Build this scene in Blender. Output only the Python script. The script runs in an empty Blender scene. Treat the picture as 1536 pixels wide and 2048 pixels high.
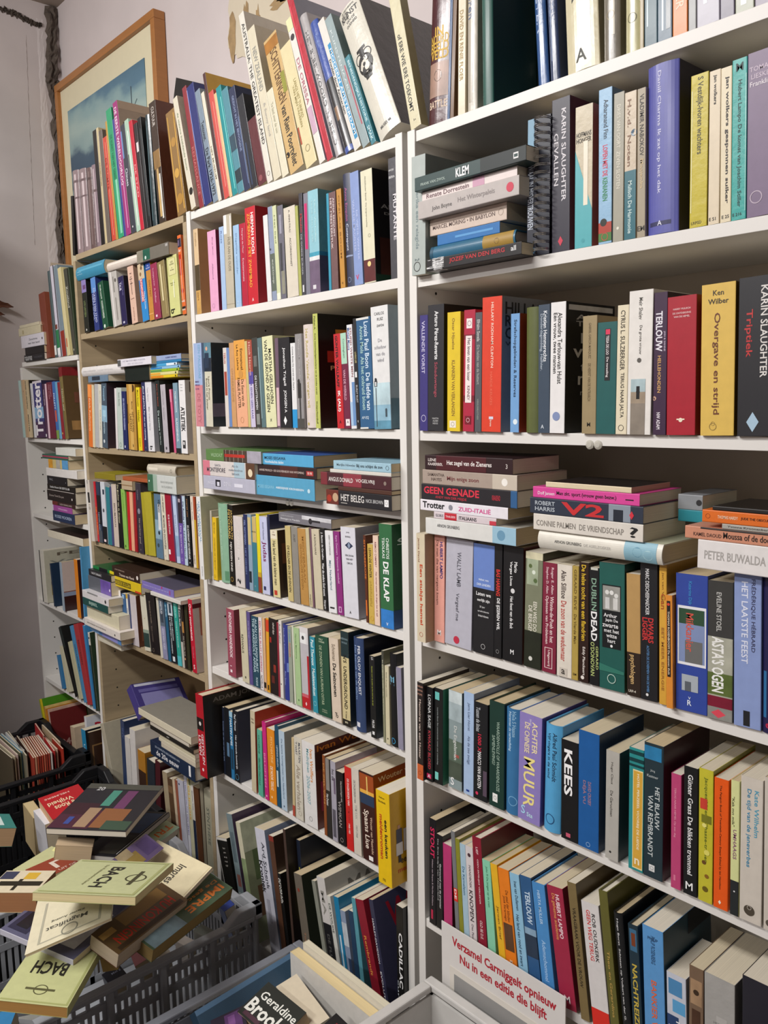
import bpy, bmesh, math, random
from mathutils import Matrix, Vector, Quaternion, noise
random.seed(7)
S = bpy.context.scene
COL = S.collection

# ---------------------------------------------------------------- camera
cam = bpy.data.cameras.new('camera')
cam.sensor_fit = 'HORIZONTAL'
cam.sensor_width = 36.0
cam.lens = 36.0 * 1659.68 / 1536.0
cam.clip_start = 0.02
camo = bpy.data.objects.new('camera', cam)
COL.objects.link(camo)
camo.matrix_world = Matrix(((0.667873, -0.084578, 0.739454, 0.000000), (0.744038, 0.100932, -0.660469, -1.090000), (-0.018773, 0.991292, 0.130339, 1.535000), (0.000000, 0.000000, 0.000000, 1.000000)))
S.camera = camo
# ---------------------------------------------------------------- light
world = bpy.data.worlds.new('world')
S.world = world
world.use_nodes = True
world.node_tree.nodes['Background'].inputs[0].default_value = (1.0, 0.93, 0.85, 1)
world.node_tree.nodes['Background'].inputs[1].default_value = 0.05

def lamp(name, loc, size, size_y, power, col, rot=(0, 0, 0)):
    l = bpy.data.lights.new(name, 'AREA')
    l.shape = 'RECTANGLE'
    l.size = size
    l.size_y = size_y
    l.energy = power
    l.color = col
    o = bpy.data.objects.new(name, l)
    o.location = loc
    o.rotation_euler = rot
    COL.objects.link(o)
    return o
lamp('tube_or_fill_light', (-1.35, -1.95, 2.95), 1.0, 0.14, 37, (1.0, 0.975, 0.955), (math.radians(28), 0, 0))
lamp('tube_or_fill_light', (-2.3, -1.75, 2.95), 1.0, 0.14, 38, (1.0, 0.975, 0.955), (math.radians(25), 0, 0))
lamp('tube_or_fill_light', (-0.7, -3.3, 2.95), 1.2, 0.14, 46, (1.0, 0.975, 0.955), (math.radians(30), 0, 0))  # added fill with no visible fixture, lifts lower shelves and softens shadows
S.view_settings.view_transform = 'Standard'
S.view_settings.look = 'None'
S.view_settings.gamma = 1.0
S.view_settings.use_curve_mapping = False
S.view_settings.exposure = -0.10

# ---------------------------------------------------------------- materials
def lin(h):
    if len(h) == 3:
        h = ''.join(c * 2 for c in h)
    v = [int(h[i:i + 2], 16) / 255 for i in (0, 2, 4)]
    return tuple(c / 12.92 if c <= .04045 else ((c + .055) / 1.055) ** 2.4 for c in v) + (1,)
MATS = {}
def mat(h, rough=0.45, var=0.10, scale=60.0, coat=0.0, bump=0.0, metal=0.0, stretch=(1, 1, 1), trans=0.0, name=None, spec=0.5):
    key = (h, rough, var, scale, coat, bump, metal, stretch, trans)
    if key in MATS:
        return MATS[key]
    m = bpy.data.materials.new(name or 'paint_' + h)
    m.use_nodes = True
    nt = m.node_tree
    b = nt.nodes['Principled BSDF']
    tc = nt.nodes.new('ShaderNodeTexCoord')
    mp = nt.nodes.new('ShaderNodeMapping')
    mp.inputs['Scale'].default_value = stretch
    nz = nt.nodes.new('ShaderNodeTexNoise')
    nz.inputs['Scale'].default_value = scale
    nz.inputs['Detail'].default_value = 4
    nt.links.new(tc.outputs['Object'], mp.inputs[0])
    nt.links.new(mp.outputs[0], nz.inputs['Vector'])
    rp = nt.nodes.new('ShaderNodeMix')
    rp.data_type = 'RGBA'
    c = lin(h)
    lo = tuple(max(0, v * (1 - var)) for v in c[:3]) + (1,)
    hi = tuple(min(1, v * (1 + var) + .004 * var) for v in c[:3]) + (1,)
    rp.inputs[6].default_value = lo
    rp.inputs[7].default_value = hi
    nt.links.new(nz.outputs['Fac'], rp.inputs[0])
    nt.links.new(rp.outputs[2], b.inputs['Base Color'])
    b.inputs['Roughness'].default_value = rough
    b.inputs['Metallic'].default_value = metal
    b.inputs['Coat Weight'].default_value = coat
    b.inputs['Coat Roughness'].default_value = 0.16
    b.inputs['Specular IOR Level'].default_value = spec
    b.inputs['Transmission Weight'].default_value = trans
    if bump:
        bp = nt.nodes.new('ShaderNodeBump')
        bp.inputs['Strength'].default_value = bump
        bp.inputs['Distance'].default_value = .01
        nt.links.new(nz.outputs['Fac'], bp.inputs['Height'])
        nt.links.new(bp.outputs[0], b.inputs['Normal'])
    MATS[key] = m
    return m
def cover_mat(h, fl):
    if 'g' in fl:
        return mat(h, .3, .10, 45, .4, .12) if 'r' in fl else mat(h, .4, .10, 45, .14, .12)
    return mat(h, .42, .10, 70, 0.12)
def print_sheen_mat(h, fl=''):
    return mat(h, .35 if 'g' in fl else .5, .06, 90, .3 if 'g' in fl else 0)
def photo_mat(h):
    return mat(h, .4, .5, 38, .15, stretch=(1, 1, .8))
PHOTO_WORDS = ('photo', 'landscape', 'floral', 'picture', 'misty', 'seascape', 'cloud', 'mountain', 'lamp-post', 'mottled', 'ornate', 'thriller', 'mineral', 'leaf-patterned', 'grass', 'firework', 'ochre')
def page_mat(h):
    return mat(h, .85, .22, 1.0, stretch=(1500, 8, 8))
WHITE = mat('e2dfda', .42, .03, 14, name='white_melamine')
WHITEB = mat('c9bfae', .6, .04, 14, name='white_back_board')

# ---------------------------------------------------------------- mesh helpers
class MB:
    """collects polygons with material slots and links them as one mesh object"""
    def __init__(s):
        s.v = []; s.f = []; s.m = []; s.mats = []
    def slot(s, m):
        if m not in s.mats:
            s.mats.append(m)
        return s.mats.index(m)
    def add(s, vs, fs, m):
        k = s.slot(m); n = len(s.v)
        s.v.extend(vs)
        s.f.extend(tuple(i + n for i in f) for f in fs)
        s.m.extend([k] * len(fs))
    def box(s, a, b, m):
        x0, y0, z0 = a; x1, y1, z1 = b
        s.add([(x0, y0, z0), (x1, y0, z0), (x1, y1, z0), (x0, y1, z0), (x0, y0, z1), (x1, y0, z1), (x1, y1, z1), (x0, y1, z1)],
              [(3, 2, 1, 0), (4, 5, 6, 7), (0, 1, 5, 4), (1, 2, 6, 5), (2, 3, 7, 6), (3, 0, 4, 7)], m)
    def tube(s, pts, r, m, seg=8, closed=False):
        n = len(pts); vs = []; fs = []
        for i, p in enumerate(pts):
            p = Vector(p)
            q = Vector(pts[(i + 1) % n]) if (closed or i < n - 1) else p
            o = Vector(pts[i - 1]) if (closed or i > 0) else p
            d = (q - o).normalized()
            u = d.orthogonal().normalized(); w = d.cross(u)
            rr = r[i] if isinstance(r, (list, tuple)) else r
            for k in range(seg):
                a = 2 * math.pi * k / seg
                vs.append(tuple(p + (u * math.cos(a) + w * math.sin(a)) * rr))
        rng = n if closed else n - 1
        for i in range(rng):
            j = (i + 1) % n
            for k in range(seg):
                l = (k + 1) % seg
                fs.append((i * seg + k, i * seg + l, j * seg + l, j * seg + k))
        if not closed:
            fs.append(tuple(range(seg))[::-1]); fs.append(tuple((n - 1) * seg + k for k in range(seg)))
        s.add(vs, fs, m)
    def build(s, name, parent=None, smooth=False, bevel=0.0):
        me = bpy.data.meshes.new(name)
        me.from_pydata(s.v, [], s.f)
        for m in s.mats:
            me.materials.append(m)
        me.polygons.foreach_set('material_index', s.m)
        if smooth:
            me.polygons.foreach_set('use_smooth', [True] * len(s.f))
        me.update()
        o = bpy.data.objects.new(name, me)
        COL.objects.link(o)
        if parent:
            o.parent = parent
        if bevel:
            md = o.modifiers.new('edge', 'BEVEL'); md.width = bevel; md.segments = 2; md.limit_method = 'ANGLE'
        return o
def empty(name, loc=(0, 0, 0)):
    o = bpy.data.objects.new(name, None)
    o.empty_display_size = .05
    o.location = loc
    COL.objects.link(o)
    return o
def tag(o, label, cat, group=None):
    o['label'] = label; o['category'] = cat
    if group: o['group'] = group
    return o
def struct(o):
    o['kind'] = 'structure'
    return o

# ---------------------------------------------------------------- room
PLASTER = mat('cfc5c4', .9, .10, 5, bump=.25, name='painted_plaster')
PLASTER2 = mat('c9c0be', .9, .22, 3.2, bump=.3, name='stained_plaster')
LX, BY, CZ = -3.42, .30, 3.09
b = MB(); b.box((LX - .1, BY, 0), (2.6, BY + .1, CZ), PLASTER); struct(b.build('wall_back'))
b = MB(); b.box((LX - .1, -4.0, 0), (LX, BY, CZ), PLASTER2); struct(b.build('wall_left'))
b = MB(); b.box((2.6, -4.0, 0), (2.7, BY + .1, CZ), PLASTER); struct(b.build('wall_right'))
b = MB(); b.box((LX - .1, -4.1, 0), (2.7, -4.0, CZ), PLASTER); struct(b.build('wall_front'))
b = MB(); b.box((LX - .1, -4.1, CZ), (2.7, BY + .1, CZ + .1), mat('a89c90', .9, .2, 4, bump=.3, name='old_ceiling')); struct(b.build('ceiling'))
b = MB(); b.box((LX - .1, -4.1, -.1), (2.7, BY + .1, 0), mat('4a4038', .7, .25, 6, bump=.1, name='worn_floor')); struct(b.build('floor'))
b = MB(); b.box((LX, -.86, 0), (-2.75, -.74, 2.5), PLASTER2); struct(b.build('wall_shadow_blocker'))  # unseen partition, added to throw the shadow edge on the left wall

def ragged(name, path, widths, m, off, axis, depth=.012, jit=.006, seed=1, label=None, cat=None):
    """a lumpy strip that follows path (two coordinates on a wall), with ragged sides"""
    rnd = random.Random(seed)
    vs = []; fs = []
    n = 60; cols = 7
    for i in range(n + 1):
        t = i / n * (len(path) - 1); k = min(int(t), len(path) - 2); f = t - k
        a = path[k][0] * (1 - f) + path[k + 1][0] * f; z = path[k][1] * (1 - f) + path[k + 1][1] * f
        w = widths[k] * (1 - f) + widths[k + 1] * f
        l = a - w / 2 + rnd.uniform(-jit, jit); r = a + w / 2 + rnd.uniform(-jit, jit)
        for j in range(cols):
            q = j / (cols - 1)
            p = l + (r - l) * q
            e = 0 if j in (0, cols - 1) else depth * rnd.uniform(.25, 1)
            vs.append((p, off - e, z) if axis == 'y' else (off + e, a, z + p - a) if axis == 'h' else (off + e, p, z))
    for i in range(n):
        for j in range(cols - 1):
            q = i * cols + j
            fs.append((q, q + 1, q + cols + 1, q + cols))
    b = MB(); b.add(vs, fs, m)
    o = b.build(name)
    if label: tag(o, label, cat)
    return o
MORTAR = mat('574d45', .95, .6, 45, bump=1.0, name='bare_mortar')
ragged('mortar_gap', [(.247, 2.02), (.252, 2.2), (.262, 2.35), (.262, 2.55), (.268, 2.75), (.262, 2.82), (.272, 2.95), (.277, 3.085)], [.034, .034, .026, .028, .034, .06, .042, .05], MORTAR, LX, 'x', .022, .007, 3,
       'bare grey mortar crack running up the room corner', 'wall damage')
ragged('paint_strip', [(.218, 2.02), (.221, 2.3), (.226, 2.55), (.226, 2.8), (.232, 3.03)], [.042, .044, .04, .026, .03], mat('d2cac8', .8, .08, 20, bump=.2), LX, 'x', .0012, .002, 5,
       'pale flaking paint strip left of the mortar crack', 'wall damage')
ragged('ceiling_crack', [(.04, 3.03), (.10, 3.027), (.15, 3.02), (.19, 3.008), (.235, 3.006)], [.016, .02, .022, .02, .016], mat('4a4038', .95, .5, 60, bump=1), LX, 'h', .01, .006, 8,
       'dark ragged crack below the ceiling on the left wall', 'wall damage')
ragged('hairline_crack', [(0.1507, 2.1765), (0.1615, 2.5905), (0.1732, 2.9573)], [.0011, .0016, .0011], mat('9a8f8a', .95, .3, 60), LX, 'x', .0008, .0012, 9,
       'thin vertical hairline crack on the left wall beside the pale strip', 'wall damage')
def patch(name, pts, m, y, label, seed, holes=()):
    rnd = random.Random(seed); out = []
    for i, p in enumerate(pts):
        q = pts[(i + 1) % len(pts)]
        for k in range(8):
            t = k / 8
            out.append((p[0] + (q[0] - p[0]) * t + rnd.uniform(-.006, .006), p[1] + (q[1] - p[1]) * t + rnd.uniform(-.006, .006)))
    b = MB()
    n = len(out)
    vs = [(a, y, z) for a, z in out] + [(a, BY - .0002, z) for a, z in out]
    b.add(vs, [tuple(range(n))] + [(i, i + n, (i + 1) % n + n, (i + 1) % n) for i in range(n)], m)
    for h in holes:
        k = 14; cx, cz, rx, rz = h
        b.add([(cx + rx * math.cos(6.283 * i / k) * rnd.uniform(.6, 1.2), y - .0006, cz + rz * math.sin(6.283 * i / k) * rnd.uniform(.7, 1.15)) for i in range(k)], [tuple(range(k))], mat('a08660', .9, .4, 40, bump=.5))
    return tag(b.build(name), label, 'wallpaper')
patch('peeling_wallpaper', [(-2.178, 2.740), (-2.182, 2.628), (-2.195, 2.569), (-2.158, 2.530), (-2.032, 2.484), (-1.937, 2.466), (-1.869, 2.494), (-1.860, 2.577), (-1.854, 2.647)], mat('cfc4ae', .9, .08, 12, bump=.1), BY - .002, 'torn cream wallpaper remnant high on the back wall', 11, [(-2.094, 2.590, 0.018, 0.070), (-2.168, 2.587, 0.020, 0.070), (-2.035, 2.560, 0.013, 0.070), (-1.937, 2.597, 0.040, 0.015), (-1.897, 2.604, 0.050, 0.012)])
patch('tan_strip', [(-1.865, 2.603), (-1.874, 2.533), (-1.880, 2.492), (-1.865, 2.487), (-1.852, 2.598)], mat('9c8058', .9, .3, 30, bump=.3), BY - .0028, 'narrow tan glue stain along the wallpaper edge', 12)

# ---------------------------------------------------------------- picture on the back wall
def picture():
    r = tag(empty('framed_picture', (-2.978, BY - .03, 2.39)), 'large wood-framed seascape print on the wall behind the tall books', 'picture')
    w, h, fw = .419, .395, .026
    wood = mat('a8703c', .4, .15, 12, .1, stretch=(1, 1, 6))
    b = MB()
    for x0, z0, x1, z1 in ((-w, h - fw, w, h), (-w, -h, w, -h + fw), (-w, -h + fw, -w + fw, h - fw), (w - fw, -h + fw, w, h - fw)):
        b.box((x0, -.012, z0), (x1, .028, z1), wood)
    b.build('frame', r, bevel=.002)
    b = MB(); b.box((-w + fw, .002, -h + fw), (w - fw, .006, h - fw), mat('d8cfb0', .8, .04, 30)); mt = b.build('mount', r)
    m = bpy.data.materials.new('seascape'); m.use_nodes = True; nt = m.node_tree; p = nt.nodes['Principled BSDF']; p.inputs['Roughness'].default_value = .55
    tc = nt.nodes.new('ShaderNodeTexCoord'); sx = nt.nodes.new('ShaderNodeSeparateXYZ'); nz = nt.nodes.new('ShaderNodeTexNoise'); nz.inputs['Scale'].default_value = 9; nz.inputs['Detail'].default_value = 7
    mp = nt.nodes.new('ShaderNodeMapping'); mp.inputs['Scale'].default_value = (.8, 1, 1.7); mp.inputs['Rotation'].default_value = (0, .3, 0)
    ad = nt.nodes.new('ShaderNodeMath'); ad.operation = 'MULTIPLY_ADD'; ad.inputs[1].default_value = .13
    a2 = nt.nodes.new('ShaderNodeMath'); a2.operation = 'MULTIPLY_ADD'; a2.inputs[1].default_value = .12
    cr = nt.nodes.new('ShaderNodeValToRGB')
    nt.links.new(tc.outputs['Object'], mp.inputs[0]); nt.links.new(mp.outputs[0], nz.inputs['Vector']); nt.links.new(tc.outputs['Object'], sx.inputs[0])
    nt.links.new(nz.outputs['Fac'], ad.inputs[0]); nt.links.new(sx.outputs['Z'], ad.inputs[2])
    nt.links.new(sx.outputs['X'], a2.inputs[0]); nt.links.new(ad.outputs[0], a2.inputs[2])
    mr = nt.nodes.new('ShaderNodeMapRange'); mr.inputs[1].default_value = -.10; mr.inputs[2].default_value = .40
    nt.links.new(a2.outputs[0], mr.inputs[0]); nt.links.new(mr.outputs[0], cr.inputs[0]); nt.links.new(cr.outputs[0], p.inputs['Base Color'])
    e = cr.color_ramp.elements
    e[0].position = 0; e[0].color = lin('2a3a48'); e[1].position = 1; e[1].color = lin('4c6c80')
    for pos, c in ((.12, '34485a'), (.2, '8a9c98'), (.25, '3c5060'), (.32, '7a8e90'), (.36, '40566a'), (.47, '485e70'), (.53, '8ca4a4'), (.66, 'a2b6b0'), (.78, '8aa6a8'), (.86, '5a7c90')):
        k = e.new(pos); k.color = lin(c)
    b = MB(); b.box((-w + .09, -.0005, -h + .09), (w - .10, .0015, h - .115), m); pr = b.build('print', mt)
    b = MB(); dk = mat('2c3c48', .6)
    b.tube([(.215, -.001, -.02), (.215, -.001, .22)], .0018, dk, 6); b.tube([(.17, -.001, .02), (.26, -.001, .1)], .0012, dk, 6); b.tube([(.16, -.001, .1), (.255, -.001, .17)], .001, dk, 6)
    b.build('ship_mast', mt)
picture()

# ---------------------------------------------------------------- bookcases
def bookcase(name, label, x0, x1, pt, shelves, ztop, y0, y1, m, mb, th=.0185, knobs=(), zbase=.08, setback=.003, right=True):
    r = tag(empty(name, (x0, y0, 0)), label, 'bookcase')
    def part(pn, *boxes, bv=.0006):
        b = MB()
        for a, c, mm in boxes:
            b.box((a[0] - x0, a[1] - y0, a[2]), (c[0] - x0, c[1] - y0, c[2]), mm)
        return b.build(pn, r, bevel=bv)
    part('side_panel', ((x0, y0, 0), (x0 + pt, y1, ztop), m))
    if right: part('side_panel', ((x1 - pt, y0, 0), (x1, y1, ztop), m))
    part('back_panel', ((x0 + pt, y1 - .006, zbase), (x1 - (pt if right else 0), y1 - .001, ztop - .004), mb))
    shelf_of = {}
    for z in shelves:
        shelf_of[round(z, 4)] = part('shelf', ((x0 + pt + .0005, y0 + setback, z - th), (x1 - (pt if right else 0) - .0005, y1 - .007, z), m))
    part('plinth', ((x0 + pt, y0 + .02, 0), (x1 - (pt if right else 0), y0 + .035, zbase), m))
    b = MB(); dk = mat('18140f', .8)
    for z in [.2 + .032 * 2 * i for i in range(28)]:
        if z < ztop - .06:
            for yy in (.05, .215):
                n = 8
                b.add([(pt + .0004, yy + .0028 * math.cos(6.283 * i / n), z + .0028 * math.sin(6.283 * i / n)) for i in range(n)], [tuple(range(n))], dk)
    b.build('peg_holes', r)
    for kx, kz in knobs:
        for s in (-1, 1):
            k = MB(); k.tube([(kx + s * .0075 - x0, .002 + setback, kz), (kx + s * .0075 - x0, -.001 + setback, kz), (kx + s * .0075 - x0, -.003 + setback, kz)], [.0072, .0072, .004], mat('e6e2d6', .2, .03, 20, .6, trans=.4), 14)
            k.build('bumper_knob', shelf_of[round(min(shelves, key=lambda q: abs(q - kz)), 4)], smooth=False)
    return r
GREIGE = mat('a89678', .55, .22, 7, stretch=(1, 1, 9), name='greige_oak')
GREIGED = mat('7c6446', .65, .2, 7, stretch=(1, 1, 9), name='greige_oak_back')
bookcase('bookcase', 'widest white bookcase at the right, with the red-lettered card below', -1.138, -.338, .019, [2.017, 1.762, 1.482, 1.085, .807, .497, .1], 2.0195, 0, .28, WHITE, WHITEB, knobs=[(-0.7361, 1.4652)])
bookcase('bookcase', 'white bookcase in the middle, between wood-grain and widest ones', -1.951, -1.152, .0185, [2.02, 1.767, 1.4835, 1.327, 1.0835, .8385, .5495, .118], 2.0225, 0, .28, WHITE, WHITEB, knobs=[(-1.5465, 1.3131)])
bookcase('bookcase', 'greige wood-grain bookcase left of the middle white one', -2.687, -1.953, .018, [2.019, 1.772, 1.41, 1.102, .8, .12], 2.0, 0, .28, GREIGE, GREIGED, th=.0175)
bookcase('bookcase', 'low white bookcase in the room corner', -3.247, -2.690, .016, [1.709, 1.432, 1.146, .81, .5, .1], 1.69, 0, .28, WHITE, WHITEB, th=.016)

# ---------------------------------------------------------------- lettering
LETTERS = {}
BOLD = {'KEES', 'ATLETIEK', 'Trotter', 'GEEN GENADE', 'V2', "ASTA'S OGEN", 'DE KLAP', 'CADILLAC', 'STOUT', 'een keuken', 'meidenroman', 'BACH', 'De Seizoenen', 'DEAD', 'SATELL', 'IMPRE', 'HUBERT LAMPO', 'Arturo Pérez-Reverte', 'jan wolkers gesponnen suiker', 'jan wolkers', 'BAS HARING', 'DE IJZEREN WIL', 'Verzamel Carmiggelt opnieuw', 'Nu in een editie die blijft', 'Een stukje hemel', 'Kroniek', 'TERLOUW', 'KLEM', 'Brooks', 'HERMAN KOCH', 'NACHTREIZIGERS', 'DWARS', 'LIGGER', 'BOOK', 'GÜNTER WALLRAFF', 'IK (ALI)'}
def collect_letters(strings):
    tmp = []
    for s in sorted(strings):
        c = bpy.data.curves.new('t', 'FONT'); c.body = s; c.size = 1; c.resolution_u = 2; c.offset = .026 if s in BOLD else .014
        o = bpy.data.objects.new('t', c); COL.objects.link(o); tmp.append((s, o, c))
    dg = bpy.context.evaluated_depsgraph_get(); dg.update()
    for s, o, c in tmp:
        me = o.evaluated_get(dg).to_mesh()
        vs = [(v.co.x, v.co.y) for v in me.vertices]; fs = [tuple(p.vertices) for p in me.polygons]
        o.evaluated_get(dg).to_mesh_clear()
        if vs:
            x0 = min(v[0] for v in vs); x1 = max(v[0] for v in vs); y0 = min(v[1] for v in vs); y1 = max(v[1] for v in vs)
            LETTERS[s] = ([((x - x0) / (x1 - x0 + 1e-9), (y - y0) / (y1 - y0 + 1e-9)) for x, y in vs], fs, (x1 - x0) / (y1 - y0 + 1e-9))
        else:
            LETTERS[s] = ([], [], 1)
    for s, o, c in tmp:
        bpy.data.objects.remove(o); bpy.data.curves.remove(c)

# ---------------------------------------------------------------- books
def book_meshes(W, D, H, c1, c2, fl, feats, flat, photo=False):
    hard = 'h' in fl
    th = min(.0022 if hard else .0007, W * .25)
    sag = (min(.18 * W, .006) if 'r' in fl else 0)
    ec = min(.0012, W * .2)
    N = 10 if 'r' in fl else 2
    def sy(x):   # spine profile
        q = max(-1, min(1, (x - W / 2) / (W / 2)))
        e = max(0, abs(x - W / 2) - (W / 2 - ec)) / ec
        return sag * q * q + ec * .5 * e * e
    xs = [0, ec * .4, ec] + [ec + (W - 2 * ec) * i / N for i in range(1, N)] + [W - ec, W - ec * .4, W]
    outer = [(0, D)] + [(x, sy(x)) for x in xs] + [(W, D)]
    inner = [(th, D)] + [(th + (W - 2 * th) * (x / W), sy(x) + th) for x in xs] + [(W - th, D)]
    mb = MB(); m1 = cover_mat(c1, fl); m2 = cover_mat(c2, fl) if c2 else m1
    n = len(outer)
    vs = [(x, y, 0) for x, y in outer] + [(x, y, H) for x, y in outer] + [(x, y, 0) for x, y in inner] + [(x, y, H) for x, y in inner]
    fs1 = []; fs2 = []
    for i in range(n - 1):
        (fs2 if i == n - 2 else fs1).append((i, i + 1, n + i + 1, n + i))
        fs1.append((2 * n + i + 1, 2 * n + i, 3 * n + i, 3 * n + i + 1))
        fs1.append((n + i, n + i + 1, 3 * n + i + 1, 3 * n + i)); fs1.append((i + 1, i, 2 * n + i, 2 * n + i + 1))
    fs1 += [(0, n, 3 * n, 2 * n), (n - 1, 2 * n - 1, 4 * n - 1, 3 * n - 1)[::-1]]
    mb.add(vs, fs1, m1); mb.add(vs, fs2, m2)
    # printed marks, and pale bars that paint sheen onto glossy spines
    e0 = [.00018]
    def nxt():
        e0[0] += .00005
        return e0[0]
    def on_spine(pts, fs, m):
        e = nxt()
        mb.add([(x, sy(x) - e, z) for x, z in pts], fs, m)
    def on_front(pts, fs, m):
        e = nxt()
        mb.add([(W + e, y, z) for y, z in pts], fs, m)
    def grid_rect(a0, a1, t0, t1):
        lo, hi = a0 * W, a1 * W
        kn = [lo] + [x for x in xs if lo + 1e-5 < x < hi - 1e-5] + [hi]
        pts = []
        for x in kn:
            pts += [(x, H * (1 - t1)), (x, H * (1 - t0))]
        return pts, [(2 * i, 2 * i + 2, 2 * i + 3, 2 * i + 1) for i in range(len(kn) - 1)]
    for ft in feats.split(';'):
        ft = ft.strip()
        if not ft: continue
        k = ft[0]; rest = ft[2:]
        if k in 'THFB':
            txt, tail = rest.rsplit('@', 1); tk = tail.split(); col = print_sheen_mat(tk[0]); a = [float(v) for v in tk[1:]]
            L = LETTERS.get(txt.strip())
            if not L or not L[0]: continue
            if k == 'T':
                t0, t1, ac, w = a
                on_spine([(W * (ac + w * (v - .5)), H * (1 - (t0 + (t1 - t0) * u))) for u, v in L[0]], L[1], col)
            elif k == 'B':
                t0, t1, ac, w = a
                on_spine([(W * (ac - w * (v - .5)), H * (1 - t1 + (t1 - t0) * u)) for u, v in L[0]], L[1], col)
            elif k == 'H':
                t, ac, w = a; hh = w * H; ww = min(.86 * W, L[2] * hh)
                on_spine([(W * ac + ww * (u - .5), H * (1 - t) + hh * (v - .5)) for u, v in L[0]], L[1], col)
            else:
                t0, t1, p0, p1 = a
                on_front([(D * (p0 + (p1 - p0) * u), H * (1 - t1 + (t1 - t0) * v)) for u, v in L[0]], L[1], col)
            continue
        tk = rest.split(); col = photo_mat(tk[0]) if photo and k in 'RQ' else print_sheen_mat(tk[0], fl); a = [float(v) for v in tk[1:]]
        if k == 'R' and not flat:
            t0, t1 = a[0], a[1]; p0, p1 = (a[2], a[3]) if len(a) > 3 else (0, 1)
            on_spine(*grid_rect(p0, p1, t0, t1), col)
        elif k in 'QR':
            t0, t1, p0, p1 = a if len(a) > 3 else a + [0, 1]
            on_front([(D * p0, H * (1 - t1)), (D * p1, H * (1 - t1)), (D * p1, H * (1 - t0)), (D * p0, H * (1 - t0))], [(0, 1, 2, 3)], col)
        elif k == 'G':
            t0, t1 = a[:2]; tm = t0 + .62 * (t1 - t0)
            pts = []
            for x in xs:
                pts += [(x, H * (1 - t1)), (x, H * (1 - t0 - (tm - t0) * x / W))]
            on_spine(pts, [(2 * i, 2 * i + 2, 2 * i + 3, 2 * i + 1) for i in range(len(xs) - 1)], col)
        elif k in 'DOE':
            t, ac, w = a; nn = 4 if k == 'E' else 20
            base = D if flat else W
            cx, cz, rr = base * ac, H * (1 - t), base * w / 2
            rz = rr * ((1.6 if w < .4 else .6) if k == 'E' else 1)
            o_ = [(cx + rr * math.sin(6.28318 * i / nn), cz + rz * math.cos(6.28318 * i / nn)) for i in range(nn)]
            if k == 'O':
                i_ = [(cx + .84 * rr * math.sin(6.28318 * i / nn), cz + .84 * rz * math.cos(6.28318 * i / nn)) for i in range(nn)]
                pts, fs = o_ + i_, [(i, (i + 1) % nn, nn + (i + 1) % nn, nn + i) for i in range(nn)]
            else:
                pts, fs = o_, [tuple(range(nn))]
            (on_front if flat else on_spine)(pts, fs, col)
    # page block
    pg = MB()
    ins = .003 if hard else .0004
    fore = .004 if hard else .0006
    rnd = random.Random(int(W * 1e5) + int(H * 1e4))
    page = next((fl[fl.index('k') + 1:fl.index('k') + 7] for _ in (0,) if 'k' in fl), None) or rnd.choice(['d6cbb4', 'cfc1a4', 'dcd4c4', 'c8b592', 'd8cfbd'])
    t2 = th + .0002
    if W > 2 * t2 + .0006:
        px = [t2 + (W - 2 * t2) * i / 6 for i in range(7)]
        prof = [(x, sy(x) + th + .0004) for x in px]
        back = [(x, D - fore - .6 * sy(x)) for x in px[::-1]]
        ring = prof + back; k = len(ring)
        pg.add([(x, y, ins) for x, y in ring] + [(x, y, H - ins) for x, y in ring], [(i, (i + 1) % k, k + (i + 1) % k, k + i) for i in range(k)] + [tuple(range(k))[::-1], tuple(range(k, 2 * k))], page_mat(page))
    return mb, pg
BOXES = []
def make_book(line, places):
    pos, cols, fl, kind, row, desc, feats = line.split('|')
    p = pos.split(','); tp = p[0]; a = [float(v) for v in p[1:]]
    c = cols.split('/'); c1 = c[0]; c2 = c[1] if len(c) > 1 else ''
    W, D, H = a[-3:]
    loc = Vector(a[:3])
    if tp == 'U': M = Matrix.Rotation(a[3], 4, 'Y')
    elif tp == 'S': M = Matrix.Rotation(a[3], 4, 'Z') @ Matrix(((0, 0, -1, 0), (0, 1, 0, 0), (1, 0, 0, 0), (0, 0, 0, 1)))
    else: M = Quaternion(a[3:7]).to_matrix().to_4x4()
    r = empty(kind, (0, 0, 0))
    r.matrix_world = Matrix.Translation(loc) @ M
    place, group = places[row]
    tag(r, desc + ' ' + place, 'notebook' if kind == 'notebook' else 'booklet' if kind == 'booklet' else 'book', group or None)
    mb, pg = book_meshes(W, D, H, c1, c2, fl, feats, tp == 'F', any(w in desc for w in PHOTO_WORDS))
    mb.build('cover', r)
    if pg.f: pg.build('page_block', r)
    if 'S' in fl:
        sp = MB(); wire = mat('c8c8c8', .25, .05, 50, metal=1.0)
        nt_ = 18
        for i in range(nt_):
            z = H * (.03 + .94 * i / (nt_ - 1))
            for dz in (-.0012, .0012):
                sp.tube([(W * .72 + .30 * W * math.cos(6.283 * q / 14), -.002 + .34 * W * math.sin(6.283 * q / 14), z + dz) for q in range(14)], .0009, wire, 5, closed=True)
        sp.build('wire_coil', r)
    return r

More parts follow.
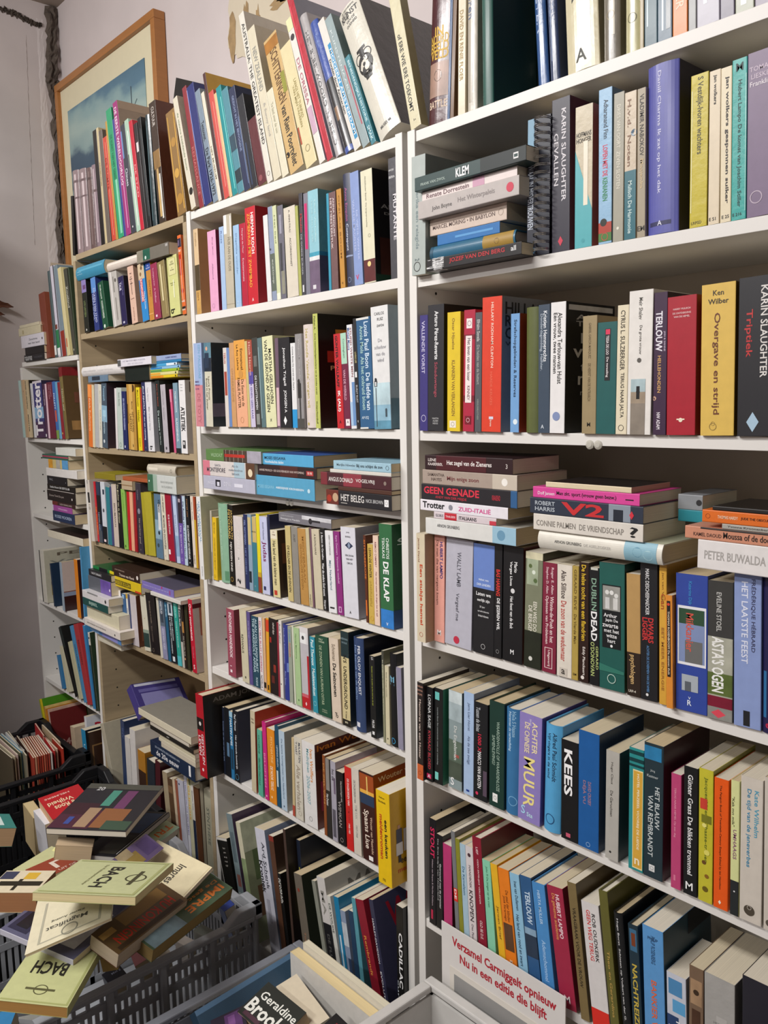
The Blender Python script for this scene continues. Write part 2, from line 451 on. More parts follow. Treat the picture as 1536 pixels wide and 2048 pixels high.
# position, colours, flags, kind, place, description, print and painted sheen streaks
PLACES_TXT = '''
R1:atop the right white bookcase:books standing atop the right bookcase
R2:on the right bookcase first shelf:books on the right bookcase first shelf
R3:on the right bookcase second shelf:books on the right bookcase second shelf
R4:on the right bookcase third shelf:books on the right bookcase third shelf
R5:on the right bookcase fourth shelf:books on the right bookcase fourth shelf
R6:on the right bookcase bottom shelf:books on the right bookcase lower shelf
M1:atop the middle white bookcase:tall books standing atop the middle bookcase
M2:on the middle white bookcase first shelf:books on the middle bookcase first shelf
M3:on the middle white bookcase second shelf:books on the middle bookcase second shelf
M5:on the middle white bookcase fourth shelf:books on the middle bookcase fourth shelf
M6:on the middle white bookcase fifth shelf:books on the middle bookcase fifth shelf
M7:on the middle white bookcase sixth shelf:books on the middle bookcase sixth shelf
B1:atop the wood-grain bookcase:tall books standing atop the wood-grain bookcase
B2:on the wood-grain bookcase first shelf:books on the wood-grain bookcase first shelf
B3:on the wood-grain bookcase second shelf:books on the wood-grain bookcase second shelf
B4:on the wood-grain bookcase third shelf:books on the wood-grain bookcase third shelf
B5:on the wood-grain bookcase fourth shelf:books on the wood-grain bookcase fourth shelf
W1:atop the low white corner bookcase:books standing atop the low bookcase
W2:on the low white bookcase first shelf:books on the low bookcase first shelf
W4:on the low white bookcase third shelf:books on the low bookcase third shelf
W4b:beside the orange spine, low white bookcase third shelf:books on the low bookcase third shelf
W5:on the low white bookcase fourth shelf:books on the low bookcase fourth shelf
M8:on the floor-level shelf of the middle bookcase:art books on the middle bookcase floor shelf
W6:on the floor under the low white bookcase:books standing under the low bookcase
GA:at the bottom of the wood-grain bookcase, back row:books behind the lying pile in the wood-grain bookcase
GB:at the bottom of the wood-grain bookcase, front row:books in front row at the wood-grain bookcase foot
R2s:in the pile on the right bookcase first shelf:pile of lying books on the first shelf
R4a:in the first pile on the right bookcase third shelf:first pile of lying books on the third shelf
R4b:in the tall pile on the right bookcase third shelf:second pile of lying books on the third shelf
R4c:in the pile cut by the photo edge, third shelf:third pile of lying books on the third shelf
R4d:set back between the lying piles, third shelf:set-back books on the third shelf
M4a:in the first pile on the middle bookcase third shelf:first pile on the middle bookcase third shelf
M4b:in the blue pile on the middle bookcase third shelf:second pile on the middle bookcase third shelf
M4c:in the pile beside the side panel, middle bookcase:third pile on the middle bookcase third shelf
M5s:lying across the upright books, middle bookcase:book lying across uprights
B2s:lying on the wood-grain bookcase first shelf:books lying on uprights of the first shelf
B2t:lying on the wood-grain bookcase first shelf:books lying on uprights of the first shelf
B2u:lying on the wood-grain bookcase first shelf:books lying on uprights of the first shelf
B3s:in the pile on the wood-grain bookcase second shelf:pile on the wood-grain bookcase second shelf
B3t:lying above uprights, wood-grain bookcase second shelf:books lying on uprights of the second shelf
B3u:beside pocket guides, wood-grain bookcase second shelf:books tipped beside the pocket guides
B4s:lying on uprights, wood-grain bookcase third shelf:books lying on uprights of the third shelf
B4o:lying on uprights, wood-grain bookcase third shelf:books lying on uprights of the third shelf
B4q:lying on uprights, wood-grain bookcase third shelf:books lying on uprights of the third shelf
W4s:above the uprights, low white bookcase third shelf:books above the uprights of the low third shelf
B4t:lying on uprights, wood-grain bookcase third shelf:books lying on uprights of the third shelf
B5a:in the toppling pile, wood-grain bookcase fourth shelf:toppling pile on the wood-grain bookcase fourth shelf
B5b:in the yellow pile, wood-grain bookcase fourth shelf:yellow pile on the wood-grain bookcase fourth shelf
B5c:in the violet pile, wood-grain bookcase fourth shelf:violet pile on the wood-grain bookcase fourth shelf
W1s:in the pile atop the low white corner bookcase:pile of books atop the low bookcase
W3:in the pile on the low white bookcase second shelf:pile of books on the low bookcase second shelf
GS:in the sagging pile in the wood-grain bookcase:sagging pile in the wood-grain bookcase
F0:lying in the wood-grain bookcase:
F1:lying on the grey crate:books piled on the grey crate
F2:in the black crate:books lying in the black crate
F3:in the blue-grey crate:books in the blue-grey crate
F4:standing in the black crate below the low bookcase:thin booklets standing in the black crate
F5:propped behind the tall books:
'''
BOOKS_TXT = '''
U,-1.094,.006,2.02,.0556,.0479,.2,.31|4a2026/3a1a1e|hrg|hardback_book|R1|maroon dust-jacketed hardback with military photo|H IN@d8b040 .52 .5 .05; H NOORD@d8b040 .56 .5 .05 ; H BEELD@d8b040 .6 .5 .05; H VELD@d8b040 .64 .5 .05; R a08070 .68 .86; H BATTLE@e0c8b0 .9 .5 .04; D 6a5040 .75 .5 .4
U,-1.0444,.006,2.0176,.0513,.0061,.1914,.29|1f4a78|g|art_book|R1|thin blue book in shadow|
U,-1.0377,.006,2.0178,.0518,.0088,.1848,.28|6a4a2a||art_book|R1|thin brown book in shadow|
U,-1.0191,.006,2.0176,.0182,.0166,.198,.3|d8cbb0|g|art_book|R1|cream slip-jacketed narrow book, gold lettering|T DAVID EN RENIE FLOER@a08850 .45 .82 .45 .5
U,-.9993,.006,2.0175,.0085,.0213,.1914,.29|c9c3b5|rg|art_book|R1|grey-cream cloth book beside green volume|T isteren@5a6a8a .3 .5 .4 .5; R b0a898 .5 .95 .25 .6
U,-.9628,.003,2.0173,-.0117,.0228,.198,.3|24564c/17392f|hr|hardback_book|R1|bare dark green cloth hardback|
U,-.9396,.12,2.0175,.0085,.0226,.165,.27|15140f/15140f||art_book|R1|dark photo book pushed far back|R 8a8a80 .66 .74 .2 .5
U,-.8507,.006,2.0173,-.0719,.0204,.198,.3|2a5288/1c3560|hrg|hardback_book|R1|glossy blue hardback reading LEVEN|T LEVEN@c8d4e8 .52 .74 .5 .55
U,-.8267,.006,2.0173,-.0663,.0173,.1914,.29|27375a|hrg|hardback_book|R1|glossy navy hardback beside the blue one|T MARTEN@8090b0 .5 .7 .5 .5; R 8a9ab8 .3 .9 .3 .42
U,-.7974,.006,2.0173,-.0574,.0564,.2,.31|d4cbaa/b8ae8c|hrg|hardback_book|R1|thick shiny cream hardback with large D E R|T DER@3a3a34 .5 .68 .4 .3; H A@3a3a34 .93 .5 .06; R f2efe0 .2 .86 .62 .8
U,-.7331,.006,2.0173,-.027,.0266,.1848,.28|7a7468|hrg|hardback_book|R1|grey-brown worn leather volume|R c8c0ac .3 .88 .55 .75; O a89878 .78 .5 .5
U,-.6971,.006,2.0173,-.0215,.0236,.1782,.27|c2bd92|hrg|hardback_book|R1|pale olive volume with ring emblem|T mult@5a5a40 .55 .68 .5 .35; O 6a6848 .83 .5 .6
U,-.6731,.006,2.0173,-.0215,.0062,.1716,.26|a89a78|g|art_book|R1|narrow beige book near olive volume|
U,-.6655,.006,2.0173,-.0255,.0192,.1716,.26|3c5a66|g|art_book|R1|dark teal glossy book|R 8aa8b0 .4 .9 .2 .3; R 26343c .5 .7 .5 .9
U,-.6456,.006,2.0173,-.0267,.0214,.1782,.27|4a6274|g|art_book|R1|blue-grey glossy book next to orange|R 9ab0c0 .3 .95 .3 .42; R 26343c .6 .95 .6 .9
U,-.6231,.006,2.0173,-.0291,.0211,.1782,.27|d8782c|g|art_book|R1|orange paperback lettered in white|T NIMMESTER@f4e0c8 .55 .88 .5 .55
U,-.6006,.006,2.0173,-.0328,.0111,.165,.25|8a8a8a|g|art_book|R1|narrow grey book right of orange|R a04838 .78 .84 .3 .8
U,-.5885,.006,2.0173,-.0352,.0308,.1782,.27|a8a4b0|g|art_book|R1|silver-grey shrink-wrapped book|R d8d4e0 .5 .9 .3 .45
U,-.5567,.006,2.0173,-.0374,.0187,.1716,.26|6e6878|g|art_book|R1|dark grey-violet shrink-wrapped book|R 8e88a0 .4 .8 .5 .7
U,-.5367,.006,2.0173,-.0405,.0237,.1782,.27|a6aa98|g|art_book|R1|pale green-grey shrink-wrapped book|R dcdccc .6 .97 .3 .6
U,-.5117,.006,2.0173,-.0438,.0255,.1782,.27|8a8090|g|art_book|R1|mauve-grey book at the frame edge|
U,-1.1166,-.014,1.7628,.0149,.0348,.1349,.2044|a9b2ae/98a09a||paperback_book|R2|pale grey upright book beside stack|T Amerika een reisgids@7a8a8c .2 .78 .4 .3; O 3a3a38 .93 .4 .5; T 2@5a6a6c .86 .88 .4 .3
U,-.8673,.002,1.7626,.0065,.0446,.1372,.2079|1f2230/1a1a22|S|notebook|R2|spiral-bound dark notebook with wire coil|T IK VERDWAAL IN MISVERTROUWEN@b8c0cc .2 .8 .16 .24; D 6aa0c8 .96 .3 .2; R 7aa0b8 .0 .2 .02 .3
U,-.8194,.004,1.7623,-.008,.0333,.1491,.2259|2b2836/54243c||paperback_book|R2|black paperback titled GEVALLEN|T KARIN SLAUGHTER@d8d4d8 .07 .67 .67 .25; T GEVALLEN@d8d4d8 .22 .56 .25 .25; E c8324a .93 .5 .28
U,-.7767,.004,1.7623,-.0052,.0305,.1349,.2044|c6baa0/b04a34|g|paperback_book|R2|cream and teal paperback titled HONGER|G 57adb4 .3 1; H HOFFMANS@3a3428 .2 .5 .035; H HONGER@3a3428 .24 .5 .035; R e8e0cc .25 .7 .5 .75; D 4aa0a8 .95 .5 .2
U,-.7344,.004,1.7623,-.0137,.0223,.1439,.218|8fb6d4/7a94a8|g|paperback_book|R2|sky-blue paperback about running Kenyans|T Adharanand Finn@2a3a48 .07 .32 .55 .34; T LOPEN MET DE@d8284a .36 .56 .5 .36; T KENIANEN@2f8a50 .57 .72 .5 .36; R b04030 .86 .93; R 4a7a3a .93 .985; D 2a2a24 .86 .4 .5; O c84040 .955 .5 .5
U,-.7101,.004,1.7623,-.0085,.0171,.1361,.2062|a09c8c||paperback_book|R2|plain grey-taupe paperback ZEVEN SLOTEN|T DRIES VAN OORT  ZEVEN SLOTEN@d8d4c4 .08 .64 .5 .36; D e0dccc .91 .5 .25
U,-.6911,.004,1.7623,-.014,.0186,.1335,.2023|cbbba4|g|paperback_book|R2|half beige, half teal paperback|R 2f6a76 .53 1; D 3a5a70 .28 .8 .5; T Mulisch De Harmonie@c8dcd8 .6 .96 .5 .34; T H.v.d.  Noten@8a6a54 .05 .5 .4 .3
U,-.6703,.004,1.7623,-.018,.013,.1334,.2021|a29680||paperback_book|R2|brown-grey paperback titled Masjenka|T VLADIMIR NABOKOV@2c261e .04 .45 .55 .5; T Masjenka@c8b088 .47 .67 .5 .5; H EM@2c261e .94 .5 .035
U,-.6558,.004,1.7623,-.0233,.0467,.1493,.2263|5558a4/2f2c3c|hr|hardback_book|R2|thick violet-blue hardback with handwritten title|T Daniil Charms Ik zat op het dak@c8c8e4 .04 .76 .42 .15; R 2a2c58 .925 .95 .1 .8; H A@e0e0f0 .935 .45 .03
U,-.5903,.004,1.7623,-.0175,.0246,.1295,.1962|c2b22c/8a7a2a|g|paperback_book|R2|yellow paperback titled Ivoren wachters|T S Vestdijk-Ivoren wachters@4a4420 .02 .52 .5 .42; R f0ecc0 .1 .9 .06 .1; H LRPSD@6a6020 .97 .4 .02
U,-.5638,.004,1.7623,-.0204,.0152,.1284,.1945|dccdb2||paperback_book|R2|narrow cream paperback with short black lettering|T jan wolkers@2c2620 .03 .22 .5 .36; H E 51@2c2620 .965 .4 .022
U,-.5471,.004,1.7623,-.0266,.0145,.128,.1939|e0d3b4||paperback_book|R2|cream paperback titled gesponnen suiker|T jan wolkers gesponnen suiker@221c18 .06 .88 .58 .4; H E 25@2c2620 .965 .5 .022
U,-.5319,.004,1.7623,-.0277,.0191,.1314,.199|35a49c|g|paperback_book|R2|turquoise paperback with big M|H M@123838 .05 .5 .05; T Hubert Lampo De komst van Joachim Stiller@0e3c3c .13 .92 .5 .34; H E 216@123838 .965 .4 .02; R a8e0d8 .1 .95 .93 .97
U,-.5116,.004,1.7623,-.0296,.0401,.1326,.2009|76637f/5a4a60||paperback_book|R2|wide mauve hardback at the frame edge|H TOMAS@c8b8c8 .1 .4 .03; H LIESKE@c8b8c8 .145 .4 .03; H Franklin@e0d8e0 .19 .4 .03; O b8a8b8 .88 .3 .4
U,-1.1115,-.004,1.4827,.0188,.0205,.1381,.2093|3b3478||paperback_book|R3|dark violet paperback titled VALLENDE VORST|T VALLENDE VORST@c8c4e0 .05 .5 .45 .4; O c8c4e0 .89 .5 .6
U,-1.0906,-.004,1.4831,.0188,.04,.1484,.2248|26262b/17130f||paperback_book|R3|black paperback titled Schaduwtango|T Arturo Pérez-Reverte@e0e0e0 .05 .43 .55 .24; T Schaduwtango@a84858 .45 .73 .5 .24; H MARTIN@b8b8b8 .9 .5 .014; H ALDEM@b8b8b8 .92 .5 .014; H INDOS@b8b8b8 .94 .5 .014
U,-1.0413,-.004,1.4828,.015,.0314,.1373,.208|e0c22a/c8a820||paperback_book|R3|bright yellow paperback titled Klanken van verlangen|T Oscar Hijuelos@8a6a28 .05 .31 .45 .27; T KLANKEN VAN VERLANGEN@8a6a28 .4 .87 .48 .25; R f0e8d8 .91 .97 .2 .7; O 5a4a30 .94 .45 .25
U,-1.0032,-.004,1.4829,.0244,.0259,.1375,.2084|b02440||paperback_book|R3|red patterned paperback with white title plate|R 7a1428 .2 .24; R 7a1428 .7 .75; R f0e4e0 .07 .15 .25 .75; O 5a2030 .11 .5 .35; R f0e4e0 .21 .76 .2 .75; T Het leven van een loser@3a2028 .23 .58 .5 .3; T KINNEY@6a3a48 .62 .74 .5 .24; R 7a0f24 .87 .94 .2 .75; O f0d8d8 .905 .48 .3
U,-.9757,-.004,1.4826,.0183,.0151,.1335,.2022|55575c||paperback_book|R3|slim dark grey paperback beside red|T Efraïm Sevela@c8c8c4 .06 .24 .5 .45; T De helden van de huttert@a8a8a4 .27 .6 .5 .4; T WERELDBIBLIOTHEEK@98a098 .72 .9 .5 .24
U,-.9596,-.004,1.483,.0162,.0428,.1484,.2248|dc4128/85868c||paperback_book|R3|orange-red paperback with small white lettering|T HILLARY RODHAM CLINTON@f4d8c8 .04 .52 .53 .13; T HARDE KEUZES@e86a50 .55 .8 .5 .12; R d8d8e8 .885 .905 .4 .62; T bruna@f4d8c8 .91 .96 .5 .1; F HILLARY@26262a .04 .13 .06 .9; F RODHAM@26262a .135 .22 .06 .9; F CLINTON@26262a .225 .31 .06 .9; F WIJ@3a3a40 .33 .37 .06 .3
U,-.8961,-.004,1.4825,.0088,.0183,.1274,.1931|74a4d6/a43c2a||paperback_book|R3|light blue paperback Strafschopgebieden en Reserves|T Strafschopgebieden & Reserves@1c3450 .05 .7 .5 .42; D e0ecf4 .91 .6 .5
U,-.8656,-.004,1.4823,.0006,.0267,.1323,.2004|5b6333|hr|hardback_book|R3|plain olive-green cloth hardback|
U,-.838,-.004,1.4823,-.0021,.0222,.1333,.2019|3c4b5c||paperback_book|R3|slate-blue paperback titled Donderdagmiddag. Halfvier|T Kristien Hemmerechts@e8ecf0 .05 .44 .62 .32; T Donderdagmiddag. Halfvier.@a8b4c0 .07 .51 .28 .3; H A@d8e0e8 .95 .4 .03
U,-.8153,-.004,1.4825,.0066,.0283,.134,.203|e9e7e6/16171a||paperback_book|R3|white paperback, black photo cover, twee mannen|T Alexandra Terlouw-van Hulst@22201e .08 .62 .63 .3; T Eén vrouw, twee mannen@22201e .08 .54 .3 .28; D 8090b8 .87 .45 .5; F Alexa@c0c0c0 .09 .13 .2 .9; F Terlou@c0c0c0 .14 .18 .2 .9; F Eén@e0e0e0 .23 .31 .3 .9; F vrou@e0e0e0 .35 .42 .15 .9; F twee@e0e0e0 .46 .53 .3 .9; F man@e0e0e0 .56 .63 .25 .9; F roman@b0b0b0 .68 .71 .3 .7; Q d0d0d0 .02 .06 .05 .95
U,-.7544,-.004,1.4823,-.0003,.0252,.1169,.1771|9c8a66/8a7858||pocket_book|R3|tan paperback with letter M|T GABRIEL GARCIA MARQUEZ@6a5a3c .06 .36 .5 .2; T DE HERFST VAN DE PATRIARCH@6a5a3c .4 .72 .5 .2; H M@2a2418 .92 .5 .035
U,-.7288,-.004,1.4825,.0053,.0333,.11,.1652|1f5c5a||pocket_book|R3|dark teal paperback with black title plate|R 16181c .06 .52 .4 .68; R d83458 .065 .11 .43 .65; T TESSA DE LOO@e8e0e0 .12 .29 .53 .14; T De tweeling@e8e0e0 .31 .49 .53 .14
U,-.6947,-.004,1.4824,.0029,.0185,.1235,.1872|e3d8bc||pocket_book|R3|cream paperback titled Terug naar Jalta|T CYRUS L. SULZBERGER@3a3428 .04 .5 .5 .4; T TERUG NAAR JALTA@3a3428 .52 .87 .5 .4; O 3a3428 .95 .5 .5
U,-.6754,-.004,1.4823,.0008,.038,.1354,.2052|e6e2dc/d8d4cc||paperback_book|R3|white paperback with sea photo strip|T Meir Shalev@5a5650 .05 .2 .5 .16; T De grote vrouw@5a5650 .24 .44 .5 .14; D 5a5650 .48 .47 .18; R a8bcc0 .61 .7 .14 .76; R a0907c .7 .78 .14 .76; R 8a8074 .78 1. .14 .76; D 18181a .7 .45 .16; R 18181a .66 .75 .38 .52
U,-.6333,-.004,1.4823,-.0113,.0201,.1312,.1988|3c2440/2a1828||paperback_book|R3|purple-black paperback titled HELLEHONDEN|T TERLOUW@e8e4ec .13 .41 .4 .52; T JAN & SANNE@c8b8cc .27 .41 .82 .16; T HELLEHONDEN@d8a868 .44 .7 .45 .26; T NW ADAM@f0e8f0 .84 .96 .42 .28; D c8a088 .74 .1 .3
U,-.6119,-.004,1.4823,-.0167,.0427,.1256,.1903|a81a2c/7a1220||paperback_book|R3|thick red hardback with tiny bee emblem|H HARRY MULISCH@f0c8c8 .09 .5 .013; H DE ONTDEKKING@f0c8c8 .12 .5 .013; H VAN DE HEMEL@f0c8c8 .145 .5 .013; D f0e0c8 .89 .5 .14; R f0e0c8 .88 .89 .36 .64
U,-.5614,-.004,1.4823,-.021,.0467,.1327,.2011|dcb859/8a6a20||paperback_book|R3|thick golden paperback titled Overgave en strijd|H Ken@3a3020 .06 .5 .035; H Wilber@3a3020 .115 .5 .035; T Overgave en strijd@6a3820 .19 .86 .45 .23; O 9a8040 .94 .38 .22; O 9a8040 .92 .38 .12
U,-.5102,-.004,1.4823,-.0222,.054,.1347,.2041|212126/15151a||paperback_book|R3|wide black paperback titled Triptiek|T KARIN SLAUGHTER@e0dcd8 .06 .63 .62 .17; T Triptiek@c03030 .2 .5 .25 .2; E a8c4d8 .91 .38 .3
U,-1.1045,-.025,1.0854,.0044,.0224,.1369,.2074|d5c8ac/b49a78||paperback_book|R4|cream paperback with orange-red title, far left|T Janina David@8a5a40 .04 .26 .28 .24; T Een stukje hemel@c8502c .28 .84 .52 .42; O b04828 .93 .5 .4
U,-1.0817,-.002,1.0857,.0156,.0263,.1351,.2047|e8a596/e0988a||paperback_book|R4|salmon-pink paperback with letter M|T HUBERT LAMPO@3c3278 .06 .4 .7 .28; T De man die van nergens kwam@7a5048 .05 .65 .3 .26; H M@f8f0ec .91 .5 .05
U,-1.0542,-.002,1.0875,.0334,.0662,.1333,.202|b9b8c4/a8a8b4||paperback_book|R4|thick pale grey paperback titled Vergeef me|T WALLY LAMB@5a5a64 .12 .44 .5 .15; T Vergeef me@5a5a64 .5 .76 .45 .15; D c03048 .94 .45 .22
U,-.9833,-.002,1.086,.0148,.0487,.1317,.1995|1d1d20/1a1a1c||paperback_book|R4|black paperback, blue upper panel|R 6a86c8 .0 .4; H FRÉNK VAN@e0e8f4 .32 .5 .02; H DER LINDEN@e0e8f4 .365 .5 .02; H Laten we@f0f0f0 .45 .5 .034; H eerlijk zijn@f0f0f0 .51 .5 .034; H 25 jaar@d0d0d0 .57 .45 .022; H spraakmakende@d0d0d0 .61 .5 .02; H interviews@d0d0d0 .65 .5 .02; O c8c8c8 .93 .5 .2
U,-.9342,-.002,1.0856,.0148,.0171,.1348,.2042|17171a||paperback_book|R4|slim black paperback titled De ijzeren wil|T BAS HARING@d83830 .22 .45 .5 .5; T DE IJZEREN WIL@e8e8e8 .47 .75 .5 .5; O a8a8a8 .94 .5 .4
U,-.9145,-.002,1.0859,.013,.0434,.1344,.2037|141417/542018||paperback_book|R4|black paperback with white M|T Mario@f0f0f0 .13 .22 .64 .16; T Vargas Llosa@f0f0f0 .13 .34 .4 .16; D d8d8d8 .38 .5 .2; T Het feest van de Bok@e8e8e8 .43 .71 .45 .16; H M@f4f4f4 .91 .5 .04
U,-.8671,-.002,1.0859,.0183,.0355,.1313,.199|7c8068/4a4a38||paperback_book|R4|floral grey-green paperback titled De bergen|R d2ccac 0 .06; R a4b094 .06 .28 .1 .75; D 58683c .12 .3 .2; D e0e8d8 .17 .5 .2; D 586c40 .24 .6 .22; T EEN WEG DOOR@e8e4d4 .42 .74 .62 .22; T DE BERGEN@e8e4d4 .46 .7 .35 .22; R 23281c .68 1.; D d8d8d0 .92 .4 .22
U,-.8291,-.002,1.0855,.0074,.0281,.1226,.1858|80243c/681a30||pocket_book|R4|maroon paperback with boxed emblem|T Roger E. Allen@e8c8cc .04 .28 .68 .22; T Stephen D. Allen@e8c8cc .04 .28 .32 .22; T Winnie-de-Poeh en het@f0d4d4 .3 .72 .68 .26; T Oplossen van Problemen@f0d4d4 .3 .74 .32 .26; R f0dcd8 .77 .96 .2 .76; R 80243c .775 .955 .24 .72; T Uitgeverij@f0dcd8 .79 .94 .5 .2
U,-.7987,-.002,1.0853,-.003,.029,.1229,.1863|e0d8cb/c8c0b0||pocket_book|R4|off-white paperback with red title De zoon|T Alan Sillitoe@3a2c28 .05 .3 .45 .34; T De zoon van de weduwnaar@b84840 .32 .86 .45 .36; R c8c0b4 .92 .99 .2 .72; H a@2a2420 .955 .45 .045
U,-.7693,-.002,1.0853,-.0034,.0121,.1236,.1873|b39a4c||pocket_book|R4|narrow gold-olive paperback|T GERARD REVE@6a5420 .03 .38 .5 .4; T De Vierde Man@6a5420 .42 .68 .5 .4; H EM@4a3c18 .95 .5 .02
U,-.7554,-.002,1.0853,-.0108,.0181,.1286,.1949|2c1812||paperback_book|R4|dark brown paperback with yellow title Flandrien|T De helse tocht van een flandrien@e8c030 .02 .65 .5 .45; T Eddy Planckaert@e8e0d8 .7 .94 .5 .34; D e8e0d8 .96 .4 .35
U,-.7351,-.002,1.0853,-.0203,.0181,.1248,.1891|141618||pocket_book|R4|black paperback titled DUBLIN DEAD|R c8c8bc 0 .02 .2 .9; T DUBLIN@8cb098 .09 .36 .5 .5; T DEAD@f4f4f4 .37 .62 .5 .6; T O'DONOVAN@b8c87c .63 .92 .35 .4; T GERARD@b8c87c .66 .86 .8 .24
U,-.7165,-.002,1.0853,-.0203,.0445,.132,.2001|1f5a52/154038||paperback_book|R4|teal hardback with black photo panels|R 14181a .17 .67 .12 .86; R 9a9a94 .18 .37 .15 .83; D dcdcd8 .23 .32 .16; D e4e4e0 .23 .5 .16; D dcdcd8 .25 .68 .16; R e0e0dc .27 .36 .25 .42; R d4d4d0 .27 .36 .56 .74; H Arthur@e8e8e8 .41 .45 .03; H Japin De@e8e8e8 .45 .5 .03; H zwarte@e8e8e8 .49 .45 .03; H met het@e8e8e8 .53 .5 .03; H witte@e8e8e8 .57 .5 .03; H hart@e8e8e8 .61 .5 .03; D e8e8e8 .65 .5 .1; G 2f7464 .8 .86; O b8d0c4 .91 .5 .34
U,-.6675,-.002,1.0853,-.0282,.0231,.1245,.1887|b8935c/1c1712||pocket_book|R4|tan and dark paperback reading psychologen|R 2a1c12 .64 1.; T psychologen@d8b478 .66 .9 .4 .44; H LRP-4@e0d8c8 .96 .4 .02
U,-.6441,-.002,1.0853,-.0282,.0278,.1387,.2102|1b1c20/2a2420||paperback_book|R4|black paperback titled DWARSLIGGER|T MARC DESCHEEMAECKER@e0e0e0 .05 .38 .42 .22; T DWARS@c83434 .4 .58 .62 .32; T LIGGER@c83434 .4 .57 .28 .32; T ACHTER DE SCHERMEN VAN DE NMBS@5a88b8 .6 .94 .45 .15; D e0e0e0 .96 .4 .16
U,-.6136,-.002,1.0853,-.0268,.0117,.1391,.2108|d4a23c/b08428||paperback_book|R4|ochre paperback with vertical title Can|T Jan van Veen@8a5c20 .06 .28 .5 .3; T Can@a85020 .21 .32 .55 .6; T EET MEER ENERGIE@a06828 .45 .9 .5 .35
U,-.598,-.009,1.0853,-.0365,.0104,.1107,.1677|db8c34||slim_paperback|R4|short orange paperback with black strip|R 1c1614 .05 .72 .2 .72; D d84030 .08 .45 .4; T THOMAS ROSENBOOM De mensen thuis@e8d8c0 .14 .7 .46 .28
U,-.5871,-.002,1.0853,-.0273,.0477,.1325,.2008|31489c/26387c||paperback_book|R4|thick royal-blue paperback with pasted snapshot|R e8e8ec .23 .66 .06 .96; R 8090b8 .25 .64 .1 .92; R 2c4c34 .25 .36 .1 .9; R 6a6a68 .48 .64 .3 .85; T Katarina Dijk@3c8cc8 .05 .22 .45 .14; T Mikkanier@d05848 .28 .56 .45 .24; R a8b0b8 .73 .85 .2 .72; R 5a6068 .78 .85 .3 .5; H V@e0e8f4 .9 .45 .02; H R@e0e8f4 .935 .45 .04
U,-.5387,-.002,1.0853,-.0288,.0358,.1304,.1976|3a3a38/6a6a60||paperback_book|R4|grey photo paperback titled ASTA'S OGEN|T EVELINE STOEL@c0c0bc .08 .36 .45 .2; R a8a898 .4 .86; R 5a6a34 .66 .82; T ASTA'S OGEN@f0f0ec .4 .8 .42 .5; R 7a1830 .83 .91; R 8a8a84 .91 1.; E d84858 .955 .45 .6
U,-.5006,-.002,1.0853,-.0339,.0369,.1404,.2128|8a9ccc/7484b4||paperback_book|R4|pale lavender-blue paperback titled HET LAATSTE FEEST|T FRÉDÉRIQUE HÉBRARD@3a3c5c .03 .5 .72 .2; T HET LAATSTE FEEST@e0e4f4 .05 .58 .4 .24; R 1c1c20 .89 .99 .36 .6
U,-.4631,-.002,1.0853,-.0345,.0228,.1408,.2134|1f1c48|hr|hardback_book|R4|dark indigo paperback at the frame edge|D b02040 .95 .4 .3; R 2a6a9a .6 .9 .1 .3
U,-1.1109,-.024,.8076,.0162,.0167,.1296,.1963|241c1c/2a2020||paperback_book|R5|black paperback with orange foot, leftmost|H FARAH@b88a78 .04 .5 .02; H EMMA@b88a78 .08 .5 .02; H POPE@b88a78 .12 .5 .02; T Memoires van een Huzaar@d8c4b8 .17 .78 .5 .3; R c86030 .84 1.; O 5a2818 .93 .5 .5
U,-1.0938,-.016,.8076,.0162,.0172,.1251,.1896|141416||pocket_book|R5|black paperback titled KWAAD BLOED|T LORNA SAGE@d8d8d8 .08 .43 .5 .42; T KWAAD BLOED@b83c48 .46 .87 .5 .42; R c02858 .92 .97 .1 .8; H A@f0e0e8 .945 .45 .035
U,-1.0761,-.012,.8077,.0162,.0225,.1259,.1908|131517/2f7a5c||paperback_book|R5|black paperback with two mint labels|R 6ac0b8 .04 .12 .1 .6; R 7accc0 .88 .96 .1 .5; T Laurens Bauer Een ontroerende roman over vriendschap@98a0a0 .2 .8 .4 .18
U,-1.0453,-.004,.8077,.0119,.0338,.1269,.1922|8a9a9c/3c4644||paperback_book|R5|grey mountain-landscape paperback|R c8d4d8 .0 .12; R a8b8bc .12 .3; R 5a6a5c .5 .72; R 4a5448 .72 .9; R a05048 .64 .67 .5 .8; T De Engelsman@d4d8d4 .35 .7 .5 .3; H S@f0f0f0 .93 .3 .08
U,-1.0073,-.004,.8077,.0144,.0246,.1312,.1988|a8c0e0/8898b8||paperback_book|R5|pale blue paperback titled Als de zee zwijgt|T Jørn Lier Horst@5a6a8a .1 .37 .5 .3; T Als de zee zwijgt@5a6a8a .42 .7 .5 .32; R 1c3c8c .95 .97 .3 .6
U,-.9816,-.004,.8078,.0154,.0324,.123,.1864|15171c/20181c||pocket_book|R5|black paperback about a footballer, red lettering|T Tussen de linies@b8bcc0 .05 .3 .3 .3; T 1000 X@d83048 .32 .5 .42 .26; T MARCO VAN BASTEN@f0f0f0 .5 .88 .42 .26; D d83860 .94 .25 .2; R 584858 .68 .94 .7 .98
U,-.9441,-.004,.8076,.0085,.0345,.1308,.1981|173830/122a24|h|hardback_book|R5|dark green hardback titled Waardenvolle Samenleving|T WAARDENVOLLE OF WAARDENLOZE@98b0a0 .18 .84 .6 .2; T SAMENLEVING?@98b0a0 .32 .6 .3 .2; R f0f0ec .87 .95 .25 .58; O 26302c .91 .42 .2
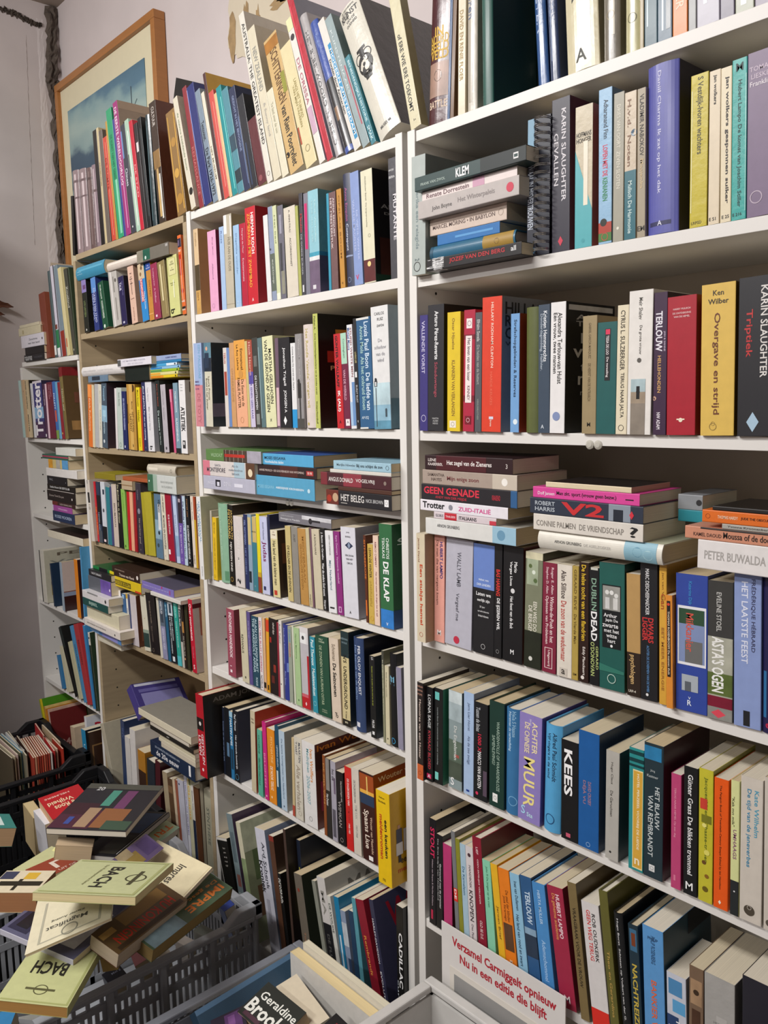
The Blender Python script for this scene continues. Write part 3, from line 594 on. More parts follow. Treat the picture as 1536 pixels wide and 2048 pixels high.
U,-.9086,-.004,.8075,.008,.0303,.1285,.1946|3873a4|hr|hardback_book|R5|mid-blue hardback beside dark green one|T Hella S Haasse@9cc4e0 .02 .26 .68 .24; T Herenvan de verwachting@c0dcf0 .03 .4 .38 .26; O 7ab0d8 .87 .6 .6
U,-.8779,-.004,.8083,.0208,.0478,.1288,.1952|8f80c0/6a5898||paperback_book|R5|lavender paperback titled ACHTER DE CHINESE MUUR|T Jolie Lindt@e0dcf0 .04 .1 .5 .1; T ACHTER@f0e0b0 .06 .35 .7 .24; T DE CHINESE@f0e0b0 .08 .36 .36 .22; T MUUR@f0e090 .4 .86 .48 .5; H S@a8d8f0 .9 .25 .08; H Sta@c8ecf4 .93 .55 .04
U,-.8251,-.004,.8079,.0181,.034,.1253,.1899|55a4d4|hr|hardback_book|R5|sky-blue rounded hardback Vijf vingers in de wind|T Alfred Paul Schmidt@13304c .07 .52 .65 .22; T Vijf vingers in de wind@13304c .08 .5 .3 .22; O 1c4c7c .88 .45 .55
U,-.7854,-.004,.8073,-.0082,.0336,.1141,.1728|131315||pocket_book|R5|black paperback reading KEES in white|T KEES@f8f8f8 .09 .55 .42 .48; R c85870 .93 .97 .3 .56
U,-.7514,-.004,.8073,-.0072,.0389,.1312,.1988|1b5b9e/123454||paperback_book|R5|bold blue hardback titled Déjà vu|T DAVID CROSBY@a87c88 .42 .62 .55 .16; T DÉJÀ VU@a87c88 .42 .62 .3 .2; O a8c8e8 .96 .5 .2
U,-.7003,-.004,.8073,-.0043,.0239,.1191,.1804|b3b0a8/3a3c40||pocket_book|R5|narrow grey paperback with small title, photo cover|T Hugo Claus@5a5852 .1 .3 .45 .2; T De Geruchten@5a5852 .36 .6 .45 .2; D 2a2a28 .93 .4 .16
U,-.6581,-.004,.8073,-.0119,.0252,.1304,.1976|2a8c8c/1c5c5c|g|paperback_book|R5|teal-patterned paperback with gold panel|R 103c40 .02 .05; R 103c40 .08 .11 ; R 103c40 .13 .15; R ecdca8 .17 .98 .28 .96; R d8a840 .18 .97 .32 .92; T HOTEL PERZEEEL VOORBIJ DE LIEFDE@f4ecd4 .2 .82 .62 .2; H n@f4ecd4 .92 .6 .05
U,-.6318,-.004,.8073,-.0152,.0318,.1409,.2135|22343c/3c1e24||paperback_book|R5|dark thriller with white title beginning HET BLAUW|R 2a7cac .02 .12 .0 .9; H Jörg@b0b8b8 .2 .45 .02; H Kastner@b0b8b8 .24 .45 .02; T HET BLAUW@c8d0d0 .31 .62 .7 .24; T VAN REMBRANDT@c8d0d0 .38 .84 .36 .26; R e8ecec .9 .95 .3 .6; O 2a3a3c .925 .45 .18
U,-.5862,-.004,.8073,-.0222,.0158,.118,.1788|bc4474||pocket_book|R5|magenta paperback between dark covers|T TERUG NAAR HEMEL Op een dag@e89cb4 .12 .55 .4 .24; R d87898 .88 .93 .3 .5
U,-.5664,-.004,.8073,-.0209,.0215,.1299,.1968|141517||paperback_book|R5|black paperback titled De blikken trommel|T Günter Grass De blikken trommel@f0f0f0 .06 .84 .48 .36; H M@f0f0f0 .93 .45 .06
U,-.5427,-.004,.8073,-.0235,.0213,.1326,.2009|c4bc34/8a8a28|g|paperback_book|R5|yellow floral paperback with red stamp|T Jacques Vriens Chasse-tranen@5a6a20 .06 .7 .5 .28; R c84030 .22 .3 .1 .6; R 7a7a20 .34 .4 .2 .9; D e8e080 .42 .4 .3; D 6a4a20 .7 .4 .3; D 8a6020 .8 .6 .3; D e0d868 .62 .6 .4; D 6a5a18 .9 .5 .4
U,-.5196,-.004,.8073,-.0254,.021,.1284,.1945|e85a14||paperback_book|R5|bright orange paperback of essays|T The Penguin Book of Twentieth-Century Essays Edited by Ian Hamilton@3a1c08 .05 .85 .45 .17; E f4e8d8 .95 .45 .2
U,-.4952,-.004,.8073,-.0263,.0121,.131,.1985|d8dc9c||paperback_book|R5|pale yellow paperback with black foot|T "Kak mn mik"@4a4a30 .12 .34 .3 .3; T UMHAAGS@8a5a78 .36 .58 .5 .4; R 24282a .74 1.; D e0e0e0 .82 .5 .2
U,-.4814,-.004,.8073,-.0252,.0304,.1386,.21|d0c8bc/b8b0a4||paperback_book|R5|white rounded paperback with tree emblem|T Kate Wilhelm@4a9cb8 .08 .4 .72 .2; T De tijd van de jeneverbes@3a88ac .08 .62 .36 .24; D 4c4438 .92 .45 .5; O d0c8bc .9 .45 .2
U,-.4478,-.004,.8073,-.0319,.0202,.1439,.2181|cdc4b8||paperback_book|R5|second off-white paperback at frame edge|D 5a5248 .95 .4 .5
U,-1.1046,-.002,.4975,.0136,.0184,.1482,.2245|17151a||paperback_book|R6|black book titled STOUT in pink|T STOUT@d02858 .08 .36 .5 .62; T Heleen van Royen & Marlies Dekkers@b8a8b0 .38 .82 .5 .24; R b02848 .86 .95 .3 .6
U,-1.0849,-.002,.4975,.009,.0181,.131,.1984|18181a||paperback_book|R6|slim black book Getrouwd met de premier|T Getrouwd met de premier@e0e0e0 .3 .78 .62 .28; T De first lady's van Nederland@b8b8b8 .05 .7 .3 .2
U,-1.0636,-.002,.4973,-.006,.0228,.123,.1863|b83870/5a1420||pocket_book|R6|magenta-spined book with dark red cover|
U,-1.0315,-.002,.4973,-.054,.0104,.1452,.2199|77787a||slim_paperback|R6|thin grey book with red label|R d83020 .52 .64 .0 1.; T DE@f0f0f0 .53 .62 .5 .5
U,-1.0204,-.002,.4973,-.0552,.0109,.1382,.2094|8a8a2c||slim_paperback|R6|thin olive-green book|
U,-1.0088,-.002,.4973,-.0564,.0141,.1348,.2043|a8c4d4||paperback_book|R6|pale blue book with small title|T De Kameleon@3a6a8a .22 .5 .5 .4
U,-.9943,-.002,.4973,-.0564,.0189,.1356,.2054|d8d0d0||paperback_book|R6|white narrow book titled KNOPEN|T HANDBOEK@5a4a50 .18 .4 .5 .28; T KNOPEN@3a3034 .42 .72 .5 .5; T Des Pawson@6a6064 .75 .95 .5 .25; D 4a3038 .08 .5 .4
U,-.9718,-.002,.4973,-.0721,.0219,.1526,.2312|8a1c30/5a1420|h|hardback_book|R6|dark red hardback with small crest|T LIEF@e8c8c8 .08 .14 .5 .24; T GEEN ERFELIJKE VERLEIDER@e8c8c8 .18 .56 .5 .2; T OLD BE D.E.@e8c8c8 .7 .86 .5 .3
U,-.9474,-.002,.4973,-.0823,.0192,.1295,.1962|8ad0ae||paperback_book|R6|mint-green paperback|T John Fl De jongen op de trein@3a7a5c .06 .46 .5 .3
U,-.9202,-.002,.4973,-.1204,.0161,.13,.197|e8b428||paperback_book|R6|golden-yellow paperback beside orange|T Jeroen Brief@7a5820 .4 .72 .5 .4; H 2@2a2418 .95 .6 .04
U,-.9036,-.002,.4973,-.1149,.0259,.1298,.1966|e88020||paperback_book|R6|bright orange paperback with brown photo|T De stad der blinden@7a3c10 .2 .5 .65 .24; T José Saramago@7a3c10 .26 .5 .35 .24; R 5a3c24 .52 .78 .1 .9; H M@fae0c0 .88 .5 .03
U,-.8743,-.002,.4973,-.1239,.022,.1311,.1987|8fc0dc||paperback_book|R6|light blue paperback about red and black land|T Inez van Dullemen@1c3c54 .07 .34 .55 .3; T Het land van rood en zwart@1c3c54 .38 .86 .45 .3
U,-.85,-.002,.4973,-.1248,.0255,.1349,.2044|2f5a88/1c2c40||paperback_book|R6|blue thriller with misty mountains|T TERLOUW@c8dcec .13 .42 .55 .46; R 28384c .5 .72; R 8aa8c0 .46 .52; H KRAM@c8dcec .92 .5 .03
U,-.8222,-.002,.4973,-.1297,.0278,.1341,.2032|4a8cc8|h|hardback_book|R6|cornflower-blue hardback in jacket|T HERTA MÜLLER@bcd8f0 .06 .36 .5 .26; T Ademschommel@a8ccf0 .5 .86 .5 .3
U,-.7844,-.002,.4973,-.1507,.0332,.1406,.213|a02844/7a1c34||paperback_book|R6|crimson paperback titled De geheime academie|T HUBERT LAMPO@f0d4d8 .06 .42 .62 .24; T De geheime academie@e09858 .06 .44 .34 .26; H M@f0dce0 .92 .5 .06
U,-.7424,-.002,.4973,-.1345,.0174,.1561,.2366|7c6a44/5c4c2c||paperback_book|R6|brown book titled Vraagbaak voor de vrouw|T VRAAGBAAK VOOR DE VROUW@2a2014 .18 .76 .5 .36
U,-.7184,-.002,.4973,-.1281,.0337,.1423,.2155|d8d4d2/bcb8b4||paperback_book|R6|white paperback with red foot Geen weg terug|T ROB OUDKERK@2a2828 .08 .46 .65 .2; T GEEN WEG TERUG@d03030 .06 .46 .36 .22; R d82c20 .84 1.
U,-.6827,-.002,.4973,-.1211,.0164,.1643,.2489|63602c|h|hardback_book|R6|olive hardback beside white paperback|T Theo en Gerardina@b89850 .4 .85 .5 .3
U,-.661,-.002,.4973,-.113,.0168,.147,.2227|16181a|hr|hardback_book|R6|black jacketed book with yellow edges|T Hugo Borst  Schieten op Volkert van der G.@d8d8d8 .04 .8 .45 .24
U,-.6416,-.002,.4973,-.0768,.0174,.1422,.2154|1f3440|h|hardback_book|R6|dark navy book titled NACHTREIZIGERS|R 3c6a8a .03 .2 .15 .85; R 7a3c20 .06 .16 .3 .7; T NACHTREIZIGERS@c8b048 .3 .96 .5 .5
U,-.6209,-.002,.4973,-.0532,.0352,.1495,.2266|5c98d0/244858||paperback_book|R6|bright blue paperback Bankier|H PHILIP@1c3458 .08 .5 .02; T PHILIP ROSENBERG@28486c .06 .26 .5 .2; T BANKIER VAN DE M@e06838 .38 1. .5 .26; F KIER@a84830 .3 .4 .1 .8; Q 182028 .0 .16 .5 .98
U,-.5824,-.002,.4973,-.0463,.0315,.1122,.1699|c8ccd8/9aa0ac||pocket_book|R6|white art book with blue blocks|R 4c88b8 .05 .2 .1 .8; R 5aa0d0 .24 .36 .3 .95; R 26406c .4 1. .0 .6; T nederl@f0f0f0 .44 .7 .62 .3; T kunst@f0f0f0 .5 .8 .25 .34
U,-.5486,-.002,.4973,-.0273,.0223,.1317,.1995|77604c/5a4434||paperback_book|R6|mottled brown patterned book|R a88868 .1 .3 .1 .9; R 4a3020 .34 .5 .2 .8; R a03c30 .52 .6 .1 .9; R 8a6c50 .65 .8 .2 .9; D 3a2818 .2 .5 .4
U,-.5234,-.002,.4973,-.0349,.0455,.1326,.2009|a6a4a0/8a8884|g|paperback_book|R6|thick plain grey paperback|R b4b2ae .3 .5 .4 .75; H HERMAN@8a8884 .36 .55 .02; H VRIJMAN@8a8884 .4 .55 .02
U,-.4669,-.002,.4973,-.035,.0483,.149,.2258|23222c/1a1a22||paperback_book|R6|dark blue book with large faint grey title|T GOETHE IN@a8acb4 .3 1. .32 .24; T DACHAU@a8acb4 .35 1. .68 .24
U,-1.9125,-.006,2.0203,-.2389,.0225,.1884,.2854|d2cbb8/b8b09c|g|art_book|M1|cream tall book with black emblem, leftmost|T de nieuwe beeldende kunst@7a8a6a .14 .66 .55 .3; D 26241f .85 .6 .8
U,-1.8889,.004,2.0203,-.1986,.0198,.2,.3031|8a2f38/6a2028|g|art_book|M1|dark red tall book beside cream one|T RENAISSANCE@b86a68 .5 .9 .5 .5
U,-1.8653,.004,2.0203,-.2087,.0343,.1968,.2982|27306e|g|art_book|M1|navy-blue tall book|R 8a9ad8 .02 .98 .0 .1
U,-1.8233,.004,2.0203,-.2316,.0229,.1839,.2787|7c8c9c/98a0a4|g|art_book|M1|blue-grey exhibition catalogue|T Tentoonst.@1a1c20 .28 .45 .5 .6; T De Park 1926-1972@1a1c20 .52 .94 .5 .6
U,-1.799,.004,2.0203,-.2255,.0136,.1767,.2677|d8d2c0|g|art_book|M1|thin off-white book|T HET MUSEUM@6a6048 .5 .8 .5 .4
U,-1.7842,.004,2.0203,-.2053,.012,.2,.3079|4a2a2c/c4993a||art_book|M1|brown-spined book with mustard cover|
U,-1.7712,.004,2.0203,-.2067,.0213,.1699,.2574|c85048|g|art_book|M1|coral-red glossy book|R e88a80 .1 .9 .55 .7
U,-1.7485,.004,2.0203,-.2088,.0108,.1642,.2487|d8b888|g|art_book|M1|thin tan book left of teal|
U,-1.735,.004,2.0203,-.2166,.0221,.171,.2591|1d8a8e|g|art_book|M1|bright teal glossy book|R 7accc8 .1 .95 .6 .75
U,-1.7107,.004,2.0203,-.2217,.0253,.1632,.2472|4f8896/3a6a78|g|art_book|M1|sea-blue photo book|R 2a4858 .45 .6; R 20343c .78 .9
U,-1.684,.004,2.0203,-.2148,.0256,.1588,.2406|26304f|g|art_book|M1|dark navy book with pale title|T GEZICHT IN HET BEWOGENE@8a98b8 .08 .62 .5 .3; R 6a80a8 .3 .95 .8 .9
U,-1.6564,.004,2.0203,-.2194,.0269,.1405,.2128|1c2028|g|art_book|M1|near-black glossy book|R 30405c .5 .96 .2 .4
U,-1.626,.004,2.0203,-.2353,.0337,.11,.1513|5a2229|g|art_book|M1|maroon book under the white Australian one|D 8a4a50 .9 .4 .4
U,-1.591,.004,2.0203,-.2353,.0205,.24,.3879|d8d4c8/c8c2b2|g|art_book|M1|white book titled AUSTRALIA: THE GREATEST ISLAND|T AUSTRALIA: THE GREATEST ISLAND@2a2a2a .06 .78 .55 .52; O 3a3a3a .95 .5 .5
U,-1.566,.004,2.0203,-.2455,.0289,.24,.3441|d2cab2/c0b8a0|g|art_book|M1|ivory book titled NEW ZEALAND|T NEW ZEALAND@8a8a84 .13 .42 .5 .5; T & Sunny land@a8a49c .5 .72 .5 .35
U,-1.5339,.004,2.0203,-.2554,.0238,.1282,.1943|d8d2ba|g|art_book|M1|translucent-wrapped cream book|T Te land over de zee@a8a48a .15 .5 .5 .36
U,-1.5039,.004,2.0203,-.2802,.0487,.22,.3025|c8a870/d0ccb4|g|art_book|M1|ochre picture book with bird on cover|T SCHITTERINGEN@5a3a14 .1 .5 .55 .52; R a06a20 .02 .1; R 8a8a30 .3 .45 .7 .98; T van Rien Poortvliet@2a2620 .52 .96 .5 .4; D 1c1814 .86 .12 .25
U,-1.4472,.004,2.0203,-.302,.0376,.22,.27|d8cca0/c0b488|g|art_book|M1|pale yellow book about a garden path|T LANGS HET TUINPAD@9a8a50 .3 .62 .66 .22; T VAN MIJN VADEREN@9a8a50 .34 .68 .4 .22; R b04a30 .66 .8 .02 .14; O 8a7a50 .86 .5 .4
U,-1.4021,.004,2.0203,-.3205,.0194,.24,.3228|dcd8d0/b8b0c0|g|art_book|M1|white tall book with small horse picture|D 3a3038 .13 .5 .7; R e0e0a8 .0 .08; T DE ORISSA@b06a78 .28 .6 .5 .5; R c0a0b4 .62 .8 .1 .9
U,-1.3763,.004,2.0203,-.3349,.0188,.25,.3659|b01c30/8a8c98|g|art_book|M1|bright red tall book, tallest in row|R d84858 .05 .95 .1 .3
U,-1.3522,.004,2.0203,-.3465,.0232,.22,.3157|aca8a8|hrg|hardback_book|M1|grey book titled HET BIJBELWOORD IN BEELD|T HET BIJBELWOORD IN BEELD@4a4a4c .12 .93 .5 .5
U,-1.3222,.004,2.0203,-.363,.0253,.22,.2918|3c55a0/2a3a70|hrg|hardback_book|M1|blue and black glossy art book|R 17171c .45 .96; R 8a6a50 .66 .76 .3 .7; T Gauguin@8aa0d8 .1 .2 .5 .3
U,-1.291,.004,2.0203,-.3756,.0205,.22,.2876|d8d4cc|g|art_book|M1|white book with turquoise lettering strip|R 2a8fc0 .2 .93 .5 .95; T MODERN AMSTERDAM@e8f0f4 .24 .9 .72 .3; T Dwalen door Amsterdam@26242a .3 .72 .25 .3
U,-1.2657,.004,2.0203,-.3854,.021,.22,.2863|8fa0a2/6a8080|g|art_book|M1|grey-green art book|R b04a58 .4 .85 .7 .85; T KUNSTENAARS@c8d4d4 .1 .6 .4 .24
U,-1.2409,.004,2.0203,-.394,.0138,.1265,.1916|2a7a88|g|art_book|M1|teal slim book in front of white art volume|T BENEDENDIJKS HISTORIE@c8e4e8 .05 .75 .5 .5; T SMAK@c8e4e8 .8 .96 .5 .5
U,-1.2205,.004,2.0203,-.4182,.061,.24,.2819|d6d2c4/15140f|hrg|hardback_book|M1|thick white art volume reading KUNST, vase drawing|T KUNST@3a3a38 .03 .09 .3 .3; H DE GESCHIEDENIS@3a3a3a .02 .5 .012; H KUNST@3a3a3a .06 .5 .04; H VAN DE@5a5a5a .105 .5 .018; H OUDHEID@5a5a5a .135 .5 .018; R 1c1c1a .34 .36 .3 .7; R 1c1c1a .36 .41 .4 .6; O 1c1c1a .405 .3 .34; O 1c1c1a .405 .7 .34; D 1c1c1a .465 .5 .66; D 1c1c1a .515 .5 .44; R 1c1c1a .55 .57 .36 .64; D d6d2c4 .455 .42 .2; D d6d2c4 .49 .56 .22; D 1c1c1a .462 .47 .12; D d6d2c4 .44 .62 .1; H MUSEUM@5a5a5a .93 .5 .02
U,-1.1321,.004,2.0203,-.2203,.0263,.02,.3|cfc7a4/b8b080|g|art_book|M1|cream leaning book Ere wie ere toekomt|T of ERE WIE ERE TOEKOMT@2a2824 .42 .9 .4 .36; H 2-t@2a2824 .95 .5 .012
U,-1.9255,.004,1.7673,-.0093,.0221,.1378,.2088|d4b890/b08858||paperback_book|M2|tan paperback with dark plant picture|R 4a3c24 .42 .72; R c89c58 .72 1.; T Coelho@a88860 .04 .2 .5 .3; T oert@7a5428 .74 .84 .5 .3
U,-1.8573,.004,1.7673,-.0118,.0388,.1269,.1923|e0a4c4/7a1838||paperback_book|M2|candy-pink paperback|T Marga Minco@a87898 .08 .3 .6 .14; T Afstand@a87898 .4 .6 .5 .14; O b884a8 .93 .4 .3
U,-1.8038,.004,1.7673,-.0008,.0202,.1283,.1943|a4bede||paperback_book|M2|pale blue thin paperback near pink|T Rosa@5a6a9a .05 .2 .5 .3
U,-1.7821,.004,1.7673,.0012,.0354,.1437,.2177|bab29e/9a9070|g|paperback_book|M2|plastic-wrapped beige paperback|R ece8e4 .0 .2 .0 .4; R e4e0dc .02 .24 .8 .95; T HUIS AAN DE OUDE@8a8270 .24 .6 .6 .3; R a89c84 .95 .955
U,-1.7411,.004,1.7673,.0015,.0248,.1238,.1876|9cbcdc||pocket_book|M2|powder-blue paperback with ring emblem|T Dagelijks wonder@6a8ab0 .1 .6 .5 .3; O d0e0ec .95 .4 .4
U,-1.7122,.004,1.7673,-.0072,.0243,.1232,.1866|b01c38||pocket_book|M2|slim crimson paperback|T Margriet de Moor@e0b0b8 .06 .36 .5 .3; T Kreutzersonate@e0b0b8 .42 .7 .5 .3
U,-1.6866,.004,1.7673,-.0056,.042,.1433,.2171|c41c2c/a01824||paperback_book|M2|scarlet paperback with yellow title ZWEMBAD|T HERMAN KOCH@f4e4e0 .06 .48 .7 .28; T ZOMERHUIS MET ZWEMBAD@e8a838 .06 .82 .36 .26; H A@f4e4e0 .95 .5 .035
U,-1.6076,.004,1.7673,-.0366,.0174,.1243,.1883|dcdcdc||pocket_book|M2|thin white paperback right of scarlet|
U,-1.5877,.004,1.7673,-.0354,.0172,.1342,.2033|8c98b0||paperback_book|M2|grey-blue paperback with photo foot|R 5a6458 .5 .9; T ecetoop@b8bcb4 .56 .82 .5 .4; D 4a5058 .45 .2 .3
U,-1.5693,.004,1.7673,-.0391,.0145,.1337,.2025|ccd2a8||paperback_book|M2|pale lime thin paperback|T Het lied@7a8458 .1 .4 .5 .3; R e4e4d0 .93 1.
U,-1.5536,.004,1.7673,-.0231,.0203,.1313,.199|6a6874/4a5048|g|paperback_book|M2|grey-violet photo paperback|R 9a98a8 .1 .3 .3 .7; R 3a3a40 .4 .7 .2 .6; R 8a8878 .7 .95 .3 .9
U,-1.5297,.004,1.7673,-.0277,.0417,.1253,.1899|d4ccbc||pocket_book|M2|cream paperback titled ACCORDEONIST|T K. ANNI PAULI@5a544c .04 .28 .5 .14; T ACCORDEONIST@5a544c .34 .66 .5 .14
U,-1.4863,.004,1.7673,-.0331,.0096,.1235,.1871|a8ac5c||slim_paperback|M2|thin olive-lime paperback|
U,-1.4755,.004,1.7673,-.0131,.0124,.1386,.21|3c3c44|g|paperback_book|M2|charcoal paperback with red lettering|T Meulen@c83838 .2 .38 .5 .5; T DE GOEDE BURGER@a8a8ac .4 .8 .4 .4; R d8d8dc .9 .97 .3 .7
U,-1.4615,.004,1.7673,-.0013,.015,.1365,.2068|7c7c88||paperback_book|M2|grey paperback with magenta strip|R c8246a .1 .55 .2 .8
U,-1.4454,.004,1.7673,-.0047,.0347,.1374,.2082|8cc0cc/6a9aa0|g|paperback_book|M2|seascape paperback, teal to violet|T Lieve Verhofen@b8dce0 .1 .5 .7 .14; T EINDE VAN DE ZEE@a8d0d8 .1 .5 .4 .16; R 3a94ac .6 .64; R d8e0e0 .64 .68; R 6a5870 .68 1.; R e8e0ec .92 .96 .3 .6; Q 3a7a98 .6 .64; Q 5a4a60 .64 1. 0 1
U,-1.3822,.004,1.7673,-.0093,.0078,.1267,.192|2f94b0||slim_paperback|M2|thin turquoise paperback|
U,-1.3728,.004,1.7673,-.0153,.0215,.1267,.1919|6e5050|g|paperback_book|M2|mauve-brown paperback HET MEESTERSTUK|T ANNA ENQUIST@d8c8c8 .06 .46 .66 .28; T HET MEESTERSTUK@d8c8c8 .06 .58 .3 .28
U,-1.3442,.004,1.7673,-.0367,.015,.1276,.1934|c08a38||paperback_book|M2|ochre paperback|T OPSLAG BOOM@8a5a18 .06 .7 .5 .3; D 8a6020 .95 .5 .3
U,-1.3277,.004,1.7673,-.0305,.026,.1442,.2184|303650|hr|hardback_book|M2|navy hardback titled Contrapunt|T Anna Enquist@a85888 .12 .42 .45 .34; T Contrapunt@c8d0e0 .44 .68 .45 .34; R 8a98b8 .72 .735 .1 .9; O 8a98b8 .94 .5 .4
U,-1.2997,.004,1.7673,-.0377,.0259,.1427,.2162|8498c8/6a80b0||paperback_book|M2|lavender-blue paperback DE VIJFDE WINTER|T DE VIJFDE WINTER@b8c4e8 .34 .78 .64 .24; T VAN DE MAGISTER@b0bce0 .24 .7 .3 .24; H V@d83058 .93 .4 .045
U,-1.2695,.004,1.7673,-.0301,.0339,.14,.2122|dcd8bc/191716||paperback_book|M2|pale cream paperback with firework foot|T Abdelkader Benali  De langverwachte@8a8670 .05 .5 .4 .14; O 6a664c .58 .6 .2; R 5a1c1c .79 .99; D f0d088 .83 .5 .3; F Abdelkad@a8a49c .3 .34 .14 .9; F De langver@a8a49c .37 .4 .2 .9; Q 4a2418 .6 .95 .1 .9; Q 1a3a28 .93 1. 0 1
U,-1.1925,.004,1.7673,-.0154,.0215,.144,.2182|434248|g|paperback_book|M2|charcoal tall paperback against the side panel|H ANTJIE@d8d8d8 .1 .4 .02; H LIBERIA@d8d8d8 .155 .4 .02; T MUTANTE@e0dce0 .3 .68 .75 .4
U,-1.9104,-.022,1.4845,.0169,.0386,.1374,.2082|9cb0d4/8a9cc0||paperback_book|M3|half blue, half pink paperback, leftmost|R c88088 .5 1.; T EEN PAULIDAS@7aa8c8 .02 .42 .7 .3; H MARIO@5a2c6a .46 .35 .022; H VARGAS@5a2c6a .5 .35 .022; H LLOSA@5a2c6a .545 .35 .022; T DE TOTY@b06870 .6 .96 .5 .4
U,-1.8714,-.016,1.4846,.0251,.0337,.1366,.207|ccc8b4/1d2830||paperback_book|M3|cream paperback with man photo, dark cover|R 5a8090 0 .34; R 1c2838 .18 .34; D d0a088 .07 .4 .3; R 26364c .12 .3 .1 .7; T Laura Frantz@6a6450 .4 .68 .62 .22; T Bruid in het duister@6a6450 .42 .8 .3 .2; F Lau@a8a0b0 .77 .81 .5 .95; F Bruid@a8a0b0 .83 .88 .3 .95; Q 6a6070 .72 .88 0 1; Q 3a2c28 .02 .4 .5 .95
U,-1.7967,-.004,1.4838,-.0005,.016,.1264,.1916|d8d0c8||paperback_book|M3|thin white paperback with red photo|T TERUG@a83a3a .06 .2 .5 .5; R a84a3c .3 .6 .2 .9
U,-1.7799,-.004,1.4838,-.0022,.0123,.1258,.1906|6a88bc||paperback_book|M3|thin blue paperback before tan one|
U,-1.7669,-.004,1.4838,-.0038,.0206,.1329,.2014|c89868||paperback_book|M3|tan paperback beside orange|T ONBEKENDE@b08050 .3 .7 .5 .4
U,-1.7434,-.004,1.4838,-.0159,.0478,.1354,.2051|e0a048/d8904c||paperback_book|M3|orange and peach paperback DE FAMILIE PLATTER|R e4a884 .45 1.; T Emmanuel@4a3010 .1 .34 .68 .22; T Le Roy Ladurie@4a3010 .05 .34 .3 .22; D c89048 .39 .55 .4; T De Eeuw van de@4a3010 .45 .76 .68 .24; T FAMILIE PLATTER@4a3010 .43 .78 .32 .24; O b88058 .92 .5 .3
U,-1.6949,-.004,1.4838,-.0174,.0102,.1328,.2012|c8b878||slim_paperback|M3|thin straw-coloured paperback|
U,-1.6827,-.004,1.4838,-.0255,.0194,.1331,.2017|a04a3c||paperback_book|M3|red and violet paperback with white lettering|R 5a50a0 .36 .52; R c8c0d8 .5 1.; T Henk Heeren@e0b0a0 .02 .4 .5 .4; T DOOR EENEN GEEN KAAS@4a3c88 .4 .9 .5 .4
U,-1.6613,-.004,1.4838,-.0287,.0224,.1359,.206|3a3c38||paperback_book|M3|dark photo paperback with white lettering|T DE NACHTTRAPPEN@d8d8d8 .42 .8 .4 .36; R 6a6c68 .2 .32 .2 .8; R 8a8c88 .85 .97 .2 .8
U,-1.6377,-.004,1.4838,-.033,.0175,.1349,.2044|5a7478||paperback_book|M3|grey-teal paperback|R 8aa4a8 .1 .9 .1 .3
U,-1.6189,-.004,1.4838,-.0295,.0423,.1359,.2059|dcdcb0/c8c8a0||paperback_book|M3|pale yellow paperback Van de grond af gezien|T MARTHA GELLHORN@2c2c24 .14 .74 .7 .28; T VAN DE GROND AF GEZIEN@2c2c24 .04 .83 .34 .28; H x@4a4a3c .92 .5 .03
U,-1.5747,-.004,1.4838,.0037,.013,.1316,.1995|6a5464||paperback_book|M3|thin violet-grey paperback|R d0b0b8 .55 .98 .1 .9
U,-1.5605,-.004,1.4838,-.0004,.0422,.1312,.1988|17181d||paperback_book|M3|black paperback reading JONGEN A|T Jonathan Trigell@e8e8e8 .11 .53 .5 .26; T JONGEN A@e8e8e8 .58 .83 .5 .28; E f0f0f0 .92 .45 .3
U,-1.5141,-.004,1.4838,-.0037,.0176,.1219,.1846|e0e0e0||pocket_book|M3|white paperback with bright blue foot|R 2a94d0 .78 1.; T Connie Botta De wereld van Henk's@6a6a6a .04 .55 .5 .3
U,-1.4953,-.004,1.4838,-.0079,.0242,.1338,.2027|8f8c8c||paperback_book|M3|grey paperback with dancer figure|D 2a2826 .5 .4 .4; R 2a2826 .52 .68 .2 .7; R 3a3836 .68 .9 .4 .6; R 4a4844 .9 1.; T Wiegen Mans Zaden@b8b4b4 .05 .5 .6 .3
U,-1.4688,-.004,1.4838,-.0169,.0343,.1451,.2199|d8ccc4|hr|hardback_book|M3|dusty-white hardback Het Roode Vaandel|T Het Roode Vaandel volgen wij@b8a858 .04 .8 .5 .3; D b8a858 .96 .4 .2
U,-1.4301,-.004,1.4838,-.0036,.0165,.1583,.2398|bac064/17140f||paperback_book|M3|lime-spined book, black cover with orange flag|T Pleket-A.@4a4c20 .02 .14 .4 .34; T Korte maatschappijgeschiedenis van de antieke wereld@4a4c20 .17 .7 .4 .34; T Wolters-Noordhoff@4a4c20 .76 .96 .4 .34; Q d08a2c .13 .32 .3 .96; Q b83424 .32 .42 .15 .9; F Pleket@e0c890 .45 .49 .2 .62; F Singel@e0c890 .51 .55 .35 .85; F Versn@e0c890 .57 .61 .3 .75; Q 4a3a58 .63 .68 .55 .9; Q 9a98a4 .85 .92 .3 .8
U,-1.3562,-.004,1.4838,-.0328,.0221,.1273,.1929|c01c26||paperback_book|M3|red paperback reading IK (ALI)|T GÜNTER WALLRAFF@1c1414 .02 .56 .45 .42; T IK (ALI)@f4f0ec .6 .82 .45 .46; H A@1c1414 .93 .5 .035
U,-1.3331,-.004,1.4838,-.036,.0207,.1274,.193|6c1c3c||paperback_book|M3|maroon paperback with mint upper panel|R a8d0b8 0 .32 .0 .9; T Cunningham@3a5a48 .06 .26 .45 .3; T VAN DE WERELD@d8a8b8 .38 .7 .4 .34; R f0e8e8 .9 .97 .3 .9; H A@3a2028 .93 .6 .03
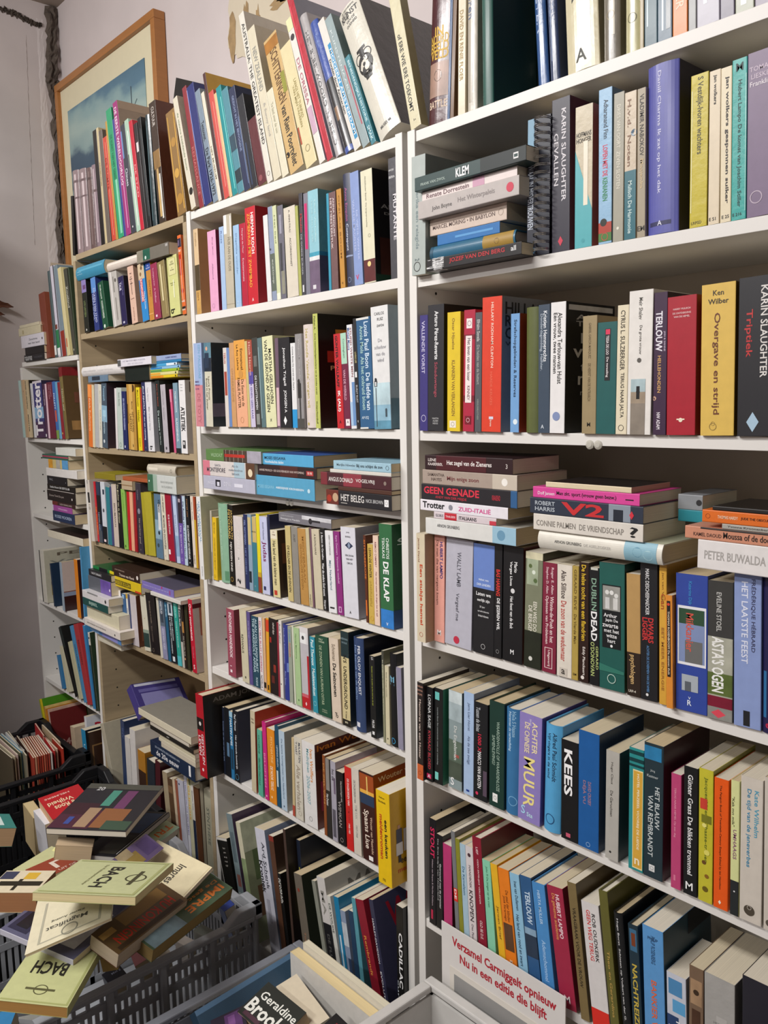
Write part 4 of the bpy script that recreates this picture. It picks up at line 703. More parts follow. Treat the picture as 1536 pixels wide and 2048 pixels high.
U,-1.3109,-.004,1.4838,-.0408,.0168,.1373,.2081|e0e0e4||paperback_book|M3|white paperback with blue flag strip|T Michael Moore@2a5aa0 .03 .24 .3 .44; T STUPID WHITE MEN@8a4a4a .03 .5 .7 .34; R 6a90c0 .55 .97 .5 1.; R a8c4e0 .74 .97 .0 .5
U,-1.2931,-.004,1.4838,-.0284,.0098,.1445,.2189|1c1c20||slim_paperback|M3|thin black paperback with white label|R e8e8e8 .48 .53 .1 .7; T LOVING LIFE@c0b880 .3 .4 .5 .5; T BURST RUST@c0c0c0 .6 .76 .5 .5; H t@e8e8e8 .93 .5 .02
U,-1.2823,-.004,1.4838,-.0311,.0425,.144,.2182|2a5c86||paperback_book|M3|sea-blue paperback with worn top edge|R d8d8d4 0 .02 .0 .9; T Louis Paul Boon  De liefde van@d8e8f4 .04 .83 .7 .3; T Annie Mols  Als het onkruid bloeit@a8ccc8 .07 .83 .36 .24; H AP-EQ@c8d8e4 .9 .4 .03; R d8d8d4 .985 1. .0 .6
U,-1.2389,-.004,1.4838,-.0241,.0494,.1555,.2356|dfdfde/a8b8c0||paperback_book|M3|wide white paperback with lamp-post picture|H CARLOS@5a5a5a .06 .5 .024; H RUIZ@5a5a5a .105 .55 .024; H ZAFÓN@5a5a5a .155 .55 .024; H De@a8a8ac .275 .5 .03; H schaduw@a8a8ac .33 .5 .03; H van de@a8a8ac .385 .5 .03; H wind@a8a8ac .435 .5 .03; R b8d0dc .62 .8; R 8cb4c8 .8 .93; R 5a90a8 .93 1.; R 26282c .66 .98 .16 .2; D 26282c .59 .18 .12; R 26282c .6 .65 .1 .26; R d8e0e4 .61 .645 .14 .22; D 3a4a54 .84 .75 .1; R 3a4a54 .84 .9 .7 .8; Q 1c1e22 .32 .98 .66 .74; Q 1c1e22 .33 .45 .5 .9; Q 6a8a98 .75 1. .0 .66
U,-1.9267,-.022,1.0838,-.0165,.0198,.1443,.2187|e2e2e0/bcb89c||paperback_book|M5|white paperback titled HET CARNAVAL VAN ROMANS|T HET CARNAVAL@6a98b8 .06 .55 .64 .34; T VAN ROMANS@6a98b8 .08 .48 .26 .34; T MONTAILLOU@5a5a5a .84 .96 .6 .16; F h@3a2c28 .1 .18 .5 .9; Q a83c30 .3 .34 .6 .9
U,-1.9026,-.002,1.084,.0207,.0081,.1204,.1825|b8b0a0||slim_paperback|M5|narrow beige-patterned paperback|R 8a8478 .6 .95 .2 .8
U,-1.8941,-.002,1.0845,.0368,.0196,.11,.1659|e0b820||pocket_book|M5|sun-yellow slim paperback|T Bart Groen@6a5418 .08 .26 .5 .3; T ONTDEKKERS DER HUMANITEIT@a08020 .32 .84 .5 .3; O 6a5418 .94 .4 .4
U,-1.8631,-.002,1.0838,-.0123,.0467,.135,.2045|88b094/6a9078|hr|hardback_book|M5|mint-green rounded hardback|T Simone Vestdijk Anton Wachter@b8d8c0 .05 .72 .35 .22; R 5a8a68 .85 .97 .6 .9
U,-1.8134,-.002,1.084,.0085,.0239,.1351,.2047|15130f/241a10||paperback_book|M5|black paperback titled MIJN EIGEN KIND|T JACQUELYN@d0b060 .06 .42 .76 .4; T MITCHARD@d0b060 .06 .42 .32 .4; T MIJN EIGEN KIND@e8e4dc .46 .83 .5 .42; O c8a040 .93 .5 .5
U,-1.7851,-.002,1.0838,-.0029,.0421,.1183,.1792|d4ccc8||pocket_book|M5|off-white paperback with question-mark emblem|T CONNIE PALMEN@e0dcd8 .2 .7 .5 .3; T ?@1c1c1c .88 .96 .4 .4
U,-1.7394,-.002,1.0838,.0028,.0163,.1236,.1872|232c58||pocket_book|M5|slim navy paperback|T FIEL WITTEMAN@8a98c8 .08 .4 .4 .4; T HET GEHEIM@6a78a8 .45 .8 .4 .4
U,-1.7217,-.002,1.0839,.0064,.0168,.1246,.1889|8aa0b4||pocket_book|M5|grey-blue slim paperback|R c8b884 .04 .4 .1 .9; R 1c2430 .75 .9 .1 .7
U,-1.7035,-.002,1.0838,.0011,.0207,.1218,.1845|3c7a88||pocket_book|M5|teal paperback with sandy top|R c8b070 0 .34 .2 1.; H REISGIDS@2a2a24 .2 .5 .02; O e0e8ec .93 .4 .2
U,-1.6814,-.002,1.0838,-.0042,.0143,.1275,.1932|e4d420||paperback_book|M5|lemon-yellow paperback with red foot|R 8a3c28 .8 1.; R c8a020 .74 .8
U,-1.6638,-.002,1.0838,-.0201,.0313,.1243,.1884|c4c8e4||pocket_book|M5|pale lilac paperback titled Judas|T Arnold Huthecker@5a5a7a .07 .3 .5 .2; T Judas@7a2458 .32 .58 .5 .62; R 2a2c58 .9 .95 .2 .5
U,-1.6317,-.002,1.0838,-.0087,.0092,.1289,.1953|242848||slim_paperback|M5|thin dark blue paperback|
U,-1.6186,-.002,1.0838,-.0308,.029,.11,.16|d8cc98/3c2a20||pocket_book|M5|cream paperback titled Het land van de kleine man|R e4dcc4 0 .13 .05 .95; H LEVI@6a3c28 .03 .5 .02; H WEEM@6a3c28 .07 .5 .02; T Het land van de kleine man@4a4434 .16 .82 .5 .4; R c03c28 .9 .97 .2 .6; Q 6a4028 .2 .5 .1 .9; Q 2a1c18 .5 .9 .1 .9
U,-1.558,-.002,1.0838,-.0264,.021,.1158,.1755|c8b67c||pocket_book|M5|straw paperback De kellner en de levenden|T DE KELLNER EN DE LEVENDEN@2a2618 .26 .88 .5 .4
U,-1.5351,-.002,1.0838,-.0198,.0243,.1161,.176|8c8880||pocket_book|M5|grey cloth volume|T DUIST@5a5650 .1 .2 .5 .3
U,-1.5079,-.002,1.0838,-.0347,.0302,.1154,.1748|b88a48||pocket_book|M5|brown-gold paperback with faint lettering|T MEDITERRAAN@9a6c30 .1 .7 .66 .24; T GRONDELOZE WEGEN@9a6c30 .2 .8 .34 .24
U,-1.4764,-.002,1.0838,-.0392,.0128,.1179,.1786|c8bc98||pocket_book|M5|narrow beige paperback|T zorgtaken@5a5440 .84 .98 .5 .4
U,-1.4631,-.002,1.0838,-.0268,.0058,.1189,.1802|7a5a68||slim_paperback|M5|thin mauve booklet|
U,-1.4538,-.002,1.0838,-.0439,.0278,.1178,.1784|ccc2a8||pocket_book|M5|cream paperback with small dark capitals|T A KOOLHAAS@4a4438 .06 .32 .45 .22
U,-1.4237,-.002,1.0838,-.0328,.015,.121,.1833|131314||pocket_book|M5|black slim paperback with white lettering|T J. Bastos de Carvalho@f0f0f0 .05 .38 .4 .5; T Waar die andere God woont@f0f0f0 .42 .82 .4 .5; T Djangolo@f0f0f0 .87 .98 .4 .45
U,-1.4054,-.002,1.0838,-.0409,.0278,.1188,.18|e4e4e6||pocket_book|M5|bright white paperback titled Mijn Nederland|T GEERT VAN ISTENDAEL@6a6a6a .05 .3 .55 .16; T Mijn Nederland@5a7a88 .36 .72 .45 .32; R 1c1c1c .93 .95 .2 .76
U,-1.3737,-.002,1.0838,-.0528,.0203,.1197,.1814|8a2a78||pocket_book|M5|purple slim paperback titled Vermoorde onschuld|T Karin Overmars@d8a8d0 .05 .28 .5 .3; T Vermoorde onschuld@d8a8d0 .3 .62 .5 .3; R d8b0d4 .9 .97 .25 .7; R 8a2a78 .91 .96 .35 .6
U,-1.3518,-.002,1.0838,-.0333,.0482,.1279,.1938|d8d8e0/b4b4bc||paperback_book|M5|thick white paperback with navy diamond|H JOHN@5a5a60 .06 .5 .02; H IRVING@5a5a60 .105 .5 .02; E 26304c .2 .55 .55; E 8a98b0 .2 .55 .2; H EEN ZOON@5a5a60 .31 .55 .02; H VAN HET@5a5a60 .35 .55 .02; H CIRCUS@5a5a60 .395 .55 .02; H A@3a3a3c .94 .45 .03
U,-1.28,-.002,1.0838,-.026,.0079,.1209,.1832|5a2c18||slim_paperback|M5|thin brown paperback with orange lettering|T SITMABEROSE@d87830 .05 .5 .5 .6; R d87028 .74 .92 .2 .7
U,-1.2711,-.002,1.0838,-.0058,.0172,.11,.1667|ccac50||pocket_book|M5|gold-beige paperback by fire emblem|T LEON DE WINTER@2a2418 .05 .42 .5 .42; T LA PLACE DE LA BASTILLE@a88830 .46 .78 .5 .36; O d0a030 .93 .6 .6
U,-1.2534,-.002,1.0838,-.0063,.0164,.1227,.186|e8ccb8||pocket_book|M5|pale pink slim paperback|T REMCO CAMPERT@8a4a58 .07 .35 .5 .3; T Het verhaal tussen de dingen ben ik zelf@8a4a58 .4 .9 .5 .3
U,-1.2332,-.002,1.0838,-.0111,.0385,.14,.2122|2f6a40/275a38||paperback_book|M5|grass-green paperback titled DE KLAP, blue foot|T CHRISTOS@e8f0e8 .13 .33 .66 .22; T TSIOLKAS@e8f0e8 .13 .33 .34 .2; T DE KLAP@f4f4f4 .36 .74 .5 .42; R 2f7cc8 .82 1.; H V@f0f4f8 .96 .5 .03; F CHR@d8e8d8 .13 .18 .1 .9; F TSIO@d8e8d8 .19 .24 .1 .9; Q 244878 .82 1. 0 1
U,-1.8369,-.004,.8391,.0094,.0365,.1185,.1795|98495a/843c48||pocket_book|M6|dusty-rose paperback titled INDONESIA HANDBOOK|T INDONESIA HANDBOOK@f4e8ea .05 .72 .5 .36; R f0e0e4 .84 .85 .3 .5; R f0e0e4 .9 .94 .3 .55
U,-1.7691,-.004,.8388,-.0175,.0313,.1238,.1876|ccc4a8||pocket_book|M6|cream paperback with small dark title|T REVIANUS@3a3828 .34 .6 .3 .3; D 5a5a48 .93 .5 .2
U,-1.7357,-.004,.8388,-.0183,.015,.1237,.1875|5c5088||pocket_book|M6|purple slim paperback|T Johan van Heugen Denkwijzigingen@a8a0d0 .12 .6 .5 .44
U,-1.7193,-.004,.839,.0054,.0295,.1196,.1812|24485a||pocket_book|M6|dark teal paperback titled THE SPARSHOLT AFFAIR|T ALAN HOLLINGHURST@b8d0d8 .03 .78 .7 .32; T THE SPARSHOLT AFFAIR@b8d0d8 .03 .8 .32 .32; T PICADOR@b8d0d8 .86 .98 .6 .3
U,-1.687,-.004,.8389,.0048,.0145,.1209,.1831|e0d8d8||pocket_book|M6|thin white paperback with pink title|T EEN HELE BLUIT LIEDEREN@b85070 .05 .75 .5 .44; T NOVELLA@3a3a3c .8 .98 .5 .5
U,-1.6704,-.004,.8388,.0044,.0109,.1216,.1842|d8ac80||slim_paperback|M6|thin peach paperback|R 1c1814 .88 .96 .1 .9
U,-1.6582,-.004,.8391,.0264,.0122,.1233,.1869|e0a028||pocket_book|M6|thin marigold paperback|R d04020 .02 .18; R 3a2818 .9 .97 .3 .8
U,-1.6426,-.004,.8391,.0105,.0325,.1251,.1896|1c1412|g|pocket_book|M6|black glossy hardback with red picture|R a82820 .25 .32 .1 .3; R 8a2c20 .6 .7 .5 .8; R 5a2018 .75 .85 .2 .6; T ndred days@d8d0c8 .05 .2 .6 .3
U,-1.6094,-.004,.8389,.0092,.0078,.1217,.1844|8a2434||slim_paperback|M6|thin burgundy book|
U,-1.601,-.004,.8389,.0078,.0123,.1262,.1912|dcd8d0||paperback_book|M6|white slim paperback|T Rob Tabor@5a5a6a .05 .3 .4 .4; D 3a3a3a .82 .4 .3
U,-1.5873,-.004,.839,.0078,.023,.1217,.1844|2f3a8a|hr|hardback_book|M6|royal-blue slim hardback|T Handboek Toiletgroentes@a8b0e0 .05 .52 .3 .34; R 6a80c0 .5 .62 .7 1; T Peter Simons@8a98d0 .62 .8 .4 .3
U,-1.5631,-.004,.8388,.0031,.0145,.1214,.184|98a090||pocket_book|M6|grey-green slim paperback|T DE GARDE@5a90b8 .04 .2 .5 .5; T PUZZELEN@c86a5a .22 .4 .5 .4
U,-1.5448,-.004,.8388,-.0096,.0069,.1244,.1885|d0d4c0||slim_paperback|M6|thin white-green booklet|
U,-1.5367,-.004,.8388,-.0141,.0215,.1226,.1858|a8c490||pocket_book|M6|pale apple-green paperback|T Hannes Meinkema@6a8a58 .08 .4 .4 .24; D 4a6a40 .93 .5 .2
U,-1.5121,-.004,.8388,-.0191,.0319,.1269,.1922|bcb8bc/9a9498||paperback_book|M6|grey and red paperback with price sticker|R d8d4d4 .0 .2; R e8e8e8 .07 .2 .05 .75; D 3a3a3a .13 .4 .3; R c8606a .82 .88; R b81c24 .86 1.; R b02028 .34 1. .8 1.; E f0d8d8 .94 .5 .2
U,-1.4714,-.004,.8388,-.0335,.0182,.1164,.1764|2f90a4||pocket_book|M6|turquoise paperback titled Muskietenkust|T Paul Theroux@e8f4f4 .04 .38 .5 .55; T Muskietenkust@e8f4f4 .42 .78 .5 .55; O a0d0d8 .88 .5 .6
U,-1.4503,-.004,.8388,-.0336,.0461,.1216,.1842|204c38/183a2c|h|hardback_book|M6|dark green hardback De zonden van Laurian Ostar|H WILLY@c8d4b8 .04 .45 .02; H CORSARI@c8d4b8 .07 .5 .02; T DE ZONDEN VAN LAURIAN OSTAR@a8b898 .12 .86 .4 .2; H OPNIEUW@a8b898 .92 .5 .016; H UITGEVEN@a8b898 .945 .5 .016
U,-1.4008,-.004,.8388,-.033,.0325,.1244,.1884|d8c8b4||pocket_book|M6|cream-pink paperback titled De Seizoenen|T Schoeman@7a6a58 .07 .27 .5 .36; T De Seizoenen@221e1a .3 .7 .5 .36; H Ђ@2a241e .92 .5 .06
U,-1.3639,-.004,.8388,-.0054,.0263,.1399,.212|cfc090/22303c||paperback_book|M6|yellowed book reading UNDERGROUND, dark top|R 1c3034 0 .27; H HERMAN@7a9098 .08 .5 .02; H WOUK@7a9098 .12 .5 .02; T N'S  UNDERGROUND@1c1812 .25 .82 .5 .42; T W.F. Hermans@3a3428 .84 .92 .5 .2; R 1c1812 .93 1.; H am@d8d0b0 .96 .5 .02
U,-1.3239,-.004,.8388,-.014,.0321,.1354,.2052|33466e/1c2030|hr|hardback_book|M6|navy hardback Het bezoek van de lijfarts|T PER OLOV ENQUIST@e0e4ec .08 .6 .65 .24; T Het bezoek van de lijfarts@8ca8d0 .08 .66 .32 .28; R d8d8e0 .9 .95 .25 .6
U,-1.2701,-.004,.8388,-.0103,.0174,.1167,.1768|131516/2c3440||pocket_book|M6|black paperback with small green title|T J.J.@d8d8d8 .01 .05 .6 .4; T Opstaan voor de joden op het eind van de tijd@a8b040 .12 .6 .5 .26; T MR.DIR@e0e0e0 .78 .88 .5 .4; R e0e0e0 .92 .96 .3 .7
U,-1.2312,-.004,.8388,-.0084,.0068,.1291,.1956|8a8a70||slim_paperback|M6|thin grey-green paperback|R 4a4a40 0 .15; T Kindjes van de Vrouw@c8c8b0 .1 .7 .5 .5
U,-1.2234,-.004,.8388,-.001,.0125,.11,.1663|d0c8a8||pocket_book|M6|cream paperback between dark ones|T Steven de jonge vrouwen@6a6450 .08 .4 .4 .3; D 6a6450 .93 .5 .3
U,-1.2091,-.004,.8388,-.01,.0212,.1288,.1951|121317|hr|hardback_book|M6|black hardback with glowing blue letters|T EI@8ad0f0 .24 .34 .4 .6; O 4ab0e0 .94 .4 .6; R 2a6aa0 .92 .96 .1 .3
U,-1.1855,-.004,.8388,-.0214,.0145,.1128,.1709|8e8aa0/7a7884|g|pocket_book|M6|lavender plastic-wrapped book by side panel|R c8c4d4 .02 .98 .0 .12
U,-1.9258,-.052,.5498,-.0271,.0378,.2,.2273|b01826/17120f|h|hardback_book|M7|big red and black hardback GESTOLEN LEVEN|R 17120f .28 .43 .02 .92; D d8d4d0 .35 .45 .3; T GESTOLEN@f0e0e0 .47 .84 .68 .3; T LEVEN@f0e0e0 .5 .74 .28 .3; D f0e0e0 .91 .5 .24; F ADAM JOHNS@6a6460 .05 .12 .15 .95; F GE@5a2020 .6 .67 .3 .8
U,-1.8876,-.002,.5501,.0249,.0104,.1251,.1895|1a2030||slim_paperback|M7|thin dark blue book with tiny dots|T Vrouwen van een reis naar het licht@8aa0c8 .2 .8 .5 .4
U,-1.8756,-.002,.5502,.0186,.0237,.1273,.1929|17191f||paperback_book|M7|black book beside thin dark one|R 5a7a98 .5 .7 .4 .9
U,-1.8488,-.002,.5499,.006,.0156,.1239,.1878|2a74a4||pocket_book|M7|blue slim paperback with white italics|R 9ac0d4 0 .08; T MARTIN AMIS@e4f0f4 .1 .5 .5 .62; R 1c3c54 .55 .85 .2 .9
U,-1.8308,-.002,.5499,.0044,.0238,.1291,.1956|181b21/33364a|h|hardback_book|M7|black hardback with thick page edges|T Paul Theroux@e8ecf0 .05 .28 .5 .36; T Het drijvende koninkrijk@e8ecf0 .34 .82 .5 .36; O 5a90a8 .93 .5 .7; F P@e8e8e8 .12 .2 .5 .95; F H@e8e8e8 .22 .28 .5 .95; F ke@e8e8e8 .3 .36 .3 .95
U,-1.7502,-.002,.5504,.0289,.0211,.1443,.2186|cabea0/b8462c||paperback_book|M7|worn cream book with rust cover|H DILE@5a4a38 .1 .5 .02; H VAN@5a4a38 .14 .5 .02
U,-1.7198,-.002,.5503,.0251,.0214,.1166,.1767|5aae94||pocket_book|M7|mint-green slim paperback|T CATHERINE@1c4a40 .08 .36 .4 .3; T VERLOREN ONSCHULD@1c4a40 .42 .84 .4 .3
U,-1.6893,-.002,.5498,-.0118,.0168,.1343,.2035|c8287c|h|hardback_book|M7|hot-pink slim hardback|T BELOFTEN@e890b8 .4 .84 .4 .4; D f0c0d8 .95 .5 .3
U,-1.6697,-.002,.5498,-.0059,.0322,.1275,.1932|e08a20||paperback_book|M7|orange paperback among pink and blue|T PSYCHIATRIE@f4c078 .1 .45 .6 .3; T DE NOOR TERUG@f8e8d0 .5 .82 .5 .36; D f4d0a0 .92 .4 .2
U,-1.6355,-.002,.5498,-.0016,.0161,.1384,.2097|1f4c66|h|hardback_book|M7|petrol-blue hardback|T LIJFENDE ZIELEN@c8d8e4 .24 .5 .5 .4; R c8d8d8 .55 .75 .2 .6
U,-1.6167,-.002,.5498,-.0128,.0238,.1336,.2025|b4c8d8/a4a8a8||paperback_book|M7|ice-blue paperback with small lettering|T De laatste hunzegrinzen van Nederland@5a7088 .1 .85 .5 .3; D 4a5a6a .95 .5 .2
U,-1.5702,-.002,.55,.0245,.0096,.1312,.1988|c8b488||slim_paperback|M7|thin beige booklet with red foot|R b04a38 .86 1.
U,-1.5573,-.002,.5501,.0104,.0303,.1363,.2065|d2ccbc/c0b8a8||paperback_book|M7|grey-white paperback titled Alle verhalen|T MAARTEN@4a5060 .06 .3 .7 .26; T 'T HART@4a5060 .06 .22 .3 .24; T Alle verhalen@a09484 .34 .88 .5 .5; O a8a090 .92 .6 .4
U,-1.5208,-.002,.5498,-.0179,.05,.136,.2061|e0dedc/6a3c34||paperback_book|M7|thick white paperback Medicijnen 2006-2007|T Ivan Wolffers@d88838 .07 .46 .72 .22; T Medicijnen@6aa0a8 .08 .36 .42 .24; T 2006-2007@8ab0b8 .4 .74 .42 .24; O 8a8a8a .91 .5 .24; F Ivan Wo@e08a38 .02 .09 .05 .95; Q 4a2c28 .09 .3 .0 1; Q a83c58 .45 .8 .1 .7
U,-1.4453,-.002,.5498,-.0052,.0099,.1276,.1933|8a4c24||slim_paperback|M7|narrow rust paperback|T DE ZIEL VAN@c89050 .1 .6 .5 .5
U,-1.4342,-.002,.5498,-.0092,.0185,.1252,.1897|2c2824||pocket_book|M7|dark photo paperback|R 8a8480 0 .4 .1 .8; T Het Duister@e8e4e0 .45 .6 .3 .4
U,-1.4146,-.002,.5498,-.0132,.0182,.1248,.1891|a8a4b0||pocket_book|M7|white and grey photo paperback|T Ivo de@2a2a30 .1 .24 .5 .5; R 6a5a70 .2 .4 .6 .9; R 5a5660 .6 .95 .2 .8
U,-1.393,-.002,.5498,-.0305,.0256,.1135,.172|1a1618||pocket_book|M7|black paperback with silver lettering|T Herinneringen aan@c0bcb8 .12 .4 .7 .26; T WIMKAN@9a9490 .4 .76 .4 .4; O b8b0a8 .93 .5 .4
U,-1.3635,-.002,.5498,-.0147,.0234,.1276,.1933|cc2420||paperback_book|M7|vivid red paperback of diaries|T DE DAGBOEKEN VAN@f4e0d8 .14 .46 .5 .3; T WIM KAN@a83030 .48 .64 .5 .3; T 1968-1983@f4e0d8 .68 .8 .5 .24
U,-1.3385,-.002,.5498,-.021,.0251,.1306,.1979|d4ccbe||paperback_book|M7|ivory paperback of diaries|T DE DAGBOEKEN VAN@6a6a6a .14 .4 .4 .26; T WIM KAN@a8a4a0 .42 .58 .5 .3; T 1957-1968@8a8a88 .66 .8 .5 .22
U,-1.3076,-.002,.5498,-.0389,.0459,.1321,.2001|3a1a16/a04c24||paperback_book|M7|brown paperback with glowing city lights|R a04a1c .02 .2; R e8b048 .2 .24; R 2a3c58 .24 .36; R e8c870 .04 .24 .5 .58; T Spaans Liue@f0e0d0 .42 .86 .36 .42; T Wouter van Maatricht@d8b8a0 .48 .9 .74 .16; R f0ece8 .93 .98 .45 .75; F Wouter van@e8d0b0 .04 .1 .1 .9
U,-1.2182,-.036,.5498,-.0209,.0409,.1328,.2012|e8c014/d0a010||paperback_book|M7|yellow paperback Een keukenmeidenroman, rightmost|H Kathryn@3a2c10 .07 .45 .024; H Stockett@3a2c10 .11 .45 .024; T een keuken@2a2014 .29 .7 .7 .22; T meidenroman@c03c1c .25 .73 .35 .24; H m@8a7010 .95 .45 .03; D 3a1c1c .3 .1 .01; F ee@3a2810 .73 .78 .2 .32; F mei@c03c1c .82 .87 .14 .32; Q 4a4a58 .4 .55 .12 .24; Q d8d4d0 .55 .68 .11 .25; Q c89878 .36 .4 .15 .2; Q 2a2020 .68 .76 .15 .21; Q d8d4d0 .42 .66 .27 .36
U,-2.6934,.004,2.0203,.0684,.0144,.1188,.18|1a1716||art_book|B1|thin black volume at the left end|
U,-2.6657,.004,2.0193,-.0031,.0435,.1651,.2502|8a787a|hrg|hardback_book|B1|mauve encyclopedia volume, outermost of four|R c8b8ba .05 .95 .55 .75; R 6a585a .12 .15; R 6a585a .32 .34
U,-2.6158,.004,2.0193,-.0125,.0506,.1608,.2436|8c7a7c|hrg|hardback_book|B1|mauve encyclopedia volume, second from outer end|R cababc .05 .95 .6 .8; R 6a585a .12 .15; R 6a585a .32 .34
U,-2.5589,.004,2.0194,.0042,.0349,.156,.2364|64504e|hrg|hardback_book|B1|darker mauve encyclopedia volume, third of four|R 8a7876 .05 .95 .6 .7; R 4a3a38 .12 .15
U,-2.518,.004,2.0193,-.0198,.037,.156,.2364|84727a|hrg|hardback_book|B1|mauve encyclopedia volume beside black book|R b8a8ac .05 .95 .5 .7; R 6a585a .3 .33
U,-2.475,.004,2.0193,-.0432,.0262,.2,.3284|1c1918||art_book|B1|black tall slim book|
U,-2.4467,.004,2.0193,-.0484,.0134,.2,.3305|c4b48c||art_book|B1|thin straw tall booklet|T KINDERLIEDJES@6a4a30 .3 .5 .5 .5
U,-2.4312,.004,2.0193,-.0536,.0245,.2,.3182|6a6058||art_book|B1|thin grey-brown tall book|
U,-2.3989,.004,2.0193,-.0789,.0259,.1936,.2933|c84a38|g|art_book|B1|red tall book left of gold and green|R e08a78 .05 .95 .5 .65; T DE RUIMTE@8a2418 .2 .5 .4 .4
U,-2.3709,.004,2.0193,-.0846,.011,.2,.3333|b89040||art_book|B1|thin gold tall book|
U,-2.3543,.004,2.0193,-.0999,.0342,.2,.3613|2f9a6c|g|art_book|B1|bright green tall book|R 8ad0b0 .55 .97 .5 .85; T DE KUNST VAN HET GEBIED@1c6a48 .2 .55 .5 .4
U,-2.318,.004,2.0193,-.1046,.0123,.2,.3273|3a3f88||art_book|B1|thin indigo tall book|
U,-2.3038,.004,2.0193,-.109,.0297,.24,.3696|9a3474/8c7b6a|h|hardback_book|B1|magenta tall book De Eerste Wereldoorlog, sepia soldiers cover|Q a08c78 .0 .06 .0 1; Q 2a2420 .16 .3 .05 .12; Q 2a2420 .18 .26 .3 .5; D 2a2420 .2 .4 .01; Q d8d4c8 .24 .3 .55 .8; T DE EERSTE WERELDOORLOG@f0d8e8 .04 .62 .45 .5; R d088b4 .62 .95 .5 .7
U,-2.2686,.004,2.0193,-.1253,.029,.197,.2986|3a3e48||art_book|B1|charcoal tall book with script lettering|T Chinees@c8ccd4 .4 .56 .4 .5; R 6a88b8 .05 .3 .0 .3; D d8d8d8 .94 .4 .2
U,-2.2376,.004,2.0193,-.1278,.0235,.2,.3058|a8c4b0|g|art_book|B1|mint-white tall book|R e8f0e8 .1 .95 .5 .7; R 2a2a28 .3 .5 .0 .2
U,-2.2123,.004,2.0193,-.1277,.0198,.1962,.2973|c02438||art_book|B1|scarlet thin tall book|T DE STAD@e8a8a8 .4 .7 .5 .4
U,-2.1907,.004,2.0193,-.1124,.0196,.1865,.2826|2a2426||art_book|B1|dark brown tall book|R d8d0d0 .18 .27 .3 .9
U,-2.1693,.004,2.0193,-.1007,.0193,.1925,.2916|15181a|g|art_book|B1|black glossy tall book|R 4a5458 .1 .9 .6 .8
U,-2.1467,.004,2.0193,-.0404,.0239,.1895,.2871|22353a|hrg|hardback_book|B1|dark teal glossy tall book|R 5a7880 .05 .95 .3 .5
U,-2.1023,.004,2.0193,-.0841,.0368,.22,.3102|3a2c22/5a3020|g|art_book|B1|dark ornate tall book, fiery picture cover|R c0a068 .4 .95 .3 .6; R e8e0d0 .6 .97 .62 .82; T CULTUUR@c8c0b8 .04 .2 .5 .4; Q a8502c .05 .25 .25 .9; Q 8a6a30 .3 .52 .2 .9; Q 4a1c18 .55 .75 .15 .85; Q b05030 .78 .92 .3 .8; R 8a6a3c .4 .55
U,-2.0014,.004,2.0193,-.144,.0468,.2,.2633|8a6a3c/7a5a30|g|art_book|B1|gilded brown ornate tall book|R c89c48 .04 .96 .1 .2; R c89c48 .04 .96 .8 .9; D b0843c .3 .5 .5; D c89c48 .6 .5 .5; D b0843c .85 .5 .6
U,-2.6241,-.002,1.7723,-.0254,.0343,.11,.1618|22251f/1c1c1a||pocket_book|B2|purple and black paperback, leftmost|R 8a7cb4 0 .24; R 6a4a78 .1 .18 .3 .9; T LOS LEITSEN@7a8a58 .4 .7 .5 .4; D d8d8d0 .95 .5 .2
U,-2.5472,-.002,1.7723,-.0601,.0343,.11,.1594|2c3a78||pocket_book|B2|blue paperback with white stacked lettering|R 5a8ac8 0 .28; T DICKEN VAN STAD@b8c0e0 .2 .85 .6 .4; T GERMINAL@9aa8d0 .3 .8 .25 .34
U,-2.4841,-.002,1.7723,-.1675,.0368,.11,.1399|1f5038||pocket_book|B2|forest-green paperback|T Mireille Leopold@e0ece0 .06 .36 .45 .3; T HONDERD KOMEDIES@d8e4d8 .4 .78 .45 .3; D e0ece0 .95 .4 .3
U,-2.4111,-.002,1.7723,-.1078,.0553,.11,.1628|b8b4ae|g|pocket_book|B2|white speckled tall book|R d8d4d0 .0 1. .2 .4; R 8a8680 .12 .4 .5 .62; R 8a8680 .5 .9 .6 .7; D 5a5650 .2 .8 .2
U,-2.3515,-.002,1.7723,-.0792,.035,.11,.1391|27224c/1f1a24||pocket_book|B2|deep indigo paperback|T TAUB@d8d4e8 .12 .28 .3 .4; T Vragen over het weer@8a84b8 .1 .4 .7 .2; R c8c4d8 .92 .96 .3 .6
U,-2.2858,-.002,1.7723,-.0811,.0361,.11,.1599|d8b4a0/b08c74||pocket_book|B2|flesh-pink paperback with a black cross|H Engel@3a2420 .13 .5 .03; H in het@3a2420 .19 .5 .02; H Duister@3a2420 .225 .5 .025; R 4a302c .25 .5 .47 .53; R 4a302c .3 .31 .3 .75; H GRONINGEN@6a4a40 .57 .5 .016; T DE BEZIGE BIJ@9a7060 .72 .95 .5 .14
U,-2.2179,-.002,1.7723,-.1054,.0368,.11,.1575|2f86c8||pocket_book|B2|cream-topped blue paperback with red plate|R c8b494 0 .27; D 6a4a30 .08 .6 .3; D 8a6a48 .18 .4 .3; R c03040 .26 .66 .2 .62; T BUITENSTAANDERS@f0e8e0 .27 .65 .41 .3; T Hans Schoots@c8dcf0 .5 .8 .75 .24
U,-2.1761,-.002,1.7723,-.0609,.0268,.11,.1547|c0843c||pocket_book|B2|orange-brown paperback with blue head|R 2c4a98 0 .13; H VAN@d0d8f0 .05 .5 .02; H DER LEEUW@d0d8f0 .09 .5 .02; T ONTBIJT@9a5a28 .3 .6 .6 .4; R d8a060 .88 .9
